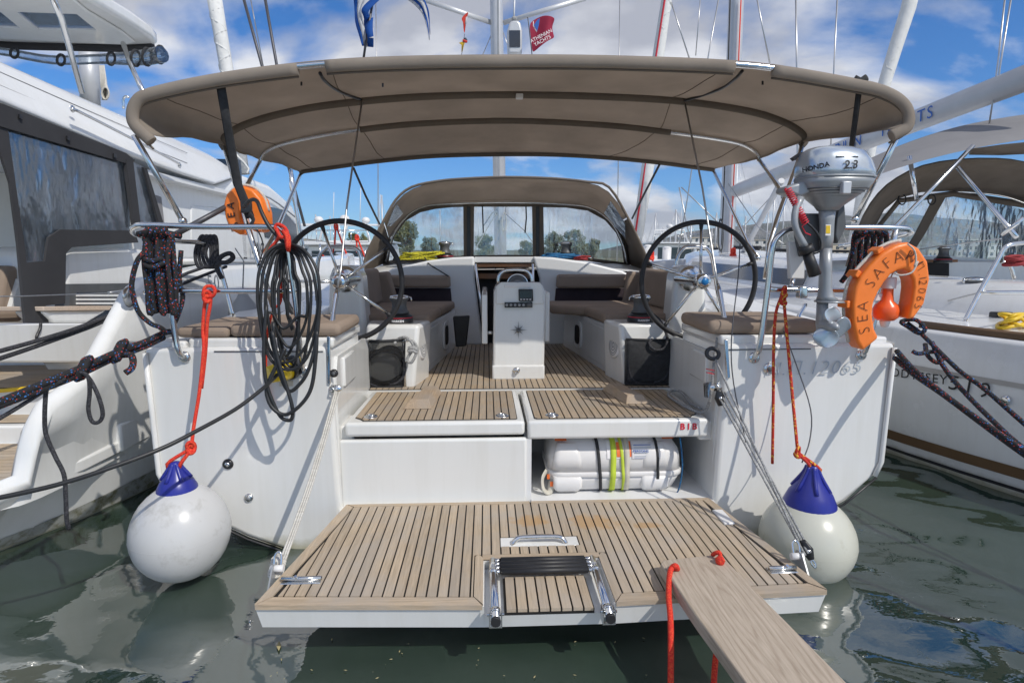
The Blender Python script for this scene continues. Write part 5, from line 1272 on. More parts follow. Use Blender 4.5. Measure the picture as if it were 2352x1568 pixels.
# second buoy on the port side
OUT2 = [(552, 541), (528, 528), (516, 500), (512, 470), (518, 446), (534, 431), (555, 426), (578, 434), (597, 455), (606, 485), (608, 515), (602, 530), (588, 533)]
INN2 = [(556, 522), (553, 505), (550, 488), (550, 474), (554, 466), (560, 463), (566, 466), (573, 475), (578, 490), (580, 503), (580, 515), (578, 523), (574, 528)]
b2, O2, I2, off2 = horseshoe(OUT2, INN2, 2.93, 0.09, 0.0, (552, 541), 'orange horseshoe lifebuoy behind the crossing poles on the port side')
part('grab_rope', MB().tube([O2[i] + Vector((0, 0.05, 0)) + (O2[i] - I2[i]).normalized() * 0.008 for i in range(1, 10)], 0.007, 8, sub=3), WHTROPE, b2)
md2 = [(o + i) / 2 for o, i in zip(O2, I2)]
for ch, i in zip('SEA', (1, 2, 3)):
    letters(ch, 0.05, md2[i] + Vector((0, -0.004, 0)), (md2[i+1] - md2[i-1]), (O2[i] - I2[i]), PRINTK, b2, ext=0.001)

# ---- outboard motor on the starboard rail
om = thing('outboard_motor', UY(1900, 780, 2.48), 'silver and grey outboard motor clamped to the starboard stern rail', 'outboard motor')
def loftpx(secs, n=20, pw=0.72):
    """secs: (x centre px, y px, half width px, depth centre, half depth m)"""
    vs = []; fs = []
    for (x, y, hw, Y, hd) in secs:
        c = UY(x, y, Y); rx = (UY(x + hw, y, Y) - c).length
        for k in range(n):
            a = 2 * math.pi * k / n; ca, sa = math.cos(a), math.sin(a)
            ca = math.copysign(abs(ca) ** pw, ca); sa = math.copysign(abs(sa) ** pw, sa)
            vs.append(c + Vector((rx * ca, hd * sa, 0)))
    for i in range(len(secs) - 1):
        for k in range(n):
            l = (k + 1) % n; fs.append((i*n+k, (i+1)*n+k, (i+1)*n+l, i*n+l))
    m = MB(); m.add(vs, fs, True); m.f.append(list(range(n))); m.sm.append(True); m.f.append([len(vs) - n + k for k in range(n)][::-1]); m.sm.append(True)
    return m
OY = 2.44
cw = part('engine_cowl', loftpx([(1905, 339, 26, OY, 0.04), (1906, 342, 46, OY, 0.07), (1910, 352, 66, OY, 0.095), (1913, 372, 75, OY, 0.11), (1915, 395, 79, OY, 0.118), (1916, 410, 79, OY, 0.12)]), SILVER, om)
part('cowl_seam', loftpx([(1916, 409, 80, OY, 0.122), (1916, 413, 80, OY, 0.122)]), GREYP, om)
lc = part('lower_cowl', loftpx([(1915, 413, 79, OY, 0.12), (1912, 425, 77, OY, 0.115), (1910, 440, 66, OY, 0.10), (1906, 458, 46, OY, 0.075), (1903, 474, 27, OY, 0.05), (1901, 484, 20, OY, 0.035)]), GREYP, om)
for k in range(7):
    y = 436 + k * 5.4; hw = lerp(71, 30, k / 6)
    part('cooling_rib', loftpx([(lerp(1911, 1903, k / 6), y, hw, OY, lerp(0.107, 0.056, k / 6)), (lerp(1911, 1903, k / 6), y + 2.2, hw - 1, OY, lerp(0.106, 0.055, k / 6))]), GREYD, lc)
part('tiller_head', MB().prism([UY(x, y, 2.40) for x, y in ((1808, 428), (1850, 415), (1868, 440), (1840, 452), (1806, 440))], (0, 0.10, 0)), GREYP, om, bevel=0.012, seg=3)
part('swivel_tube', loftpx([(1900, 482, 18, OY, 0.03), (1899, 505, 16, OY, 0.026), (1899, 520, 15, OY, 0.025), (1898, 545, 15, OY, 0.025), (1897, 572, 13, OY, 0.022)], pw=0.9), GREYP, om)
part('drive_leg', loftpx([(1897, 570, 11, OY, 0.026), (1896, 620, 12, OY, 0.028), (1895, 660, 12, OY, 0.03), (1897, 680, 16, OY, 0.035), (1901, 690, 23, OY, 0.045)], pw=0.85), GREYP, om)
part('anti_cavitation_plate', loftpx([(1904, 690, 28, OY, 0.06), (1905, 694, 30, OY, 0.062)], pw=0.9), GREYP, om)
part('gear_case', loftpx([(1889, 695, 10, OY, 0.03), (1888, 725, 10, OY, 0.03), (1888, 745, 11, OY, 0.035), (1888, 765, 8, OY, 0.03)], pw=0.9), GREYP, om)
hc = UY(1904, 748, 2.36)
pr = part('propeller', MB().lathe([(0, -0.06), (0.012, -0.058), (0.022, -0.03), (0.024, 0.04)], hc, 'Y', 16), GREYP, om)
for tx, ty, wpx in ((1917, 712, 16), (1893, 790, 20), (1943, 755, 18)):
    d = (UY(tx, ty, 2.36) - hc); Lb = d.length; d.normalize(); sd = Vector((0, 1, 0)).cross(d)
    rows = []
    for k in range(7):
        u = k / 6; w_ = 0.012 + 0.040 * math.sin(math.pi * min(1, u * 0.93 + 0.07)) ** 0.8
        if k == 6: w_ = 0.010
        rows.append([hc + d * (0.015 + u * Lb) + sd * (w_ * v) + Vector((0, 0.022 * v * (1 - 0.4 * u), 0)) for v in (-1, -0.5, 0, 0.5, 1)])
    part('propeller_blade', MB().grid(rows), SILVER, pr, solid=0.004, off=0, subs=1)
part('skeg', plateY([(1880, 762), (1896, 762), (1892, 790), (1885, 785)], 2.43, 0.012), GREYP, om)
th_ = part('tiller_arm', MB().tube(PP([(1838, 455, 2.36), (1826, 490, 2.34), (1828, 525, 2.33), (1850, 570, 2.33)]), [0.017, 0.014, 0.013, 0.016], 10, sub=3), GREYP, om)
part('tiller_grip', MB().tube(PP([(1848, 565, 2.33), (1854, 580, 2.33)]), 0.030, 12).tube(PP([(1854, 580, 2.33), (1872, 632, 2.33)]), [0.021, 0.025], 12), BLACK, th_)
part('control_cable', MB().tube(PP([(1845, 505, 2.34), (1868, 525, 2.33), (1884, 550, 2.33), (1882, 575, 2.34), (1866, 582, 2.34)]), 0.005, 6, sub=4), BLKM, om)
part('clamp_bracket', MB().prism([UY(x, y, 2.47) for x, y in ((1845, 490), (1885, 490), (1885, 580), (1858, 590), (1848, 545))], (0, 0.09, 0)).prism([UY(x, y, 2.47) for x, y in ((1925, 470), (1940, 462), (1945, 520), (1925, 560), (1918, 540))], (0, 0.09, 0)), GREYD, om, bevel=0.006)
part('cowl_latch', MB().box(UY(1945, 428, 2.32) + Vector((-0.018, -0.005, -0.03)), UY(1945, 428, 2.32) + Vector((0.018, 0.02, 0.02))), ALU, om, bevel=0.004)
# kill cord: red coil
pts = []
p0, p1 = UY(1808, 432, 2.37), UY(1850, 512, 2.33); ax = (p1 - p0); e1 = ax.orthogonal().normalized(); e2 = ax.normalized().cross(e1)
for i in range(150): a = i * 0.75; pts.append(p0 + ax * (i / 149) + e1 * (0.013 * math.cos(a)) + e2 * (0.013 * math.sin(a)))
pts += PP([(1842, 520, 2.33), (1850, 535, 2.33), (1862, 540, 2.33)])
part('kill_cord', MB().tube(pts, 0.0028, 5), PRINTR, om)
part('warning_label', plateY([(1897, 516), (1909, 516), (1908, 541), (1896, 541)], 2.405, 0.004), PRINTW, om)
part('warning_mark', plateY([(1898, 518), (1907, 518), (1907, 536), (1897, 536)], 2.4035, 0.003), YELHOSE, om)
part('carry_handle', MB().prism([UY(x, y, 2.47) for x, y in ((1822, 362), (1840, 350), (1850, 348), (1835, 358), (1828, 368))], (0, 0.03, 0)), BLKM, om)
# cowl lettering, laid on the curved front by projecting each vertex along the view of depth
def cowl_print(body, size, px, py, xd, m, shear=0.0, bold=0.0, Yf=2.325):
    me = text_mesh(body, size, 0.0, 1.0, shear, bold); c = UY(px, py, Yf); yd = Vector((0, 0, 1)); xd = Vector(xd).normalized()
    ctr = UY(1914, 380, OY); rx = (UY(1914 + 77, 380, OY) - ctr).length
    for v in me.vertices:
        p = c + xd * v.co.x + yd * v.co.y
        u = min(0.995, abs((p.x - ctr.x) / rx)); zrel = (p.z - UY(1902, 410, OY).z) / 0.13
        hd = 0.119 - 0.024 * max(0, zrel) ** 2
        v.co = (p.x, OY - hd * (1 - u ** (2 / 0.72)) ** (0.72 / 2) - 0.006, p.z)
    return part('lettering', me, m, om)
cowl_print('2.3', 0.047, 1950, 380, (1, 0, 0.02), PRINTK, shear=0.15, bold=0.0012, Yf=2.33)
_ct = UY(1914, 380, OY); _rx = (UY(1914 + 77, 380, OY) - _ct).length; _zz = UY(1850, 388, 2.40).z
def _sf(u): return Vector((_ct.x - u * _rx, OY - 0.116 * (1 - u ** (2 / .72)) ** .36, _zz))
_a, _b = _sf(.975), _sf(.60); _d = _b - _a; _n = Vector((_d.y, -_d.x, 0)).normalized()
letters('HONDA', 0.028, (_a + _b) / 2 + _n * .011, _d + Vector((0, 0, .012)), (0, 0, 1), PRINTK, om, bold=0.0006)
vt = MB().prism([UY(1914, 346, 2.362), UY(1962, 346, 2.362), UY(1972, 361, 2.330), UY(1921, 361, 2.330)], (0, 0.012, 0)); part('air_vent', vt, BLKM, cw)
for k in range(3): part('vent_slat', plateY([(1921, 349 + k*4.2), (1961 + k*2, 349 + k*4.2), (1962 + k*2, 350.6 + k*4.2), (1922, 350.6 + k*4.2)], 2.350 - .0088 * k, 0.01), SILVER, cw)

# ---- black shore cable coiled on the port rail
cb = MB(); rnd = random.Random(11)
top_c = (655, 560)
for k in range(8):
    u = k / 7; xl = 592 + 58 * u + rnd.uniform(-5, 5); xr = 735 - 68 * (u if k % 2 else (u * .8)) + rnd.uniform(-4, 4); bot = 812 - 20 * u + rnd.uniform(-55, 45); Y = 2.50 + 0.010 * k
    xb = 660 + rnd.uniform(-14, 14); top = 560 + k * 3.5
    L_ = [(655 + rnd.uniform(-3, 3), top, Y + .04), (lerp(xl, 655, .45), top + 14, Y + .02), (xl + 6, top + 55, Y), (xl, 660, Y - .01), (xl + rnd.uniform(-2, 6), 715, Y - .01), (lerp(xl, xb, .35), bot - 35, Y), (xb, bot, Y), (lerp(xr, xb, .4), bot - 28, Y), (xr + rnd.uniform(-5, 3), 722, Y - .01), (xr - 2, 655, Y - .01), (xr - 12, top + 50, Y), (lerp(xr, 655, .5), top + 12, Y + .02)]
    cb.tube(PP(L_), 0.0066, 8, closed=True, sub=5)
for L_ in ([(612, 700, 2.5), (606, 800, 2.48), (612, 880, 2.47), (640, 950, 2.47), (662, 965, 2.47), (672, 955, 2.47), (668, 920, 2.47), (640, 830, 2.48), (625, 760, 2.49)], [(628, 740, 2.5), (632, 820, 2.49), (660, 895, 2.48), (690, 880, 2.48), (712, 840, 2.48), (728, 770, 2.49), (735, 690, 2.5)], [(655, 800, 2.5), (640, 830, 2.49), (620, 870, 2.48), (612, 900, 2.47), (625, 935, 2.46), (655, 952, 2.46), (690, 930, 2.46), (715, 890, 2.47), (725, 820, 2.48), (728, 760, 2.49)]):
    cb.tube(PP(L_), 0.0085, 8, sub=6)
cb.tube(PP([(560, 475, 2.75), (575, 460, 2.65), (590, 462, 2.6), (602, 490, 2.57), (618, 520, 2.56), (640, 545, 2.56), (655, 560, 2.56)]), 0.0085, 8, sub=5)
solo('shore_power_cable', cb, CABLE, 'thick black shore power cable hung in a long coil on the port stern rail', 'cable')
m = MB(); r = 0.0075
m.tube(PP([(636, 528, 2.55), (645, 545, 2.52), (655, 545, 2.52), (660, 570, 2.51), (663, 572, 2.53), (659, 530, 2.55), (640, 515, 2.57), (632, 522, 2.57)]), r, 8, closed=True, sub=4)
m.tube(PP([(655, 530, 2.53), (664, 545, 2.51), (664, 571, 2.505)]), r, 8, sub=3); m.tube(PP([(650, 530, 2.53), (659, 545, 2.505), (660, 571, 2.50)]), r, 8, sub=3)
m.tube(PP([(634, 525, 2.56), (640, 545, 2.55), (622, 570, 2.55), (616, 580, 2.55)]), r, 8, sub=4)
m.tube(PP([(638, 570, 2.59), (642, 620, 2.59), (645, 690, 2.59), (628, 712, 2.59), (615, 760, 2.60), (612, 800, 2.62), (611, 850, 2.63), (616, 900, 2.63), (625, 935, 2.63)]), 0.006, 8, sub=4)
solo('cable_tie_rope', m, RED, 'red rope tying the coiled black cable to the port rail', 'rope')
solo('shore_power_cable', MB().tube(far_end([UY(648, 850, 2.56)] + PP([(625, 872, 2.50), (600, 895, 2.42), (540, 940, 2.30), (450, 990, 2.15), (370, 1030, 2.05), (250, 1075, 1.95), (130, 1113, 1.88), (0, 1142, 1.82), (-120, 1165, 1.77)])), 0.0085, 8, sub=5), CABLE, 'black shore cable sagging from the yellow plug across the left foreground', 'cable')

# ---- mooring ropes, port
m = MB(); r = 0.0105
for k in range(7):
    x = 336 + k * 9; Y = 2.55 + 0.012 * (k % 3)
    L_ = [(x, 545, Y), (x - 5 + 3 * (k % 2), 600, Y - .01), (x + 2, 660, Y - .01), (x + 6 + 4 * (k % 2), 716 - 8 * (k % 3), Y), (x + 14, 712, Y + .01), (x + 13, 640, Y + .01), (x + 8, 580, Y + .01), (x + 5, 545, Y)]
    m.tube(PP(L_), r, 8, closed=True, sub=4)
m.tube(PP([(330, 580, 2.53), (315, 600, 2.52), (304, 640, 2.52), (304, 670, 2.52), (318, 715, 2.53), (345, 742, 2.55), (368, 752, 2.58), (385, 765, 2.62)]), r, 8, sub=5)
m.tube(PP([(318, 538, 2.57), (345, 532, 2.55), (380, 535, 2.55), (415, 543, 2.6)]), r * 1.3, 8, sub=4)
for k in range(4): m.tube(PP([(332 + k * 12, 552, 2.56), (336 + k * 12, 530, 2.53), (344 + k * 12, 526, 2.56), (348 + k * 12, 552, 2.6)]), r, 8, sub=3)
m.tube(PP([(330, 606, 2.53), (350, 614, 2.52), (375, 604, 2.53), (380, 596, 2.56)]), r, 8, sub=3); m.tube(PP([(331, 594, 2.53), (350, 600, 2.52), (374, 592, 2.53)]), r, 8, sub=3)
m.tube(PP([(416, 575, 2.6), (412, 640, 2.6), (420, 680, 2.6), (412, 715, 2.6), (400, 745, 2.63)]), r, 8, sub=4)
solo('mooring_rope', m, BLKROPE, 'black mooring rope with red and blue flecks bundled over the outer port rail', 'rope')
m = MB(); r = 0.0135
L1 = PP([(400, 760, 2.72), (375, 765, 2.66), (330, 786, 2.52), (280, 803, 2.42), (190, 843, 2.25), (100, 880, 2.1), (0, 922, 1.95), (-100, 962, 1.82)]); L1 = far_end(L1)
L2 = PP([(375, 775, 2.66), (325, 798, 2.52), (270, 818, 2.42), (185, 858, 2.25), (100, 892, 2.1), (0, 930, 1.95), (-100, 970, 1.82)]); L2 = far_end(L2)
m.tube(L1, r, 9, sub=4); m.tube(L2, r, 9, sub=4)
for px, py, Y in ((274, 808, 2.41), (192, 848, 2.25)):
    for q in range(3):
        c = UY(px + q * 5 - 5, py + q * -2, Y - .005)
        m.tube([c + Vector((0.012 * math.cos(a), 0.026 * math.sin(a), 0.036 * math.cos(a - 0.6))) for a in [i * math.pi / 5 for i in range(10)]], r * 0.95, 7, closed=True, sub=2)
m.tube(PP([(280, 815, 2.40), (300, 815, 2.39), (306, 830, 2.38), (302, 846, 2.37), (288, 856, 2.36)]), r, 8, sub=4)
solo('mooring_rope', m, BLKROPE, 'taut doubled black fleck mooring rope running from the port quarter off the left edge', 'rope')
m = MB(); r = 0.0075
m.tube(PP([(180, 852, 2.22), (202, 865, 2.2), (206, 900, 2.2), (203, 940, 2.2), (212, 968, 2.2), (228, 968, 2.2), (236, 950, 2.2), (228, 915, 2.2), (212, 880, 2.21), (198, 860, 2.22)]), r, 8, sub=5)
m.tube(PP([(140, 875, 2.15), (110, 890, 2.13), (104, 920, 2.12), (103, 980, 2.12), (110, 1010, 2.12), (128, 1050, 2.12), (147, 1090, 2.12), (151, 1140, 2.12), (153, 1190, 2.12), (158, 1214, 2.13)]), r, 8, sub=5)
m.tube(PP([(150, 868, 2.17), (110, 892, 2.12), (50, 930, 2.03), (0, 960, 1.96), (-80, 1005, 1.85)]), r, 8, sub=3)
solo('lashing_line', m, DKROPE, 'thin black lashing line looping down from the port mooring rope', 'rope')
# neighbour's lines across the left
solo('mooring_line', MB().tube(PP([(520, 612, 4.2), (400, 660, 3.8), (250, 733, 3.2), (120, 782, 2.9), (0, 823, 2.65), (-100, 855, 2.45), (-520, 990, 1.7)]), 0.011, 8, sub=3), DKROPE, 'lower of the two plain black mooring lines crossing from the catamaran at left', 'rope')
solo('mooring_line', MB().tube(PP([(500, 603, 4.2), (400, 640, 3.8), (330, 690, 3.5), (200, 745, 3.05), (100, 778, 2.85), (0, 806, 2.65), (-100, 832, 2.45), (-520, 950, 1.7)]), 0.011, 8, sub=3), DKROPE, 'upper of the two plain black mooring lines crossing from the catamaran at left', 'rope')
m = MB(); rnd = random.Random(4)
for k in range(4):
    m.tube(PP([(460 + k*9, 545, 3.2), (448 + k*8, 580, 3.2), (455 + k*10, 612, 3.19), (480 + k*6, 608, 3.18), (484 + k*5, 570, 3.2), (472 + k*8, 545, 3.2)]), 0.009, 7, closed=True, sub=4)
m.tube(PP([(500, 600, 3.18), (510, 588, 3.17), (528, 582, 3.17), (535, 592, 3.17), (522, 602, 3.17), (505, 604, 3.17), (498, 615, 3.18), (510, 640, 3.18)]), 0.013, 8, sub=4)
solo('coiled_line', m, DKROPE, 'black line coiled over the port side rail next to the cable', 'rope')

# ---- mooring ropes, starboard
m = MB(); r = 0.0125
for k in range(5):
    x = 1962 + k * 15
    m.tube(PP([(x, 545, 2.75), (x + 8, 532, 2.72), (x + 14, 545, 2.75), (x + 12, 600, 2.78), (x + 6, 630, 2.8), (x - 2, 600, 2.78)]), r, 8, closed=True, sub=4)
m.tube(PP([(1985, 540, 2.74), (1965, 560, 2.74), (1955, 600, 2.76), (1945, 630, 2.78), (1932, 648, 2.8)]), r, 8, sub=4)
solo('mooring_rope', m, BLKROPE, 'black fleck mooring rope hung on the starboard rail behind the horseshoe buoy', 'rope')
m = MB()
for L_ in ([(2060, 806, 2.62), (2100, 850, 2.45), (2180, 915, 2.25), (2260, 972, 2.1), (2352, 1035, 1.95), (2440, 1090, 1.85)], [(2055, 822, 2.62), (2100, 860, 2.45), (2170, 908, 2.27), (2260, 975, 2.1), (2352, 1042, 1.95), (2440, 1098, 1.85)]):
    m.tube(far_end(PP(L_), 5), r, 8, sub=4)
solo('mooring_rope', m, BLKROPE, 'taut doubled black fleck mooring rope running from the starboard quarter off the right edge', 'rope')
m = MB()
for L_ in ([(2085, 742, 3.3), (2120, 770, 3.2), (2200, 848, 2.9), (2260, 892, 2.75), (2352, 972, 2.5), (2440, 1045, 2.3)], [(2140, 785, 3.15), (2165, 838, 3.05), (2210, 895, 2.85), (2300, 985, 2.5), (2352, 1030, 2.35), (2440, 1100, 2.2)]):
    m.tube(far_end(PP(L_), 4), r, 8, sub=4)
m.tube(PP([(2125, 790, 3.15), (2130, 815, 3.1), (2150, 832, 3.08), (2165, 825, 3.08), (2160, 810, 3.1), (2135, 808, 3.1), (2110, 812, 3.1), (2095, 806, 3.12)]), r, 8, sub=4)
m.tube(PP([(2070, 740, 3.3), (2085, 750, 3.28), (2110, 765, 3.22), (2125, 755, 3.2), (2105, 735, 3.25), (2080, 735, 3.3)]), r, 8, closed=True, sub=3)
solo('mooring_rope', m, BLKROPE, "knotted black fleck mooring rope on the right-hand neighbour's quarter", 'rope')

# ---- platform lifting lines
for k, (x0, x1) in enumerate(((770, 637), (774, 643), (779, 648))):
    solo('lifting_line', MB().tube(PP([(x0, 898 + k, 2.62), (lerp(x0, x1, 0.5) + 6, 1105, 2.32), (x1, 1305, 2.04)]), 0.0045, 6, sub=4), WHTROPE, ('leftmost', 'middle', 'rightmost')[k] + ' of three off-white lifting lines from the port quarter to the platform corner', 'rope', 'port platform lifting lines')
m = MB(); c0 = UY(643, 1275, 2.08); c1 = UY(631, 1325, 2.02)
m.tube([c0, c0.lerp(c1, 0.4), c1], [0.013, 0.026, 0.017], 10)
for k in range(6): c = c0.lerp(c1, 0.15 + k * 0.13); m.tube([c + Vector((0.026 * math.cos(a), 0.026 * math.sin(a), 0.006 * math.sin(a))) for a in [i * math.pi / 4 for i in range(8)]], 0.005, 6, closed=True)
solo('lashing', m, WHTROPE, 'off-white lashing at the left corner of the swim platform', 'rope')
for k, (a, bb) in enumerate((((1640, 818, 2.63), (1846, 1272, 2.05)), ((1652, 912, 2.62), (1850, 1275, 2.05)), ((1658, 908, 2.62), (1856, 1270, 2.05)), ((1664, 900, 2.62), (1862, 1268, 2.05)))):
    solo('tackle_line', MB().tube(PP([a, bb]), 0.0048, 6), GREYROPE, ('grey tackle line led through the black fairlead on the starboard quarter', 'leftmost of three grey tackle lines through the starboard pulley block', 'middle of three grey tackle lines through the starboard pulley block', 'rightmost of three grey tackle lines through the starboard pulley block')[k], 'rope', 'starboard platform tackle lines')
def block(px, py, Y, ax, label):
    c = UY(px, py, Y); ax = Vector(ax).normalized(); th = thing('pulley_block', c, label, 'pulley')
    part('cheek', MB().tube([c - ax * 0.04, c, c + ax * 0.04], [0.012, 0.026, 0.012], 12, sub=4, flat=0.55), BLKM, th)
    part('sheave', MB().lathe([(0, -0.019), (0.008, -0.019), (0.01, 0.0)], c, 'Y', 12), STEEL, th)
    part('swivel_shackle', MB().tube([c + ax * 0.04, c + ax * 0.055 + Vector((0.008, 0, 0)), c + ax * 0.075, c + ax * 0.055 - Vector((0.008, 0, 0))], 0.004, 6, closed=True, sub=3), STEEL, th)
block(1653, 913, 2.62, (-0.15, 0, 1), 'small black pulley block shackled to the starboard quarter')
block(1853, 1262, 2.07, (0.35, -0.3, -0.85), 'small black pulley block at the right corner of the swim platform')
c = UY(1637, 812, 2.635); fl = thing('fairlead', c, 'black fairlead on the inner edge of the starboard quarter', 'fairlead')
part('fairlead_ring', MB().tube([c + Vector((0.03 * math.cos(a), 0.012 * math.sin(a), 0.024 * math.sin(a))) for a in [i * math.pi / 8 for i in range(16)]], 0.010, 8, closed=True), BLKM, fl)
for L_, lab in (([(1700, 560, 2.75), (1695, 640, 2.7), (1680, 780, 2.6), (1685, 880, 2.58), (1710, 1000, 2.56), (1712, 1015, 2.55)], 'thin dark cable hanging past the starboard wheel onto the right quarter'), ([(1800, 760, 2.6), (1830, 840, 2.58), (1862, 940, 2.5), (1860, 1010, 2.45), (1842, 1062, 2.4)], 'thin dark string hanging loosely beside the red fender rope')):
    solo('thin_line', MB().tube(PP(L_), 0.003, 5, sub=4), DKWIRE, lab, 'rope')

# ---- flags
def flag(name, rowspx, Y, m, label, ripple=0.03):
    rows = []
    for i, r_ in enumerate(rowspx):
        rows.append([UY(x, y, Y + ripple * math.sin(1.7 * i + 1.1 * j)) for j, (x, y) in enumerate(r_)])
    return solo(name, MB().grid(rows), m, label, 'flag', subs=2)
# blue and white striped ensign: nine stripes, built as two-tone cloth strips of one flag
ens = thing('ensign', UY(840, 130, 5.0), 'large blue and white striped ensign folded over itself above the bimini', 'flag')
BLUEF = M('flag_blue', (0.01, 0.10, 0.42), 0.8, var=0.08, vs=8, trans=0.3); WHTF = M('flag_white', (0.66, 0.67, 0.70), 0.8, var=0.05, vs=8, trans=0.3)
REDFL = M('flag_crimson', (0.42, 0.03, 0.075), 0.8, var=0.1, vs=6, trans=0.25); YELF = M('flag_yellow', (0.62, 0.42, 0.02), 0.8, trans=0.25); ORF = M('flag_red', (0.62, 0.05, 0.03), 0.8, trans=0.25)
def strip(pa, pb, Y, m, k=0):
    a = densify(PP([(x, y, Y + 0.05 * math.sin(i * 1.3 + k)) for i, (x, y) in enumerate(pa)]), 4); b_ = densify(PP([(x, y, Y + 0.05 * math.sin(i * 1.3 + k + 0.7)) for i, (x, y) in enumerate(pb)]), 4)
    part('flag_stripe', MB().grid([a, b_]), m, ens, solid=0.002)
cols = [[(812, -8), (814, 20), (816, 52), (824, 80), (832, 106)], [(822, -8), (820, 22), (822, 44), (830, 74), (836, 106)], [(838, -8), (826, 24), (834, 52), (840, 78), (840, 108)], [(858, -8), (831, 20), (836, 44), (834, 66), (846, 108)], [(880, -8), (848, 24), (850, 42), (845, 62), (857, 109)]]
for i in range(4): strip(cols[i], cols[i+1], 5.0, (BLUEF, WHTF, WHTF, BLUEF)[i] if i != 1 else WHTF, i)
strip([(846, 44), (838, 62), (843, 82), (846, 100)], [(857, 40), (856, 62), (858, 86), (858, 109)], 4.97, BLUEF, 2)
strip([(857, 64), (846, 74), (844, 86)], [(858, 64), (858, 76), (858, 88)], 4.955, WHTF, 1)
c2 = [[(905, -10), (935, 0), (958, 18), (974, 42), (986, 92)], [(925, -10), (950, 2), (968, 22), (978, 48), (987, 92)], [(940, -10), (962, 4), (975, 26), (983, 52), (987, 92)], [(960, -10), (972, 6), (980, 26), (986, 56), (987, 93)]]
for i in range(3): strip(c2[i], c2[i+1], 5.05, (WHTF, BLUEF, WHTF)[i], i)
strip([(965, -10), (975, 6), (982, 28), (985, 60)], [(970, -10), (979, 8), (986, 32), (988, 80)], 5.06, BLUEF, 4)
for m_, (x0, x1, x2, x3), k_ in ((WHTF, (850, 866, 900, 915), 0), (BLUEF, (866, 882, 884, 900), 2)):
    strip([(x0, -6), (x0 + 12, -60), (x2 - 6, -70), (x2, -8)], [(x1, -6), (x1 + 4, -45), (x3 - 4, -50), (x3, -8)], 5.02, m_, k_)
part('flag_staff', MB().tube(PP([(835, 135, 5.0), (840, 100, 5.0), (862, -30, 5.0)]), 0.01, 8), DKWIRE, ens)
# crimson company flag
cf = thing('company_flag', UY(1222, 125, 7.9), 'crimson flag with white lettering flying under the right spreader', 'flag')
rows = []
FR = [[(1214, 53), (1232, 42), (1250, 34), (1268, 37), (1277, 43)], [(1217, 75), (1234, 64), (1250, 56), (1262, 55), (1266, 62)], [(1220, 100), (1238, 88), (1252, 80), (1264, 76), (1272, 80)], [(1222, 125), (1232, 116), (1248, 102), (1262, 92), (1274, 88)]]
for i, r_ in enumerate(FR): rows.append([UY(x, y, 7.9 + 0.06 * math.sin(j * 1.6 + i * 0.4)) for j, (x, y) in enumerate(r_)])
part('flag_cloth', MB().grid(rows), REDFL, cf, subs=2, solid=0.003)
cdir = UY(1258, 78, 7.8) - UY(1226, 95, 7.8); upd = Vector((-0.15, 0, 1))
letters('ATHENIAN', 0.062, UY(1243, 83, 7.68), cdir, upd, PRINTW, cf, ext=0.001)
letters('YACHTS', 0.062, UY(1246, 94, 7.68), cdir, upd, PRINTW, cf, ext=0.001)
part('emblem', MB().prism([UY(x, y, 7.72) for x, y in ((1226, 58), (1234, 46), (1240, 42), (1238, 56), (1234, 72))], (0, 0.004, 0)), PRINTB, cf)
part('emblem_edge', MB().tube(PP([(1225, 50, 7.79), (1225, 60, 7.78), (1233, 74, 7.78), (1231, 70, 7.78)]), 0.006, 5), PRINTW, cf)
part('halyard', MB().tube(PP([(1212, 40, 7.9), (1214, 54, 7.9), (1222, 126, 7.9)]), 0.006, 6), DKWIRE, cf)
pn = thing('pennant', UY(1063, 75, 8.0), 'small red and white pennant twisted under the left spreader', 'flag')
part('pennant_cloth', MB().grid([PP([(1078, 26, 8), (1070, 30, 8.05), (1057, 44, 8)]), PP([(1073, 38, 8.05), (1067, 42, 8), (1064, 50, 8)]), PP([(1070, 55, 8), (1067, 58, 8.03), (1064, 62, 8)]), PP([(1068, 74, 8), (1067, 76, 8), (1066, 78, 8)])]), ORF, pn, subs=2, solid=0.002)
part('white_band', MB().grid([PP([(1074, 38, 7.96), (1070, 40, 7.95)]), PP([(1071, 56, 7.96), (1068, 57, 7.96)])]), WHTF, pn, solid=0.002)
pn2 = thing('pennant', UY(1063, 120, 8.0), 'tiny black, red and yellow pennant hanging below the red one', 'flag')
part('black_band', MB().grid([PP([(1064, 88, 8), (1070, 87, 8.02)]), PP([(1068, 92, 8), (1074, 93, 8)])]), BLKM, pn2, solid=0.002)
part('red_band', MB().grid([PP([(1063, 90, 7.99), (1068, 92, 8.0), (1074, 94, 8)]), PP([(1062, 95, 7.99), (1068, 99, 8.0), (1073, 99, 8)])]), ORF, pn2, solid=0.002)
part('yellow_band', MB().grid([PP([(1054, 99, 7.98), (1062, 96, 8.0), (1068, 99, 8)]), PP([(1060, 104, 7.98), (1063, 103, 8.0), (1066, 103, 8)]), PP([(1060, 120, 7.98), (1061, 120, 8.0), (1062, 120, 8)])]), YELF, pn2, solid=0.002)
part('halyard', MB().tube(PP([(1067, 78, 8), (1066, 88, 8), (1060, 128, 8)]), 0.004, 5), DKWIRE, pn2)
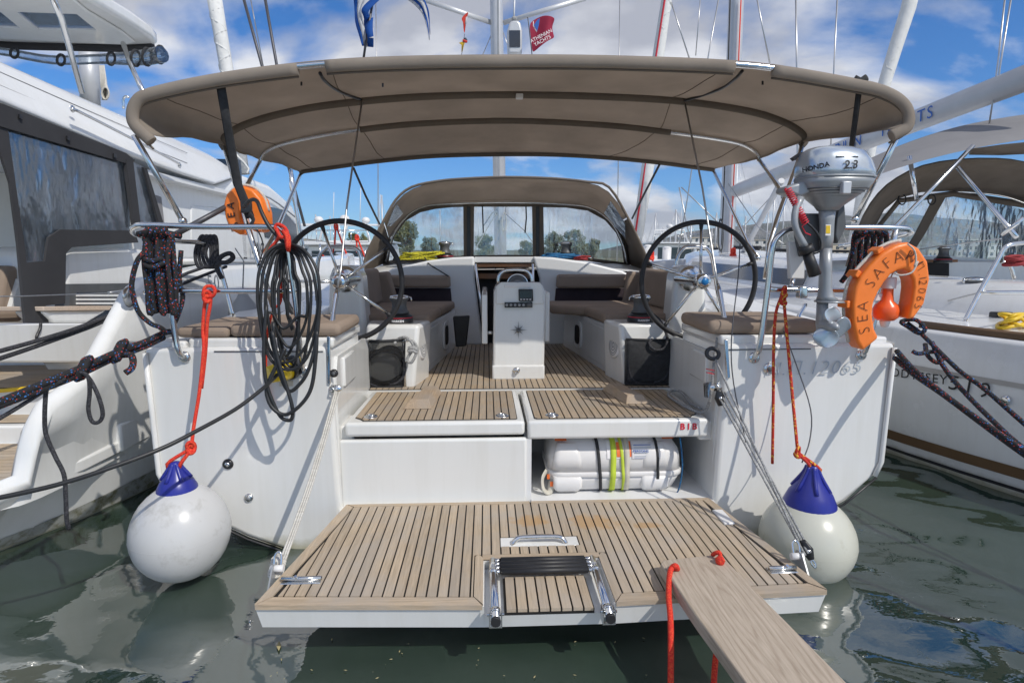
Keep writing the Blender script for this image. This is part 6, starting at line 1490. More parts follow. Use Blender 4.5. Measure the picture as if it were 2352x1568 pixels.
# floating leaves and bits on the water
lfm = M('dry_leaf', (0.36, 0.31, 0.16), 0.7, var=0.3, vs=30)
rnd = random.Random(5)
for i in range(26):
    px, py = rnd.uniform(620, 1500), rnd.uniform(1458, 1555)
    if i == 0: px, py = 640, 1475
    c = UZ(px, py, 0.012); L_ = 0.03 if i == 0 else rnd.uniform(0.003, 0.009); a = rnd.uniform(0, 3.1) if i else 1.9; wv_ = wave(c.x, c.y)
    d = Vector((math.cos(a), math.sin(a), 0)); s_ = Vector((-d.y, d.x, 0))
    c.z = wv_ + 0.006
    solo('floating_leaf', MB().add([c - d * L_, c + s_ * L_ * 0.28 + Vector((0, 0, .001)), c + d * L_, c - s_ * L_ * 0.28, c + Vector((0, 0, .002))], [(0, 3, 4), (3, 2, 4), (2, 1, 4), (1, 0, 4)]), lfm, 'large pale leaf floating left of the swim platform' if i == 0 else 'small dry leaf scrap floating in front of the swim platform', 'leaf', 'floating leaf scraps' if i else None)

# ================================================================ CATAMARAN TO PORT
cat = thing('catamaran', (-3.2, 2.6, 0), 'big white catamaran moored at the left, with hardtop, clear cockpit curtain and teak stern steps', 'catamaran')
ST = [(2.20, -3.6, -3.45, .30), (2.205, -3.3, -3.1, .32), (2.225, -3.1, -2.88, .34), (2.26, -2.97, -2.70, .36), (2.31, -2.87, -2.56, .385), (2.38, -2.80, -2.44, .41), (2.45, -2.74, -2.35, .43), (2.53, -2.69, -2.27, .454), (2.545, -2.68, -2.25, .555), (2.58, -2.66, -2.235, .67), (2.64, -2.63, -2.22, .76), (2.85, -2.52, -2.20, .837), (2.98, -2.46, -2.20, .94), (3.13, -2.40, -2.20, 1.08), (3.29, -2.35, -2.20, 1.23), (3.44, -2.31, -2.20, 1.307), (4.5, -2.22, -2.25, 1.37), (6, -2.18, -2.28, 1.40), (9, -2.25, -2.4, 1.46), (12, -2.9, -2.95, 1.52), (13, -3.4, -3.4, 1.55)]
rows = []
for Y, xw, xt, zt in ST:
    zin = 0.3 if Y < 4.4 else zt - 0.02
    cw_ = .07 if Y < 3.9 else .17
    rows.append([Vector((xw - 0.10, Y + 0.06, -0.25)), Vector((xw, Y, 0.02)), Vector((lerp(xw, xt, .35) + 0.03, Y, zt * 0.35)), Vector((lerp(xw, xt, .8) + 0.015, Y, zt * 0.75)), Vector((xt, Y, zt - 0.05)), Vector((xt - 0.015, Y, zt - 0.015)), Vector((xt - 0.05, Y, zt)), Vector((xt - cw_, Y, zt)), Vector((xt - cw_ - .02, Y, zt - 0.03)), Vector((xt - cw_ - .03, Y, zin))])
hb = MB(); hb.grid(rows, flip=True)
hb.add([Vector((-2.9, 2.50, z)) for z in (0,)] and [Vector((-6, 2.2, -.25)), Vector((-3.5, 2.2, -.25)), Vector((-3.5, 2.2, .02)), Vector((-3.4, 2.2, .30)), Vector((-6, 2.2, .30))], [(0, 1, 2, 3, 4)])
hull_c = part('hull', hb, GELC, cat)
part('boot_stripe', MB().grid([[r[1] + Vector((.004, -.003, -.005)), r[1].lerp(r[2], 0.22) + Vector((.006, -.003, 0))] for r in rows], flip=True), M('weedy_boot_stripe', (0.33, 0.34, 0.32), 0.5, var=0.25, vs=6, dirt=(0.12, 0.115, 0.05), dthr=(0.45, 0.65)), hull_c)
for nm, y0, y1, z in (('stern_step', 2.40, 3.16, .40), ('stern_step', 3.16, 3.40, .50), ('stern_step', 3.40, 4.22, .648)):
    if y0 < 3: s_ = part(nm, MB().prism([(x, y, z - .07) for x, y in ((-6, 2.27), (-2.95, 2.27), (-2.80, 2.30), (-2.68, 2.35), (-2.57, 2.42), (-2.47, 2.50), (-2.38, 2.60), (-2.32, 2.72), (-2.29, 2.9), (-2.28, y1 + .02), (-6, y1 + .02))], (0, 0, .07)), GELC, cat, bevel=0.012)
    else: s_ = part(nm, MB().box((-6, y0, z - .16), (-2.26, y1 + .02, z)), GELC, cat, bevel=0.012)
    xr = -2.30
    pl = [(-4.6, y0 + .05), (xr, y0 + .05), (xr, y1 - .02), (-4.6, y1 - .02)] if y0 > 3 else [(-4.6, 2.36), (-2.88, 2.36), (-2.72, 2.41), (-2.58, 2.50), (-2.46, 2.60), (-2.39, 2.72), (-2.35, 2.85), (-2.33, 2.95), (-2.33, y1 - .02), (-4.6, y1 - .02)]
    part('deck_caulking', MB().prism([(x, y, z + .003) for x, y in pl], (0, 0, -.006)), CAULK, s_)
    # planks run athwartships
    y = y0 + .055
    while y < y1 - .03:
        y2 = min(y + .040, y1 - .024); q = clipy(clipy(pl, y, True), y2, False)
        if len(q) >= 3: part('teak_plank', MB().prism([(x, yy, z + .006) for x, yy in q], (0, 0, -.012)), TEAKX2 if False else TEAKX, s_)
        y += .0465
part('step_light', MB().lathe([(0, -.006), (.018, -.006), (.022, 0)], UY(98, 985, 3.155), 'Y', 12), STEEL, cat)
part('cockpit_bulkhead', MB().box((-6, 4.22, .3), (-2.30, 4.30, .95)), GELC, cat, bevel=0.015)
part('cockpit_deck', MB().box((-6.5, 4.3, .6), (-2.40, 9, .935)), GELC, cat)
# cockpit furniture behind the curtain
part('cockpit_moulding', plateX([(150, 580), (165, 567), (330, 572), (340, 660), (330, 745), (158, 745)], -3.12, -.5), GELC, cat, bevel=0.03, seg=3)
part('moulding_recess', plateX([(160, 652), (330, 650), (330, 742), (160, 742)], -3.105, -.1), GREYD, cat)
part('sliding_window', plateX([(178, 672), (330, 672), (330, 735), (178, 735)], -3.10, -.05), TINT, cat)
for k in range(4): part('louvre_slat', plateX([(180, 676 + k*9), (330, 676 + k*9), (330, 681 + k*9), (180, 681 + k*9)], -3.088, -.03), GELC, cat)
part('side_board', plateX([(99, 704), (258, 702), (252, 712), (101, 714)], -2.95, -.35), BOARDW, cat, bevel=0.004)
part('board_bracket', plateX([(101, 714), (250, 712), (200, 742), (130, 742)], -2.97, -.2), GELC, cat, bevel=0.02)
part('seat_back', plateX([(0, 720), (8, 640), (16, 618), (30, 610), (48, 612), (46, 640), (25, 722)], -3.45, -.6), CUSH, cat, bevel=0.03, seg=3)
part('seat_cushion', plateX([(-40, 714), (52, 712), (56, 738), (-40, 740)], -3.35, -.6), CUSH, cat, bevel=0.025, seg=3)
part('seat_moulding', plateX([(24, 712), (46, 640), (50, 712)], -3.42, -.5), GELC, cat)
part('cockpit_interior', MB().box((-6.6, 7.2, .9), (-3.2, 7.3, 2.6)), M('interior_shade_tone', (0.02, 0.025, 0.035), 0.12, var=.2, vs=2, coat=.4), cat)  # back wall coloured dark to stand in for the shaded cockpit interior
part('headliner', MB().box((-6.2, 2.6, 2.12), (-3.06, 7.2, 2.16)), GELM, cat)
part('side_ledge', plateX([(-60, 742), (190, 742), (330, 745), (268, 770), (200, 850), (190, 832), (-60, 832)], -2.80, -.25), GELC, cat, bevel=0.012)
# curtain: clear panel, dark canvas borders, posts
part('curtain_panel', plateX([(18, 292), (296, 372), (300, 530), (140, 527), (113, 540), (103, 600), (62, 604), (42, 470)], -3.02, -.003), FILMC, cat)
part('curtain_panel', plateX([(306, 372), (332, 385), (372, 520), (322, 522)], -3.03, -.003), FILMC, cat)
part('curtain_border', plateX([(-30, 228), (10, 240), (290, 352), (310, 368), (300, 378), (0, 290), (-30, 285)], -2.99, -.02), CANVG, cat)
part('curtain_border', plateX([(-20, 285), (18, 292), (40, 450), (62, 603), (104, 600), (112, 545), (140, 527), (310, 530), (318, 557), (165, 568), (152, 582), (150, 690), (150, 697), (105, 702), (115, 755), (70, 767), (58, 740), (42, 560), (24, 420)], -3.0, -.015), CANVG, cat)
part('curtain_post', plateX([(290, 365), (306, 368), (324, 520), (310, 522)], -2.985, -.03), CANVG, cat)
part('curtain_post', plateX([(330, 384), (338, 388), (378, 520), (368, 522)], -3.0, -.02), CANVG, cat)
for px, py in ((45, 262), (155, 312), (262, 352)):
    part('curtain_tab', plateX([(px, py), (px + 7, py + 3), (px + 6, py + 12), (px, py + 9)], -2.975, -.01), BLKM, cat)
part('black_tie', MB().tube([UX(x, y, -2.79) for x, y in ((94, 740), (92, 755), (86, 768), (84, 776), (88, 779))], .008, 6, sub=3), BLKM, cat)
# coachroof side
rt = [UX(x, y, -3.25) for x, y in ((-120, 82), (0, 137), (330, 284), (480, 352), (560, 402))] + [UX(x, y, -3.0) for x, y in ((500, 424), (430, 402), (290, 352), (0, 232), (-120, 182))]
part('coachroof_edge', MB().prism(rt, (-3.2, 0, .05)), GELC, cat, bevel=0.05, seg=5)
for k_ in (0.30, 0.62):
    jl = [UX(x, lerp(yt, yb, k_), lerp(-3.25, -3.0, k_) + .006) for x, yt, yb in ((-100, 92, 190), (0, 137, 232), (150, 204, 295), (290, 266, 352), (430, 330, 402))]
    part('panel_joint', MB().tube(jl, .0025, 5), CANVL, cat)
gl = part('roof_grab_rail', MB().tube([UX(x, y, -2.96) for x, y in ((166, 252), (178, 255), (290, 312), (400, 370), (412, 378))], .011, 8, sub=3), STEEL, cat)
for px, py in ((166, 250), (412, 379)): part('rail_flange', MB().lathe([(0, .008), (.02, .008), (.026, 0)], UX(px, py, -3.03), 'X', 14), STEEL, gl)
# saloon side and front
part('saloon_side', plateX([(300, 362), (500, 424), (560, 402), (620, 425), (672, 470), (692, 520), (700, 602), (300, 602)], -3.2, -1.5), GELC, cat, bevel=0.06, seg=4)
part('saloon_window', plateX([(600, 470), (650, 482), (684, 520), (690, 560), (610, 545)], -3.188, -.05), TINT, cat)
part('side_panel', plateX([(440, 472), (500, 476), (500, 552), (440, 552)], -3.19, -.03), GELC, cat, bevel=.01)
part('side_panel', plateX([(335, 440), (372, 452), (384, 560), (342, 556)], -3.19, -.03), CANVL, cat, bevel=.01)
part('brow_line', MB().tube([UX(x, y, -3.16) for x, y in ((560, 440), (620, 455), (680, 500))], .012, 6, sub=3), GREYP, cat)
letters('LAGOON', .20, UX(612, 572, -3.15), (0, 1, 0), (0, 0, 1), GREYD, cat, spacing=1.2, bold=.004)
letters('50', .17, UX(490, 652, -2.20), (0, 1, 0), (0, 0, 1), GREYP, cat, spacing=1.2)
part('deck_edge_rail', MB().tube([UX(x, y, -2.28) for x, y in ((385, 602), (470, 600), (640, 600))], .02, 6), GELC, cat)
# stainless stern handrail on the scoop
part('scoop_handrail', MB().tube([UX(x, y, -2.27) for x, y in ((205, 855), (190, 850), (196, 828), (240, 768), (268, 738), (282, 740))], .013, 8, sub=4), STEEL, cat)
c = UX(297, 681, -2.19); part('hull_fairlead', MB().lathe([(0, .012), (.03, .012), (.055, .006), (.06, 0)], c, 'X', 20), STEEL, cat)
# clean-up: lifeline across the cockpit
part('lifeline', MB().tube([UX(x, y, -2.7) for x, y in ((-60, 682), (60, 680), (250, 673), (275, 670))], .004, 5).tube([UX(x, y, -2.7) for x, y in ((250, 673), (282, 669))], .011, 8), WIRE, cat)
# flybridge hardtop
HZ = 4.0
ht = [UZ(x, y, HZ) for x, y in ((362, 103), (352, 112), (300, 112), (0, 98), (-400, 85), (-400, -200), (-20, -200), (120, -60), (210, 2), (300, 55), (350, 88))]
def cut_part(name, mb, cutters, m, parent, **mods):
    """solid with real openings: the cutters are used up, only the cut mesh stays"""
    o = part(name, mb, m, None, **mods)
    cs = []
    for cmb in cutters:
        c_ob = bpy.data.objects.new('cutter', mesh_of(cmb, 'cutter')); col.objects.link(c_ob); cs.append(c_ob)
        bo = o.modifiers.new('cut', 'BOOLEAN'); bo.operation = 'DIFFERENCE'; bo.object = c_ob; bo.solver = 'EXACT'
    bpy.context.view_layer.update()
    me = bpy.data.meshes.new_from_object(o.evaluated_get(bpy.context.evaluated_depsgraph_get()))
    for c_ob in cs + [o]: bpy.data.objects.remove(c_ob)
    me.name = name
    return part(name, me, m, parent)
WINP = ([(38, 28), (176, 33), (222, 70), (88, 68)], [(-80, 26), (2, 29), (46, 65), (-40, 62)])
def win_cut(px): return MB().prism([UZ(x, y, HZ - .032) + Vector((0, 0, -.2)) for x, y in px], (0, 0, .6))
cuts_ = [win_cut(px) for px in WINP]
top_ = cut_part('hardtop', MB().prism(ht, (0, 0, .16)), cuts_, GELC, cat, bevel=.05, seg=4)
cut_part('hardtop_liner', MB().prism([UZ(x, y, HZ - .002) for x, y in ((310, 92), (290, 98), (0, 84), (-300, 75), (-300, -100), (60, -100), (200, 20), (280, 68))], (0, 0, -.03)), [win_cut(px) for px in WINP], GELC, cat, bevel=.012)
PANE = film_mat('blue_tinted_pane', (0.60, 0.70, 0.84), gloss=0.04, wave=2, bs=0.02, haze=0.01)
for px in WINP:
    part('roof_window', MB().prism([UZ(x, y, HZ - .032) + Vector((0, 0, .02)) for x, y in px], (0, 0, .006)), PANE, cat)
part('hardtop_track', MB().tube([UZ(x, y, HZ - .03) for x, y in ((352, 108), (290, 111), (0, 104), (-100, 102))], .05, 8, flat=.7), CANVG, cat)
rl = part('rolled_curtain', MB().tube(PP([(372, 125, 6.9), (340, 132, 7.0), (300, 135, 7.1), (230, 136, 7.2), (120, 138, 7.2), (0, 118, 7.2), (-100, 112, 7.2)]), [.085, .085, .075, .055, .05, .045, .045], 12, sub=4), FILMC, cat)
for px, py, r_ in ((368, 126, .09), (338, 131, .09), (312, 134, .082), (255, 135, .065), (140, 138, .055), (33, 122, .05)):
    c = UY(px, py, 6.98); part('curtain_strap', MB().tube([c + Vector((.02 * math.sin(a), r_ * math.cos(a), r_ * math.sin(a))) for a in [i * math.pi / 8 for i in range(16)]], .014, 6, closed=True), STRAP, rl)
for pts in ([(118, -10, 5.4), (140, 40, 5.6), (188, 212, 6.2)], [(283, 100, 7.0), (300, 150, 6.8), (334, 222, 6.3)]):
    part('hardtop_post', MB().tube(PP(pts), .026, 10), STEEL, cat)
part('deck_hoop', MB().tube(PP([(284, 250, 6.3), (283, 230, 6.3), (288, 222, 6.3), (296, 224, 6.3)]), .012, 8, sub=3), STEEL, cat)
part('mast_base', MB().tube(PP([(208, 260, 8.6), (204, 100, 8.6)]), .12, 12), ALU, cat)
m = MB()
for k in range(5): m.tube(PP([(230 + k*2, 150, 8.4), (232 + k*3, 190, 8.4), (236 + k * 2, 230, 8.4)]), .012, 6)
for k in range(9): m.tube([UY(242 + (2 + .8 * k) * math.sin(a) * (1 if k % 2 else -1), 207 + (22 - k) * math.cos(a) + k, 8.38 - .015 * k) for a in [i * math.pi / 6 for i in range(12)]], .011, 6, closed=True)
part('halyard_coil', m, WHTROPE, cat)
part('furled_sail', MB().tube(PP([(488, -30, 10.5), (505, 70, 10.5), (528, 200, 10.5), (560, 400, 10.5)]), [.125, .115, .11, .1], 10), SAILW, cat)
q_ = densify(PP([(488, -30, 10.5), (505, 70, 10.5), (528, 200, 10.5), (560, 400, 10.5)]), 16)
part('leech_roll', MB().tube([p + Vector((math.cos(i * .8), -abs(math.sin(i * .8)), 0)) * .105 for i, p in enumerate(q_)], .02, 5), SAILW, cat)
for pts in ([(552, -30, 7.0), (602, 152, 7.0), (640, 300, 7.0), (700, 520, 7.0)], [(604, -30, 7.0), (636, 152, 7.0), (660, 260, 7.0)]):
    part('rod_stay', MB().tube(PP(pts), .017, 8), DKWIRE, cat)
part('thin_stay', MB().tube(PP([(574, -10, 7.2), (606, 160, 7.2)]), .007, 6), WIRE, cat)
tb = part('stay_turnbuckle', MB().tube(PP([(668, 390, 6.6), (672, 430, 6.6), (680, 480, 6.6), (692, 560, 6.6), (698, 600, 6.6)]), [.02, .035, .02, .035, .02], 8), STEEL, cat)
# hanging grey fender and yellow hose
fd = thing('teardrop_fender', UX(560, 735, -2.15), 'pale grey teardrop fender hanging between the catamaran and the yacht', 'fender')
c = UY(560, 700, 4.1); part('fender_body', MB().lathe([(0, -.13), (.06, -.125), (.10, -.09), (.105, -.05), (.08, .0), (.045, .05), (.03, .08), (.03, .11), (0, .112)], c, n=24), RUBG, fd)
part('fender_line', MB().tube([c + Vector((0, 0, .11)), UY(560, 600, 4.2), UY(540, 570, 4.2)], .005, 6), GREYROPE, fd)
solo('water_hose', MB().tube([Vector((-4.2, 3.30, .62)), Vector((-3.4, 3.33, .64)), Vector((-2.9, 3.34, .67)), Vector((-2.6, 3.36, .71)), Vector((-2.34, 3.38, .76))], .012, 8, sub=4), YELHOSE, "yellow water hose lying across the catamaran's stern steps", 'hose')

# ================================================================ NEIGHBOUR YACHT TO STARBOARD
ny = thing('sailing_yacht', (4.6, 3.3, 0), 'neighbouring white yacht at the right edge with grey canvas, brown stripe and printed boom', 'yacht')
RSt = [(1.9, 3.62, .93), (2.4, 3.30, .93), (3.04, 2.99, .935), (3.4, 2.86, .94), (3.75, 2.76, .945), (4.3, 2.64, .955), (5.2, 2.55, .98), (7, 2.45, 1.03), (9, 2.42, 1.09), (12, 2.75, 1.2), (14.5, 3.5, 1.32), (16, 4.4, 1.4)]
rows = []
for Y, x, zt in RSt: rows.append([Vector((x + .35, Y, -.3)), Vector((x + .02, Y, 0.0)), Vector((x - .03, Y, .3)), Vector((x - .05, Y, .6)), Vector((x - .04, Y, zt - .03)), Vector((x - .02, Y, zt)), Vector((x + .12, Y, zt + .01))])
hl2 = part('hull', MB().grid(rows, flip=False), GELR, ny)
def band(z0, z1, m, nm, y0=1.9, y1=16, off=.006):
    rr = []
    for r_ in rows:
        if not (y0 - .01 <= r_[0].y <= y1 + .01): continue
        def at_z(z):
            for a, b_ in zip(r_, r_[1:]):
                if a.z <= z <= b_.z: return a.lerp(b_, (z - a.z) / (b_.z - a.z))
            return r_[-2]
        rr.append([at_z(z0) + Vector((-off, 0, 0)), at_z(z1) + Vector((-off, 0, 0))])
    part(nm, MB().grid(rr), m, hl2)
band(-.02, .055, M('antifoul_dark', (.02, .02, .025), .7, dirt=(.06, .06, .03)), 'antifouling')
band(.115, .185, BROWN, 'brown_stripe')
band(.665, .695, M('cove_grey', (.42, .40, .38), .5), 'cove_stripe', 3.0, 5.3)
def hull_pt(px, py):
    # intersect the pixel ray with the hull side
    d = ray(px, py); best = None
    for (Y0, x0, _), (Y1, x1, _) in zip(RSt, RSt[1:]):
        a, b_ = Vector((x0 - .05, Y0)), Vector((x1 - .05, Y1)); e = b_ - a
        den = d.x * e.y - d.y * e.x
        if abs(den) < 1e-9: continue
        tt = ((a.x - CAM.x) * e.y - (a.y - CAM.y) * e.x) / den; u = ((a.x - CAM.x) * d.y - (a.y - CAM.y) * d.x) / den
        if -1e-6 <= u <= 1 + 1e-6 and tt > 0: return CAM + d * tt, Vector((e.x, e.y, 0)).normalized()
    return UX(px, py, 2.7), Vector((0, 1, 0))
for body, x0, y0, x1, y1, sz, sp_ in (('ODYSSEY', 2056, 855, 2166, 872, .085, 1.15), ('519', 2192, 880, 2262, 897, .135, 1.3)):
    pa, _ = hull_pt(x0, y0); pb_, _ = hull_pt(x1, y1); xd = (pb_ - pa)
    letters(body, sz, (pa + pb_) / 2 + Vector((-.012, -.010, .0)), xd, (0, 0, 1), PRINTK, ny, spacing=sp_)
p_, _ = hull_pt(2308, 918); part('exhaust_outlet', MB().lathe([(0, -.014), (.012, -.014), (.026, -.008), (.03, 0)], p_ + Vector((-.005, -.01, 0)), 'X', 16), STEEL, ny)
part('toe_rail', MB().tube([r_[5] + Vector((.04, 0, .02)) for r_ in rows[:5]], .03, 6, flat=.6), BROWN, ny)
# deck, coaming, cabin
dk = MB(); dk.grid([[r_[6], Vector((4.9, r_[6].y, r_[6].z + .08)), Vector((7.2, r_[6].y, r_[6].z))] for r_ in rows[:-1]], smooth=False, flip=True)
part('deck', dk, GELR, ny)
part('stern_transom', MB().box((3.7, 1.8, -.2), (7, 1.9, .9)), GELR, ny)
cm = [[Vector((x, Y, z)) for x, z in ((xo, zb), (xo + .12, zb + .22), (xo + .30, zb + .26), (xo + .6, zb + .26), (xo + .7, zb))] for Y, xo, zb in ((3.6, 3.75, .97), (4.2, 3.55, .98), (5.2, 3.40, 1.0), (6.3, 3.35, 1.03))]
part('coaming', MB().grid(cm, flip=True).add(cm[0], [tuple(range(5))]), GELR, ny)
cb = [[Vector((x, Y, z)) for x, z in ((xo, zb), (xo + .12, zb + .30), (xo + .30, zb + .36), (5.0, zb + .42), (6.6, zb + .3))] for Y, xo, zb in ((6.3, 3.35, 1.03), (8, 3.25, 1.07), (10, 3.35, 1.11), (12, 3.9, 1.2))]
part('cabin', MB().grid(cb, flip=True).add(cb[0], [tuple(range(5))]), GELR, ny)
part('cabin_window', MB().grid([[r_[0].lerp(r_[1], .25) + Vector((-.012, 0, 0)), r_[0].lerp(r_[1], .85) + Vector((-.012, 0, 0))] for r_ in (cb[0], cb[1], cb[2])], flip=True), TINT, ny)
part('companion_bulkhead', plateY([(2085, 600), (2190, 598), (2352, 600), (2400, 600), (2400, 690), (2085, 665)], 6.2, .08), GELR, ny, bevel=.02)
part('dark_companionway', plateY([(2082, 602), (2180, 604), (2180, 655), (2084, 652)], 6.18, .05), DARK, ny)
part('wooden_trim', plateY([(2080, 596), (2200, 596), (2200, 602), (2080, 602)], 6.15, .06), WOOD, ny)
winch(tuple(UY(2232, 700, 4.45)), 1.15, ny, -1)
winch(tuple(UY(2165, 603, 6.0)), .9, ny, 1, False)
ip = part('instrument_pod', MB().box(UY(2300, 735, 4.0) + Vector((-.06, -.03, -.02)), UY(2300, 735, 4.0) + Vector((.09, .05, .06))), BLKM, ny, bevel=.01)
# sprayhood
a2 = PP([(1945, 612, 5.7), (1960, 560, 5.7), (1985, 495, 5.7), (2018, 445, 5.7), (2060, 410, 5.7), (2120, 382, 5.7), (2200, 368, 5.7), (2290, 366, 5.7), (2352, 374, 5.7), (2440, 400, 5.7), (2510, 450, 5.7), (2560, 540, 5.7), (2580, 620, 5.7)])
b2_ = PP([(1975, 606, 6.4), (1988, 570, 6.4), (2004, 530, 6.4), (2030, 482, 6.4), (2062, 456, 6.4), (2115, 441, 6.4), (2190, 438, 6.4), (2280, 444, 6.4), (2352, 462, 6.4), (2440, 500, 6.4), (2470, 530, 6.4), (2490, 570, 6.4), (2500, 610, 6.4)])
hd = part('sprayhood', MB().grid([[p.lerp(q, k / 5) for p, q in zip(a2, b2_)] for k in range(6)]), CANVD, ny, solid=.004)
part('hood_hem', MB().tube(a2, .014, 8, sub=2), CANVD, hd)
for w_ in ([(1982, 600), (1995, 560), (2012, 522), (2038, 482), (2068, 462), (2148, 450), (2105, 535), (2064, 602)], [(2082, 602), (2125, 535), (2172, 452), (2250, 458), (2320, 472), (2400, 500), (2400, 602)]):
    part('window_pane', plateY(w_, 6.4, .002), FILM, hd)
part('window_mullion', plateY([(2148, 448), (2174, 450), (2126, 535), (2082, 604), (2062, 604), (2104, 535)], 6.39, .012), CANVD, hd)
part('window_band', MB().grid([PP([(1975, 606, 6.39), (2004, 530, 6.39), (2062, 456, 6.39), (2190, 438, 6.39), (2352, 462, 6.39), (2440, 500, 6.39)]), PP([(1984, 606, 6.39), (2012, 535, 6.39), (2068, 466, 6.39), (2190, 452, 6.39), (2352, 478, 6.39), (2440, 516, 6.39)])]), CANVD, hd, solid=.006)
part('window_hem', MB().tube(PP([(1975, 606, 6.38), (2200, 604, 6.38), (2440, 606, 6.38)]), .02, 8), CANVD, hd)
for px in (2072, 2140): part('strap_loop', MB().tube([UY(px + 9 * math.cos(a), 458 + 12 * math.sin(a), 6.3) for a in [i * math.pi / 6 for i in range(12)]], .008, 6, closed=True, flat=.4), STRAP, hd)
part('hood_bow', MB().tube(PP([(2200, 440, 6.3), (2290, 447, 6.3), (2352, 465, 6.3), (2440, 505, 6.3)]), .012, 8, sub=3), STEEL, hd)
# bimini
rws = [PP([(1880, 425, 5.9), (1975, 374, 5.9), (2068, 331, 5.9), (2200, 287, 5.9), (2352, 262, 5.9), (2500, 245, 5.9), (2700, 275, 5.9), (2860, 345, 5.9)]),
       PP([(1882, 430, 5.4), (1975, 392, 5.4), (2072, 352, 5.4), (2200, 305, 5.4), (2352, 275, 5.4), (2500, 262, 5.4), (2720, 290, 5.4), (2900, 360, 5.4)]),
       PP([(1885, 438, 5.0), (1980, 408, 5.0), (2080, 368, 5.0), (2205, 330, 5.0), (2352, 300, 5.0), (2500, 285, 5.0), (2740, 310, 5.0), (2940, 375, 5.0)]),
       PP([(1890, 442, 4.85), (1985, 415, 4.85), (2085, 378, 4.85), (2230, 342, 4.85), (2352, 322, 4.85), (2500, 300, 4.85), (2750, 325, 4.85), (2960, 390, 4.85)])]
bm2 = part('bimini', MB().grid(rws), CANVL, ny, solid=.004, subs=2)
part('bimini_shade_sheet', MB().grid([PP([(2230, 342, 4.84), (2300, 332, 4.84), (2420, 320, 4.84)]), PP([(2225, 355, 5.6), (2300, 356, 5.6), (2420, 350, 5.6)])]), CANVD, bm2, solid=.004)  # added dark sheet whose colour carries the shade of the canvas underside
for pts, r_ in (([(2236, 334, 4.85), (2058, 518, 5.0), (1985, 610, 5.1)], .018), ([(2200, 384, 4.8), (2310, 515, 4.5), (2335, 545, 4.4)], .018), ([(2089, 358, 5.0), (2105, 458, 4.98)], .018), ([(2352, 500, 4.3), (2300, 540, 4.4)], .016)):
    part('bimini_pole', MB().tube(PP(pts), r_, 10), STEEL, bm2)
# stern rail
for pts in ([(2420, 552, 3.9), (2330, 560, 4.0), (2310, 568, 4.0), (2298, 585, 4.0), (2250, 672, 3.95), (2206, 758, 3.9)], [(2249, 672, 3.95), (2352, 672, 3.85), (2420, 672, 3.8)], [(2300, 600, 5.0), (2320, 610, 5.0), (2330, 640, 5.0)]):
    part('stern_rail', MB().tube(PP(pts), .016, 10, sub=3), STEEL, ny)
part('lifeline', MB().tube(PP([(2030, 585, 6.5), (2160, 565, 5.0), (2300, 548, 4.2)]), .005, 6).tube(PP([(1980, 725, 5.0), (2160, 695, 4.6), (2250, 672, 4.0)]), .006, 6), WIRE, ny)
for px, Y in ((1905, 8.0), (1842, 9.0), (1728, 12)): part('stanchion', MB().tube(PP([(px, 600, Y), (px - 6, 672, Y)]), .014, 8), STEEL, ny)
# mast and boom
ms = part('mast', MB().tube(PP([(1664, 640, 11), (1668, 560, 11), (1680, 300, 11), (1691, 0, 11), (1710, -700, 11)]), .13, 14, flat=1.2), ALU, ny)
part('mast_slot', MB().tube(PP([(1656, 600, 10.85), (1668, 300, 10.85), (1677, 0, 10.85)]), .012, 6), DARK, ms)
part('halyard', MB().tube(PP([(1678, 590, 10.8), (1690, 300, 10.8), (1702, 0, 10.8)]), .012, 6), RED, ms)
part('halyard_coil', MB().tube([UY(1655 + 6 * math.sin(i * 1.3), 540 + 38 * math.cos(i * 1.3), 10.75) for i in range(24)], .014, 6, sub=3), GREYROPE, ms)
bs, be = UY(1683, 441, 10.9), UY(2470, 135, 4.9)
bx = (be - bs).normalized(); bu = Vector((0, 0, 1)); bu = (bu - bx * bu.dot(bx)).normalized(); bn_ = bx.cross(bu)
m = MB(); vs = []
for tt, hs_ in ((0, .115), (.04, .125), (1, .125)):
    c = bs.lerp(be, tt)
    for k in range(14):
        a = 2 * math.pi * k / 14; vs.append(c + bu * (hs_ * math.sin(a)) + bn_ * (hs_ * .62 * math.cos(a)))
m.add(vs, [(i*14+k, i*14+(k+1) % 14, (i+1)*14+(k+1) % 14, (i+1)*14+k) for i in range(2) for k in range(14)] + [tuple(range(14)), tuple(range(41, 27, -1))], True)
boom = part('boom', m, ALU, ny)
side = bn_ if bn_.x < 0 else -bn_
def boom_at(px):
    best = min((abs((lambda v: PCX + F * v.dot(RT) / v.dot(FW))(bs.lerp(be, i / 400) - CAM) - px), i) for i in range(401))[1]
    return bs.lerp(be, best / 400)
for ch, px in zip('ATHENIAN', (1864, 1887, 1911, 1934, 1944, 1955, 1970, 1983)):
    letters(ch, .19, boom_at(px) + side * .083 + bu * -.005, bx, bu, PRINTB, ny)
for ch, px in zip('YACHTS', (2042, 2062, 2084, 2106, 2131, 2153)):
    letters(ch, .19, boom_at(px) + side * .083 + bu * -.005, bx, bu, PRINTB, ny)
part('vang', MB().tube(PP([(1795, 415, 8.5), (1740, 520, 9.8), (1690, 610, 10.8)]), .045, 10), ALU, ny)
for pts in ([(1672, 420, 10.9), (1740, 520, 9.5), (1800, 560, 9)], [(1800, 420, 8.4), (1690, 540, 10.9)], [(2310, -20, 5.6), (2294, 130, 5.6), (2285, 200, 5.6), (2270, 300, 5.6)]):
    part('control_line', MB().tube(PP(pts), .008, 6), WIRE, ny)
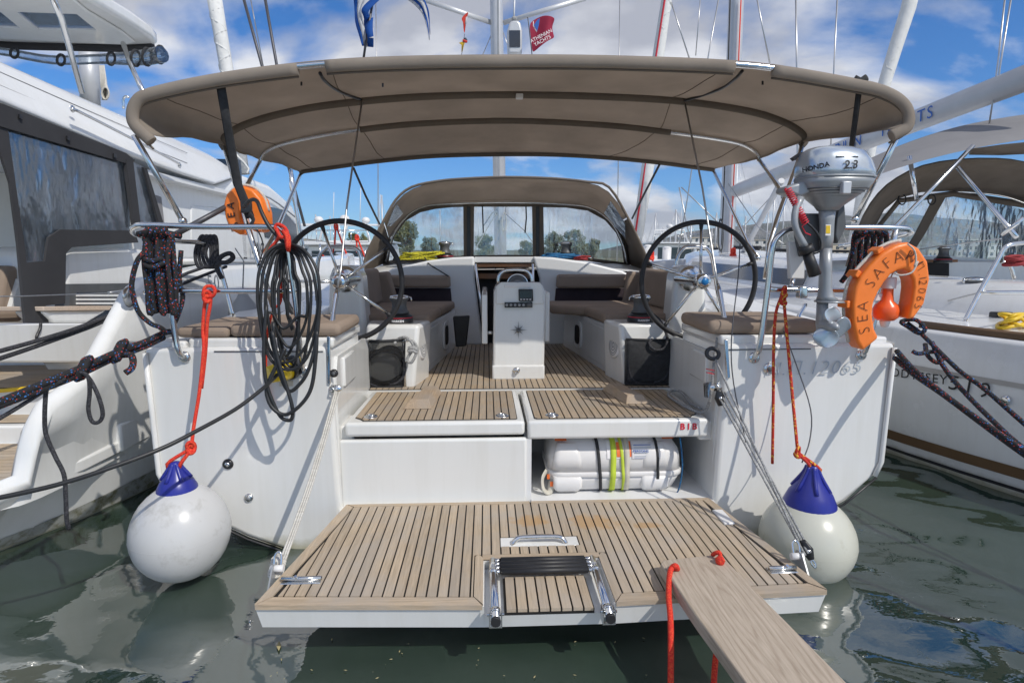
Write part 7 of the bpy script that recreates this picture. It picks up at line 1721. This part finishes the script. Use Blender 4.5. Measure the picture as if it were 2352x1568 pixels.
# loose gear on it
tangle('coiled_hose', 2330, 738, 3.6, 70, 40, 26, .012, YELHOSE, 'yellow hose coiled on the deck of the right-hand neighbour', 8)
tangle('coiled_line', 2335, 600, 4.6, 60, 28, 26, .014, DREDROPE, 'dark red line bundled at the right edge above the neighbour cockpit', 9)
tangle('coiled_line', 2155, 668, 4.9, 60, 18, 26, .011, GREYROPE, 'grey line heaped on the coaming left of the neighbour winch', 10)
tangle('coiled_line', 2300, 655, 4.9, 90, 14, 26, .011, GREYROPE, 'grey line trailing along the coaming right of the neighbour winch', 12)
# inflatable tender on its foredeck
dg = thing('inflatable_dinghy', UY(1560, 690, 11.8), 'grey inflatable dinghy stowed beyond the starboard wheel', 'dinghy')
part('inflatable_tube', MB().tube(PP([(1400, 640, 14.5), (1480, 636, 12.6), (1560, 636, 11.6), (1592, 637, 11.4), (1612, 638, 11.35), (1618, 638, 11.34)]), [.30, .33, .36, .34, .25, .06], 16, sub=4), RUBG, dg)
part('inflatable_tube', MB().tube(PP([(1460, 655, 15), (1540, 650, 13), (1625, 640, 12.2), (1640, 640, 12.1)]), [.28, .32, .3, .08], 14, sub=3), M('dark_grey_inflatable', (.12, .125, .13), .6), dg)
part('tube_cap', MB().lathe([(0, -.02), (.10, -.015), (.12, 0)], UY(1594, 636, 11.0), 'Y', 20), RUBG, dg)
m = MB(); knot(m, UY(1684, 583, 9.0), .02, 1.8); knot(m, UY(1686, 596, 9.0), .02, 1.6)
m.tube(PP([(1686, 600, 9), (1668, 680, 9)]), .017, 7); m.tube(PP([(1688, 600, 9), (1704, 690, 9)]), .017, 7); m.tube(PP([(1694, 600, 9), (1703, 620, 9), (1706, 690, 9)]), .017, 7); m.tube(PP([(1687, 600, 9), (1683, 640, 9)]), .017, 7)
solo('tied_rope', m, RED, 'red ropes knotted to the lifeline beyond the starboard wheel', 'rope')
m = MB(); knot(m, UY(1614, 592, 13), .03, 1.6); m.tube(PP([(1610, 595, 13), (1608, 660, 13)]), .022, 7) ; m.tube(PP([(1616, 595, 13), (1620, 640, 13)]), .02, 7)
m2 = MB(); knot(m2, UY(1496, 588, 14), .032, 1.6); m2.tube(PP([(1490, 592, 14), (1487, 640, 14)]), .024, 7); m2.tube(PP([(1499, 592, 14), (1502, 640, 14)]), .022, 7)
solo('tied_rope', m2, RED, 'bright red rope tied to a far rail left of the grey dinghy', 'rope')

# ================================================================ FAR BOATS, TREES, BUILDINGS
def far_sailboat(px, Y, label, hl=10.0, mast_px=None, lean=0, hull_m=None, furl=False):
    b0 = UY(px, 600, Y); x = b0.x
    t = thing('sailboat', (x, Y, 0), label, 'sailboat', 'sailboats moored further along the marina')
    rws = []
    for k in range(9):
        u = k / 8; hw = 1.7 * (math.sin(math.pi * min(1, .25 + u * .75)) ** .7) + .02; y = Y + hl * (u - .3)
        rws.append([Vector((x - hw * .6, y, -.1)), Vector((x - hw, y, 1.0 + .3 * u)), Vector((x + hw, y, 1.0 + .3 * u)), Vector((x + hw * .6, y, -.1))])
    part('hull', MB().grid(rws, smooth=False).add(rws[0], [(0, 1, 2, 3)]), hull_m or GELR, t)
    part('cabin', MB().prism([(x - 1.1, Y - hl * .05, 1.0), (x + 1.1, Y - hl * .05, 1.0), (x + .9, Y - hl * .05, 1.5), (x - .9, Y - hl * .05, 1.5)], (0, hl * .38, 0)), GELR, t, bevel=.08)
    mh = (mast_px if mast_px else 13.5)
    part('mast', MB().tube([(x, Y + hl * .2, 1.2), (x + lean, Y + hl * .2, 1.2 + mh)], .085, 8), ALU, t)
    part('boom', MB().tube([(x, Y + hl * .2, 2.4), (x, Y - hl * .2, 2.3)], .16, 8), CANVG, t)
    part('forestay', MB().tube([(x, Y + hl * .69, 1.3), (x + lean, Y + hl * .2, 1.0 + mh)], .07 if furl else .012, 6), SAILW if furl else WIRE, t)
    part('backstay', MB().tube([(x, Y - hl * .29, 1.1), (x + lean, Y + hl * .2, 1.1 + mh)], .012, 5), WIRE, t)
    for s in (-1, 1): part('shroud', MB().tube([(x + s * 1.6, Y + hl * .2, 1.1), (x + s * .6, Y + hl * .2, 1.2 + mh * .55), (x + lean, Y + hl * .2, 1.2 + mh)], .012, 5), WIRE, t)
    return t
specs = [(1488, 62), (1512, 66), (1530, 90), (1548, 74), (1585, 80), (1612, 95), (1640, 100), (1725, 70), (1770, 85), (1790, 64), (1815, 78), (1848, 92), (1868, 58), (1895, 84), (1925, 75), (1740, 110), (720, 70), (752, 85), (870, 64), (1010, 95), (1100, 110), (1265, 100), (1345, 90), (1570, 48), (1600, 55), (1660, 60), (1712, 50)]
ORD = 'first second third fourth fifth sixth seventh eighth ninth tenth eleventh twelfth thirteenth fourteenth fifteenth sixteenth seventeenth eighteenth nineteenth twentieth twenty-first twenty-second twenty-third twenty-fourth twenty-fifth twenty-sixth twenty-seventh twenty-eighth'.split()
specs.sort()
for i, (px, Y) in enumerate(specs):
    far_sailboat(px, Y, 'far white sailboat whose bare mast is the %s from the left in the marina' % ORD[i], hl=9 + (i * 37 % 5), mast_px=(3.4 + (i * 13 % 7) * .35) if px < 1700 and px > 1450 else (5.5 + (i * 7 % 6) * .9), lean=.1 * math.sin(i))
# nearer masts with rolled headsails that stand against the sky
def tall_rig(name, pts, Y, r, m, label, extras=(), stripe=None):
    c = UY(pts[-1][0], pts[-1][1], Y); t = thing('moored_sailboat', (c.x, Y, 0), label, 'sailboat')
    rws = []
    for k in range(7):
        u = k / 6; hw = 1.6 * (math.sin(math.pi * min(1, .3 + u * .7)) ** .7) + .02; y = Y + 9 * (u - .5)
        rws.append([Vector((c.x - hw * .6, y, -.1)), Vector((c.x - hw, y, 1.0)), Vector((c.x + hw, y, 1.0)), Vector((c.x + hw * .6, y, -.1))])
    part('hull', MB().grid(rws, smooth=False).add(rws[0], [(0, 1, 2, 3)]), GELR, t)
    part(name, MB().tube(PP([(x, y, Y) for x, y in pts]), r, 10), m, t)
    if isinstance(r, list):
        q = densify(PP([(x, y, Y) for x, y in pts]), 12); sp_pts = []
        for i, p in enumerate(q):
            a = i * .9; sp_pts.append(p + Vector((math.cos(a), -abs(math.sin(a)) , 0)) * (sum(r) / len(r) * .93))
        part('leech_roll', MB().tube(sp_pts, .022, 5), SAILW, t)
    if stripe: part('sun_stripe', MB().tube(PP([(x + dx, y, Y - .12) for (x, y), dx in zip(pts, stripe)]), .03, 6), PRINTR, t)
    for (ep, er, em, en) in extras: part(en, MB().tube(PP([(x, y, Y) for x, y in ep]), er, 6), em, t)
tall_rig('furled_sail', [(1545, -150), (1531, 0), (1512, 130), (1490, 370), (1462, 560)], 17, [.14, .15, .17, .19, .16], SAILW, 'sailboat with a white furled headsail edged in red, right of the sprayhood', extras=[([(1540, 0), (1585, 140)], .02, WIRE, 'stay'), ([(1560, 430), (1595, 600)], .02, WIRE, 'stay'), ([(1565, 430), (1700, 560)], .018, WIRE, 'stay'), ([(1610, -20), (1598, 128)], .015, WIRE, 'stay'), ([(1652, -10), (1627, 128), (1580, 450), (1555, 590)], .02, WIRE, 'stay')], stripe=[-4, -4, -5, -6, -6])
tall_rig('furled_sail', [(2105, -60), (2086, 20), (2060, 100), (2032, 190), (2000, 330), (1960, 560)], 14, [.16, .16, .15, .14, .13, .12], SAILW, 'sailboat whose white furled headsail leans up behind the right end of the bimini', extras=[([(1828, -20), (1830, 160), (1832, 400), (1834, 600)], .022, WIRE, 'shroud'), ([(1924, -20), (1915, 165), (1908, 340)], .018, WIRE, 'shroud'), ([(1735, -20), (1768, 145)], .018, WIRE, 'stay'), ([(2325, -20), (2296, 160), (2290, 230)], .02, WIRE, 'shroud')])
# motor yachts beyond the port wheel
def motor_yacht(px, Y, w, label, h=2.2, y_len=9):
    c = UY(px, 600, Y); t = thing('motor_yacht', (c.x, Y, 0), label, 'motor yacht', None); x = c.x
    rws = []
    for k in range(7):
        u = k / 6; hw = w * (1 - u ** 3 * .9); y = Y + y_len * u
        rws.append([Vector((x - hw * .8, y, -.1)), Vector((x - hw, y, 1.1 + .5 * u)), Vector((x + hw, y, 1.1 + .5 * u)), Vector((x + hw * .8, y, -.1))])
    part('hull', MB().grid(rws, smooth=False).add(rws[0], [(0, 1, 2, 3)]), GELR, t)
    part('superstructure', MB().prism([(x - w * .85, Y + 1.0, 1.1), (x + w * .85, Y + 1.0, 1.1), (x + w * .75, Y + 1.0, h), (x - w * .75, Y + 1.0, h)], (0, y_len * .5, 0)), GELR, t, bevel=.1)
    part('saloon_window', MB().box((x - w * .65, Y + .98, 1.35), (x + w * .65, Y + 1.02, h - .3)), TINT, t)
    fb = part('flybridge', MB().box((x - w * .9, Y + .3, h), (x + w * .9, Y + y_len * .55, h + .12)), GELR, t, bevel=.04)
    for k in range(5): part('rail_post', MB().tube([(x - w * .85 + k * w * .425, Y + .35, h + .1), (x - w * .85 + k * w * .425, Y + .35, h + .75)], .02, 6), STEEL, fb)
    part('rail_top', MB().tube([(x - w * .85, Y + .35, h + .75), (x + w * .85, Y + .35, h + .75)], .025, 6), STEEL, fb)
    part('radar_arch', MB().tube([(x - w * .7, Y + 2.5, h), (x - w * .55, Y + 2.8, h + 1.2), (x + w * .55, Y + 2.8, h + 1.2), (x + w * .7, Y + 2.5, h)], .08, 8), GELR, fb)
    part('radome', MB().sphere((x, Y + 2.8, h + 1.5), .28, 8, .8), WHITEP, fb)
    part('antenna', MB().tube([(x + w * .4, Y + 2.8, h + 1.2), (x + w * .45, Y + 2.9, h + 3.2)], .02, 5), WHITEP, fb)
motor_yacht(705, 34, 2.2, 'white motor yacht with flybridge seen under the left edge of the port wheel', 2.3)
motor_yacht(765, 30, 2.1, 'white motor yacht with radar arch seen through the middle of the port wheel', 2.1)
motor_yacht(822, 36, 2.2, 'white motor yacht with radome just left of the sprayhood', 2.4)
motor_yacht(1560, 46, 2.3, 'white motor yacht far behind the grey dinghy', 2.6)
# near neighbour bow left: white deck with rails and red fender ropes
nb = thing('moored_yacht', UY(770, 700, 12), 'white yacht with steel rails lying ahead of the catamaran, behind the port wheel', 'yacht')
part('hull', MB().prism([UY(x, y, 12) for x, y in ((655, 622), (720, 606), (900, 612), (905, 720), (655, 720))], (0, 6, 0)), GELR, nb, bevel=.15, seg=4)
part('cabin', MB().prism([UY(x, y, 13) for x, y in ((690, 612), (720, 588), (800, 590), (830, 612))], (0, 3, 0)), GELR, nb, bevel=.1, seg=3)
for px in (735, 790, 838, 846): part('rail_post', MB().tube(PP([(px, 560 if px < 830 else 568, 12), (px + 2, 614, 12)]), .018, 6), STEEL, nb)
part('lifeline', MB().tube(PP([(680, 545, 12), (790, 562, 12), (900, 590, 12)]), .008, 5).tube(PP([(680, 580, 12), (900, 605, 12)]), .008, 5), WIRE, nb)
def tied(pts_list, kn, Y, label, r=.018):
    m = MB(); knot(m, UY(kn[0], kn[1], Y), r, 1.6)
    for p in pts_list: m.tube(PP([(x, y, Y) for x, y in p]), r, 6)
    solo('tied_rope', m, RED, label, 'rope')
tied([[(771, 522), (769, 560), (763, 585)], [(774, 524), (790, 570), (800, 592), (822, 632)]], (772, 522), 12, 'red rope slung from a rail post inside the upper part of the port wheel')
tied([[(819, 550), (820, 580)], [(822, 550), (838, 590), (856, 625)]], (820, 548), 12, 'red rope tied high near the sprayhood, seen through the right of the port wheel')
tied([[(740, 600), (736, 640)], [(741, 600), (744, 642)]], (740, 594), 11.8, 'short double red rope hanging behind the lower left spoke of the port wheel')
tied([[(1447, 612), (1449, 640)]], (1446, 606), 11.8, 'red rope tied just right of the sprayhood')
# dome-topped pile cap posts near right
for i, (px, y0, y1, Y) in enumerate(((1488, 566, 660, 20), (1528, 570, 660, 20))):
    c = UY(px, y1, Y); t = thing('davit_post', (c.x, Y, c.z), ('left' if i == 0 else 'right') + ' of two white davit posts beyond the starboard wheel', 'post')
    part('post', MB().tube(PP([(px, y1, Y), (px + 4 * i, y0, Y)]), .16, 10), WHITEP, t)
    part('post_cap', MB().sphere(UY(px + 4 * i, y0, Y), .165, 6, .4), WHITEP, t)
# trees
LEAF = [M('leaf_olive', (0.20, 0.205, 0.085), .7, var=.35, vs=.8, trans=.25), M('leaf_dark', (0.17, 0.185, 0.095), .7, var=.35, vs=.8, trans=.2)]
BARK = M('bark', (.09, .07, .05), .9, var=.3, vs=3)
def tree(px, py_top, Y, wpx, label, mi=0, droop=0.0, seed=0, n=4200):
    rnd = random.Random(seed); top = UY(px, py_top, Y); wm = (UY(px + wpx / 2, py_top, Y) - UY(px - wpx / 2, py_top, Y)).length
    hgt = top.z - 1; t = thing('tree', (top.x, Y, 1), label, 'tree', None)
    part('trunk', MB().tube([(top.x, Y, .6), (top.x + .1, Y, 1 + hgt * .45), (top.x, Y, 1 + hgt * .9)], [wm * .035 + .12, wm * .025 + .08, .04], 8), BARK, t)
    lm = MB(); clumps = []
    for k in range(16):
        a = rnd.uniform(0, 6.28); rr = (rnd.random() ** .5) * wm * .40; z = 1 + hgt * (.30 + .62 * rnd.random()); rr *= (1.1 - .55 * ((z - 1) / hgt) ** 2)
        clumps.append((Vector((top.x + rr * math.cos(a), Y + rr * math.sin(a), z)), wm * rnd.uniform(.10, .19)))
    clumps.append((Vector((top.x, Y, 1 + hgt * .88)), wm * .15))
    br = MB()
    for c, r_ in clumps: br.tube([(top.x, Y, 1 + (c.z - 1) * .55), c], [.07, .03], 5)
    part('limbs', br, BARK, t)
    s = wm * .017 + .05
    for i in range(n):
        c, r_ = clumps[i % len(clumps)]
        d = Vector((rnd.gauss(0, 1), rnd.gauss(0, 1), rnd.gauss(0, 1))); d.normalize(); p = c + d * r_ * (rnd.random() ** .4)
        if droop: p.z -= droop * r_ * rnd.random() * 2
        a_ = Vector((rnd.gauss(0, 1), rnd.gauss(0, 1), rnd.gauss(0, 1))).normalized(); b_ = a_.orthogonal().normalized(); ss = s * rnd.uniform(.6, 1.4)
        lm.add([p - a_ * ss, p + b_ * ss * .5, p + a_ * ss, p - b_ * ss * .5], [(0, 1, 2, 3)])
    part('crown', lm, LEAF[mi], t)
tree(807, 528, 75, 34, 'light green weeping tree beyond the port wheel, left of a pair', 0, 1.0, 1)
tree(834, 530, 78, 34, 'light green weeping tree beyond the port wheel, nearest the sprayhood', 0, 1.0, 2)
tree(935, 506, 70, 80, 'tall tree seen through the left sprayhood window', 0, .3, 3, 6000)
tree(985, 545, 74, 56, 'lower bushy tree right of the tall one in the left sprayhood window', 1, .2, 4)
tree(1112, 540, 95, 62, 'tree behind the mast in the middle sprayhood window', 1, .1, 5)
tree(1208, 552, 95, 44, 'tree at the right side of the middle sprayhood window', 1, .1, 6)
tree(1272, 532, 82, 66, 'tree at the left of the right sprayhood window', 1, .2, 7, 5000)
tree(1318, 528, 80, 74, 'tallest tree in the right sprayhood window', 1, .2, 8, 5000)
tree(1362, 548, 84, 56, 'lower tree right of the tallest in the right sprayhood window', 1, .2, 9)
tree(1500, 566, 66, 34, 'dark green tree left of the starboard wheel', 0, .2, 10)
tree(1535, 560, 64, 40, 'dark green tree inside the left part of the starboard wheel', 0, .2, 11)
for k in range(10):
    px = 1560 + k * 48; tree(px, 586 - (k * 5 % 7), 160, 30, '%s from the left of the small shoreline trees below the hills' % ORD[k], 1, 0, 20 + k, 500)
# white buildings on the far shore
STUC = [M('white_stucco', (.66, .65, .62), .9, var=.06), M('cream_stucco', (.55, .48, .38), .9, var=.06), M('grey_stucco', (.42, .42, .41), .9, var=.06)]
rnd = random.Random(3)
for k, px in enumerate([690, 745, 1575, 1605, 1632, 1700, 1745, 1790, 1835, 1880, 1930, 2010, 2080, 2150, 2220, 2300]):
    Y = 210 + rnd.uniform(0, 80); c = UY(px, 600, Y); wd = rnd.uniform(8, 16); ht_ = rnd.choice((4.5, 6, 8)) if px > 1400 else rnd.choice((5, 7))
    t = thing('building', (c.x, Y, 1.5), 'small pale flat-roofed building, %s from the left along the far shore' % ORD[k], 'building', 'buildings along the far shore')
    part('wall', MB().box((c.x - wd / 2, Y, 0), (c.x + wd / 2, Y + 9, ht_ + 1.5)), STUC[k % 3], t)
    part('roof', MB().box((c.x - wd / 2 - .3, Y - .3, ht_ + 1.5), (c.x + wd / 2 + .3, Y + 9.3, ht_ + 1.8)), STUC[(k + 1) % 3], t)
    fl_ = int(ht_ // 2.6)
    for f_ in range(fl_):
        for q in range(4):
            x0 = c.x - wd / 2 + wd * (q + .3) / 4
            part('window', MB().box((x0, Y - .05, 2.6 + f_ * 2.7), (x0 + wd * .1, Y + .05, 4.0 + f_ * 2.7)), TINT, t)

# ---- thin summer haze over the harbour: one closed box round everything but the sky
hzm = bpy.data.materials.new('haze'); hzm.use_nodes = True; t = hzm.node_tree
for n_ in list(t.nodes):
    if n_.type != 'OUTPUT_MATERIAL': t.nodes.remove(n_)
pv = t.nodes.new('ShaderNodeVolumePrincipled'); pv.inputs['Color'].default_value = (0.80, 0.88, 1.0, 1); pv.inputs['Density'].default_value = 0.00005; pv.inputs['Anisotropy'].default_value = 0.2
t.links.new(pv.outputs[0], t.nodes['Material Output'].inputs['Volume'])
hb_ = MB().box((-14600, -100, -6), (14600, 7000, 620))
struct('haze', hb_, hzm, kind='stuff')
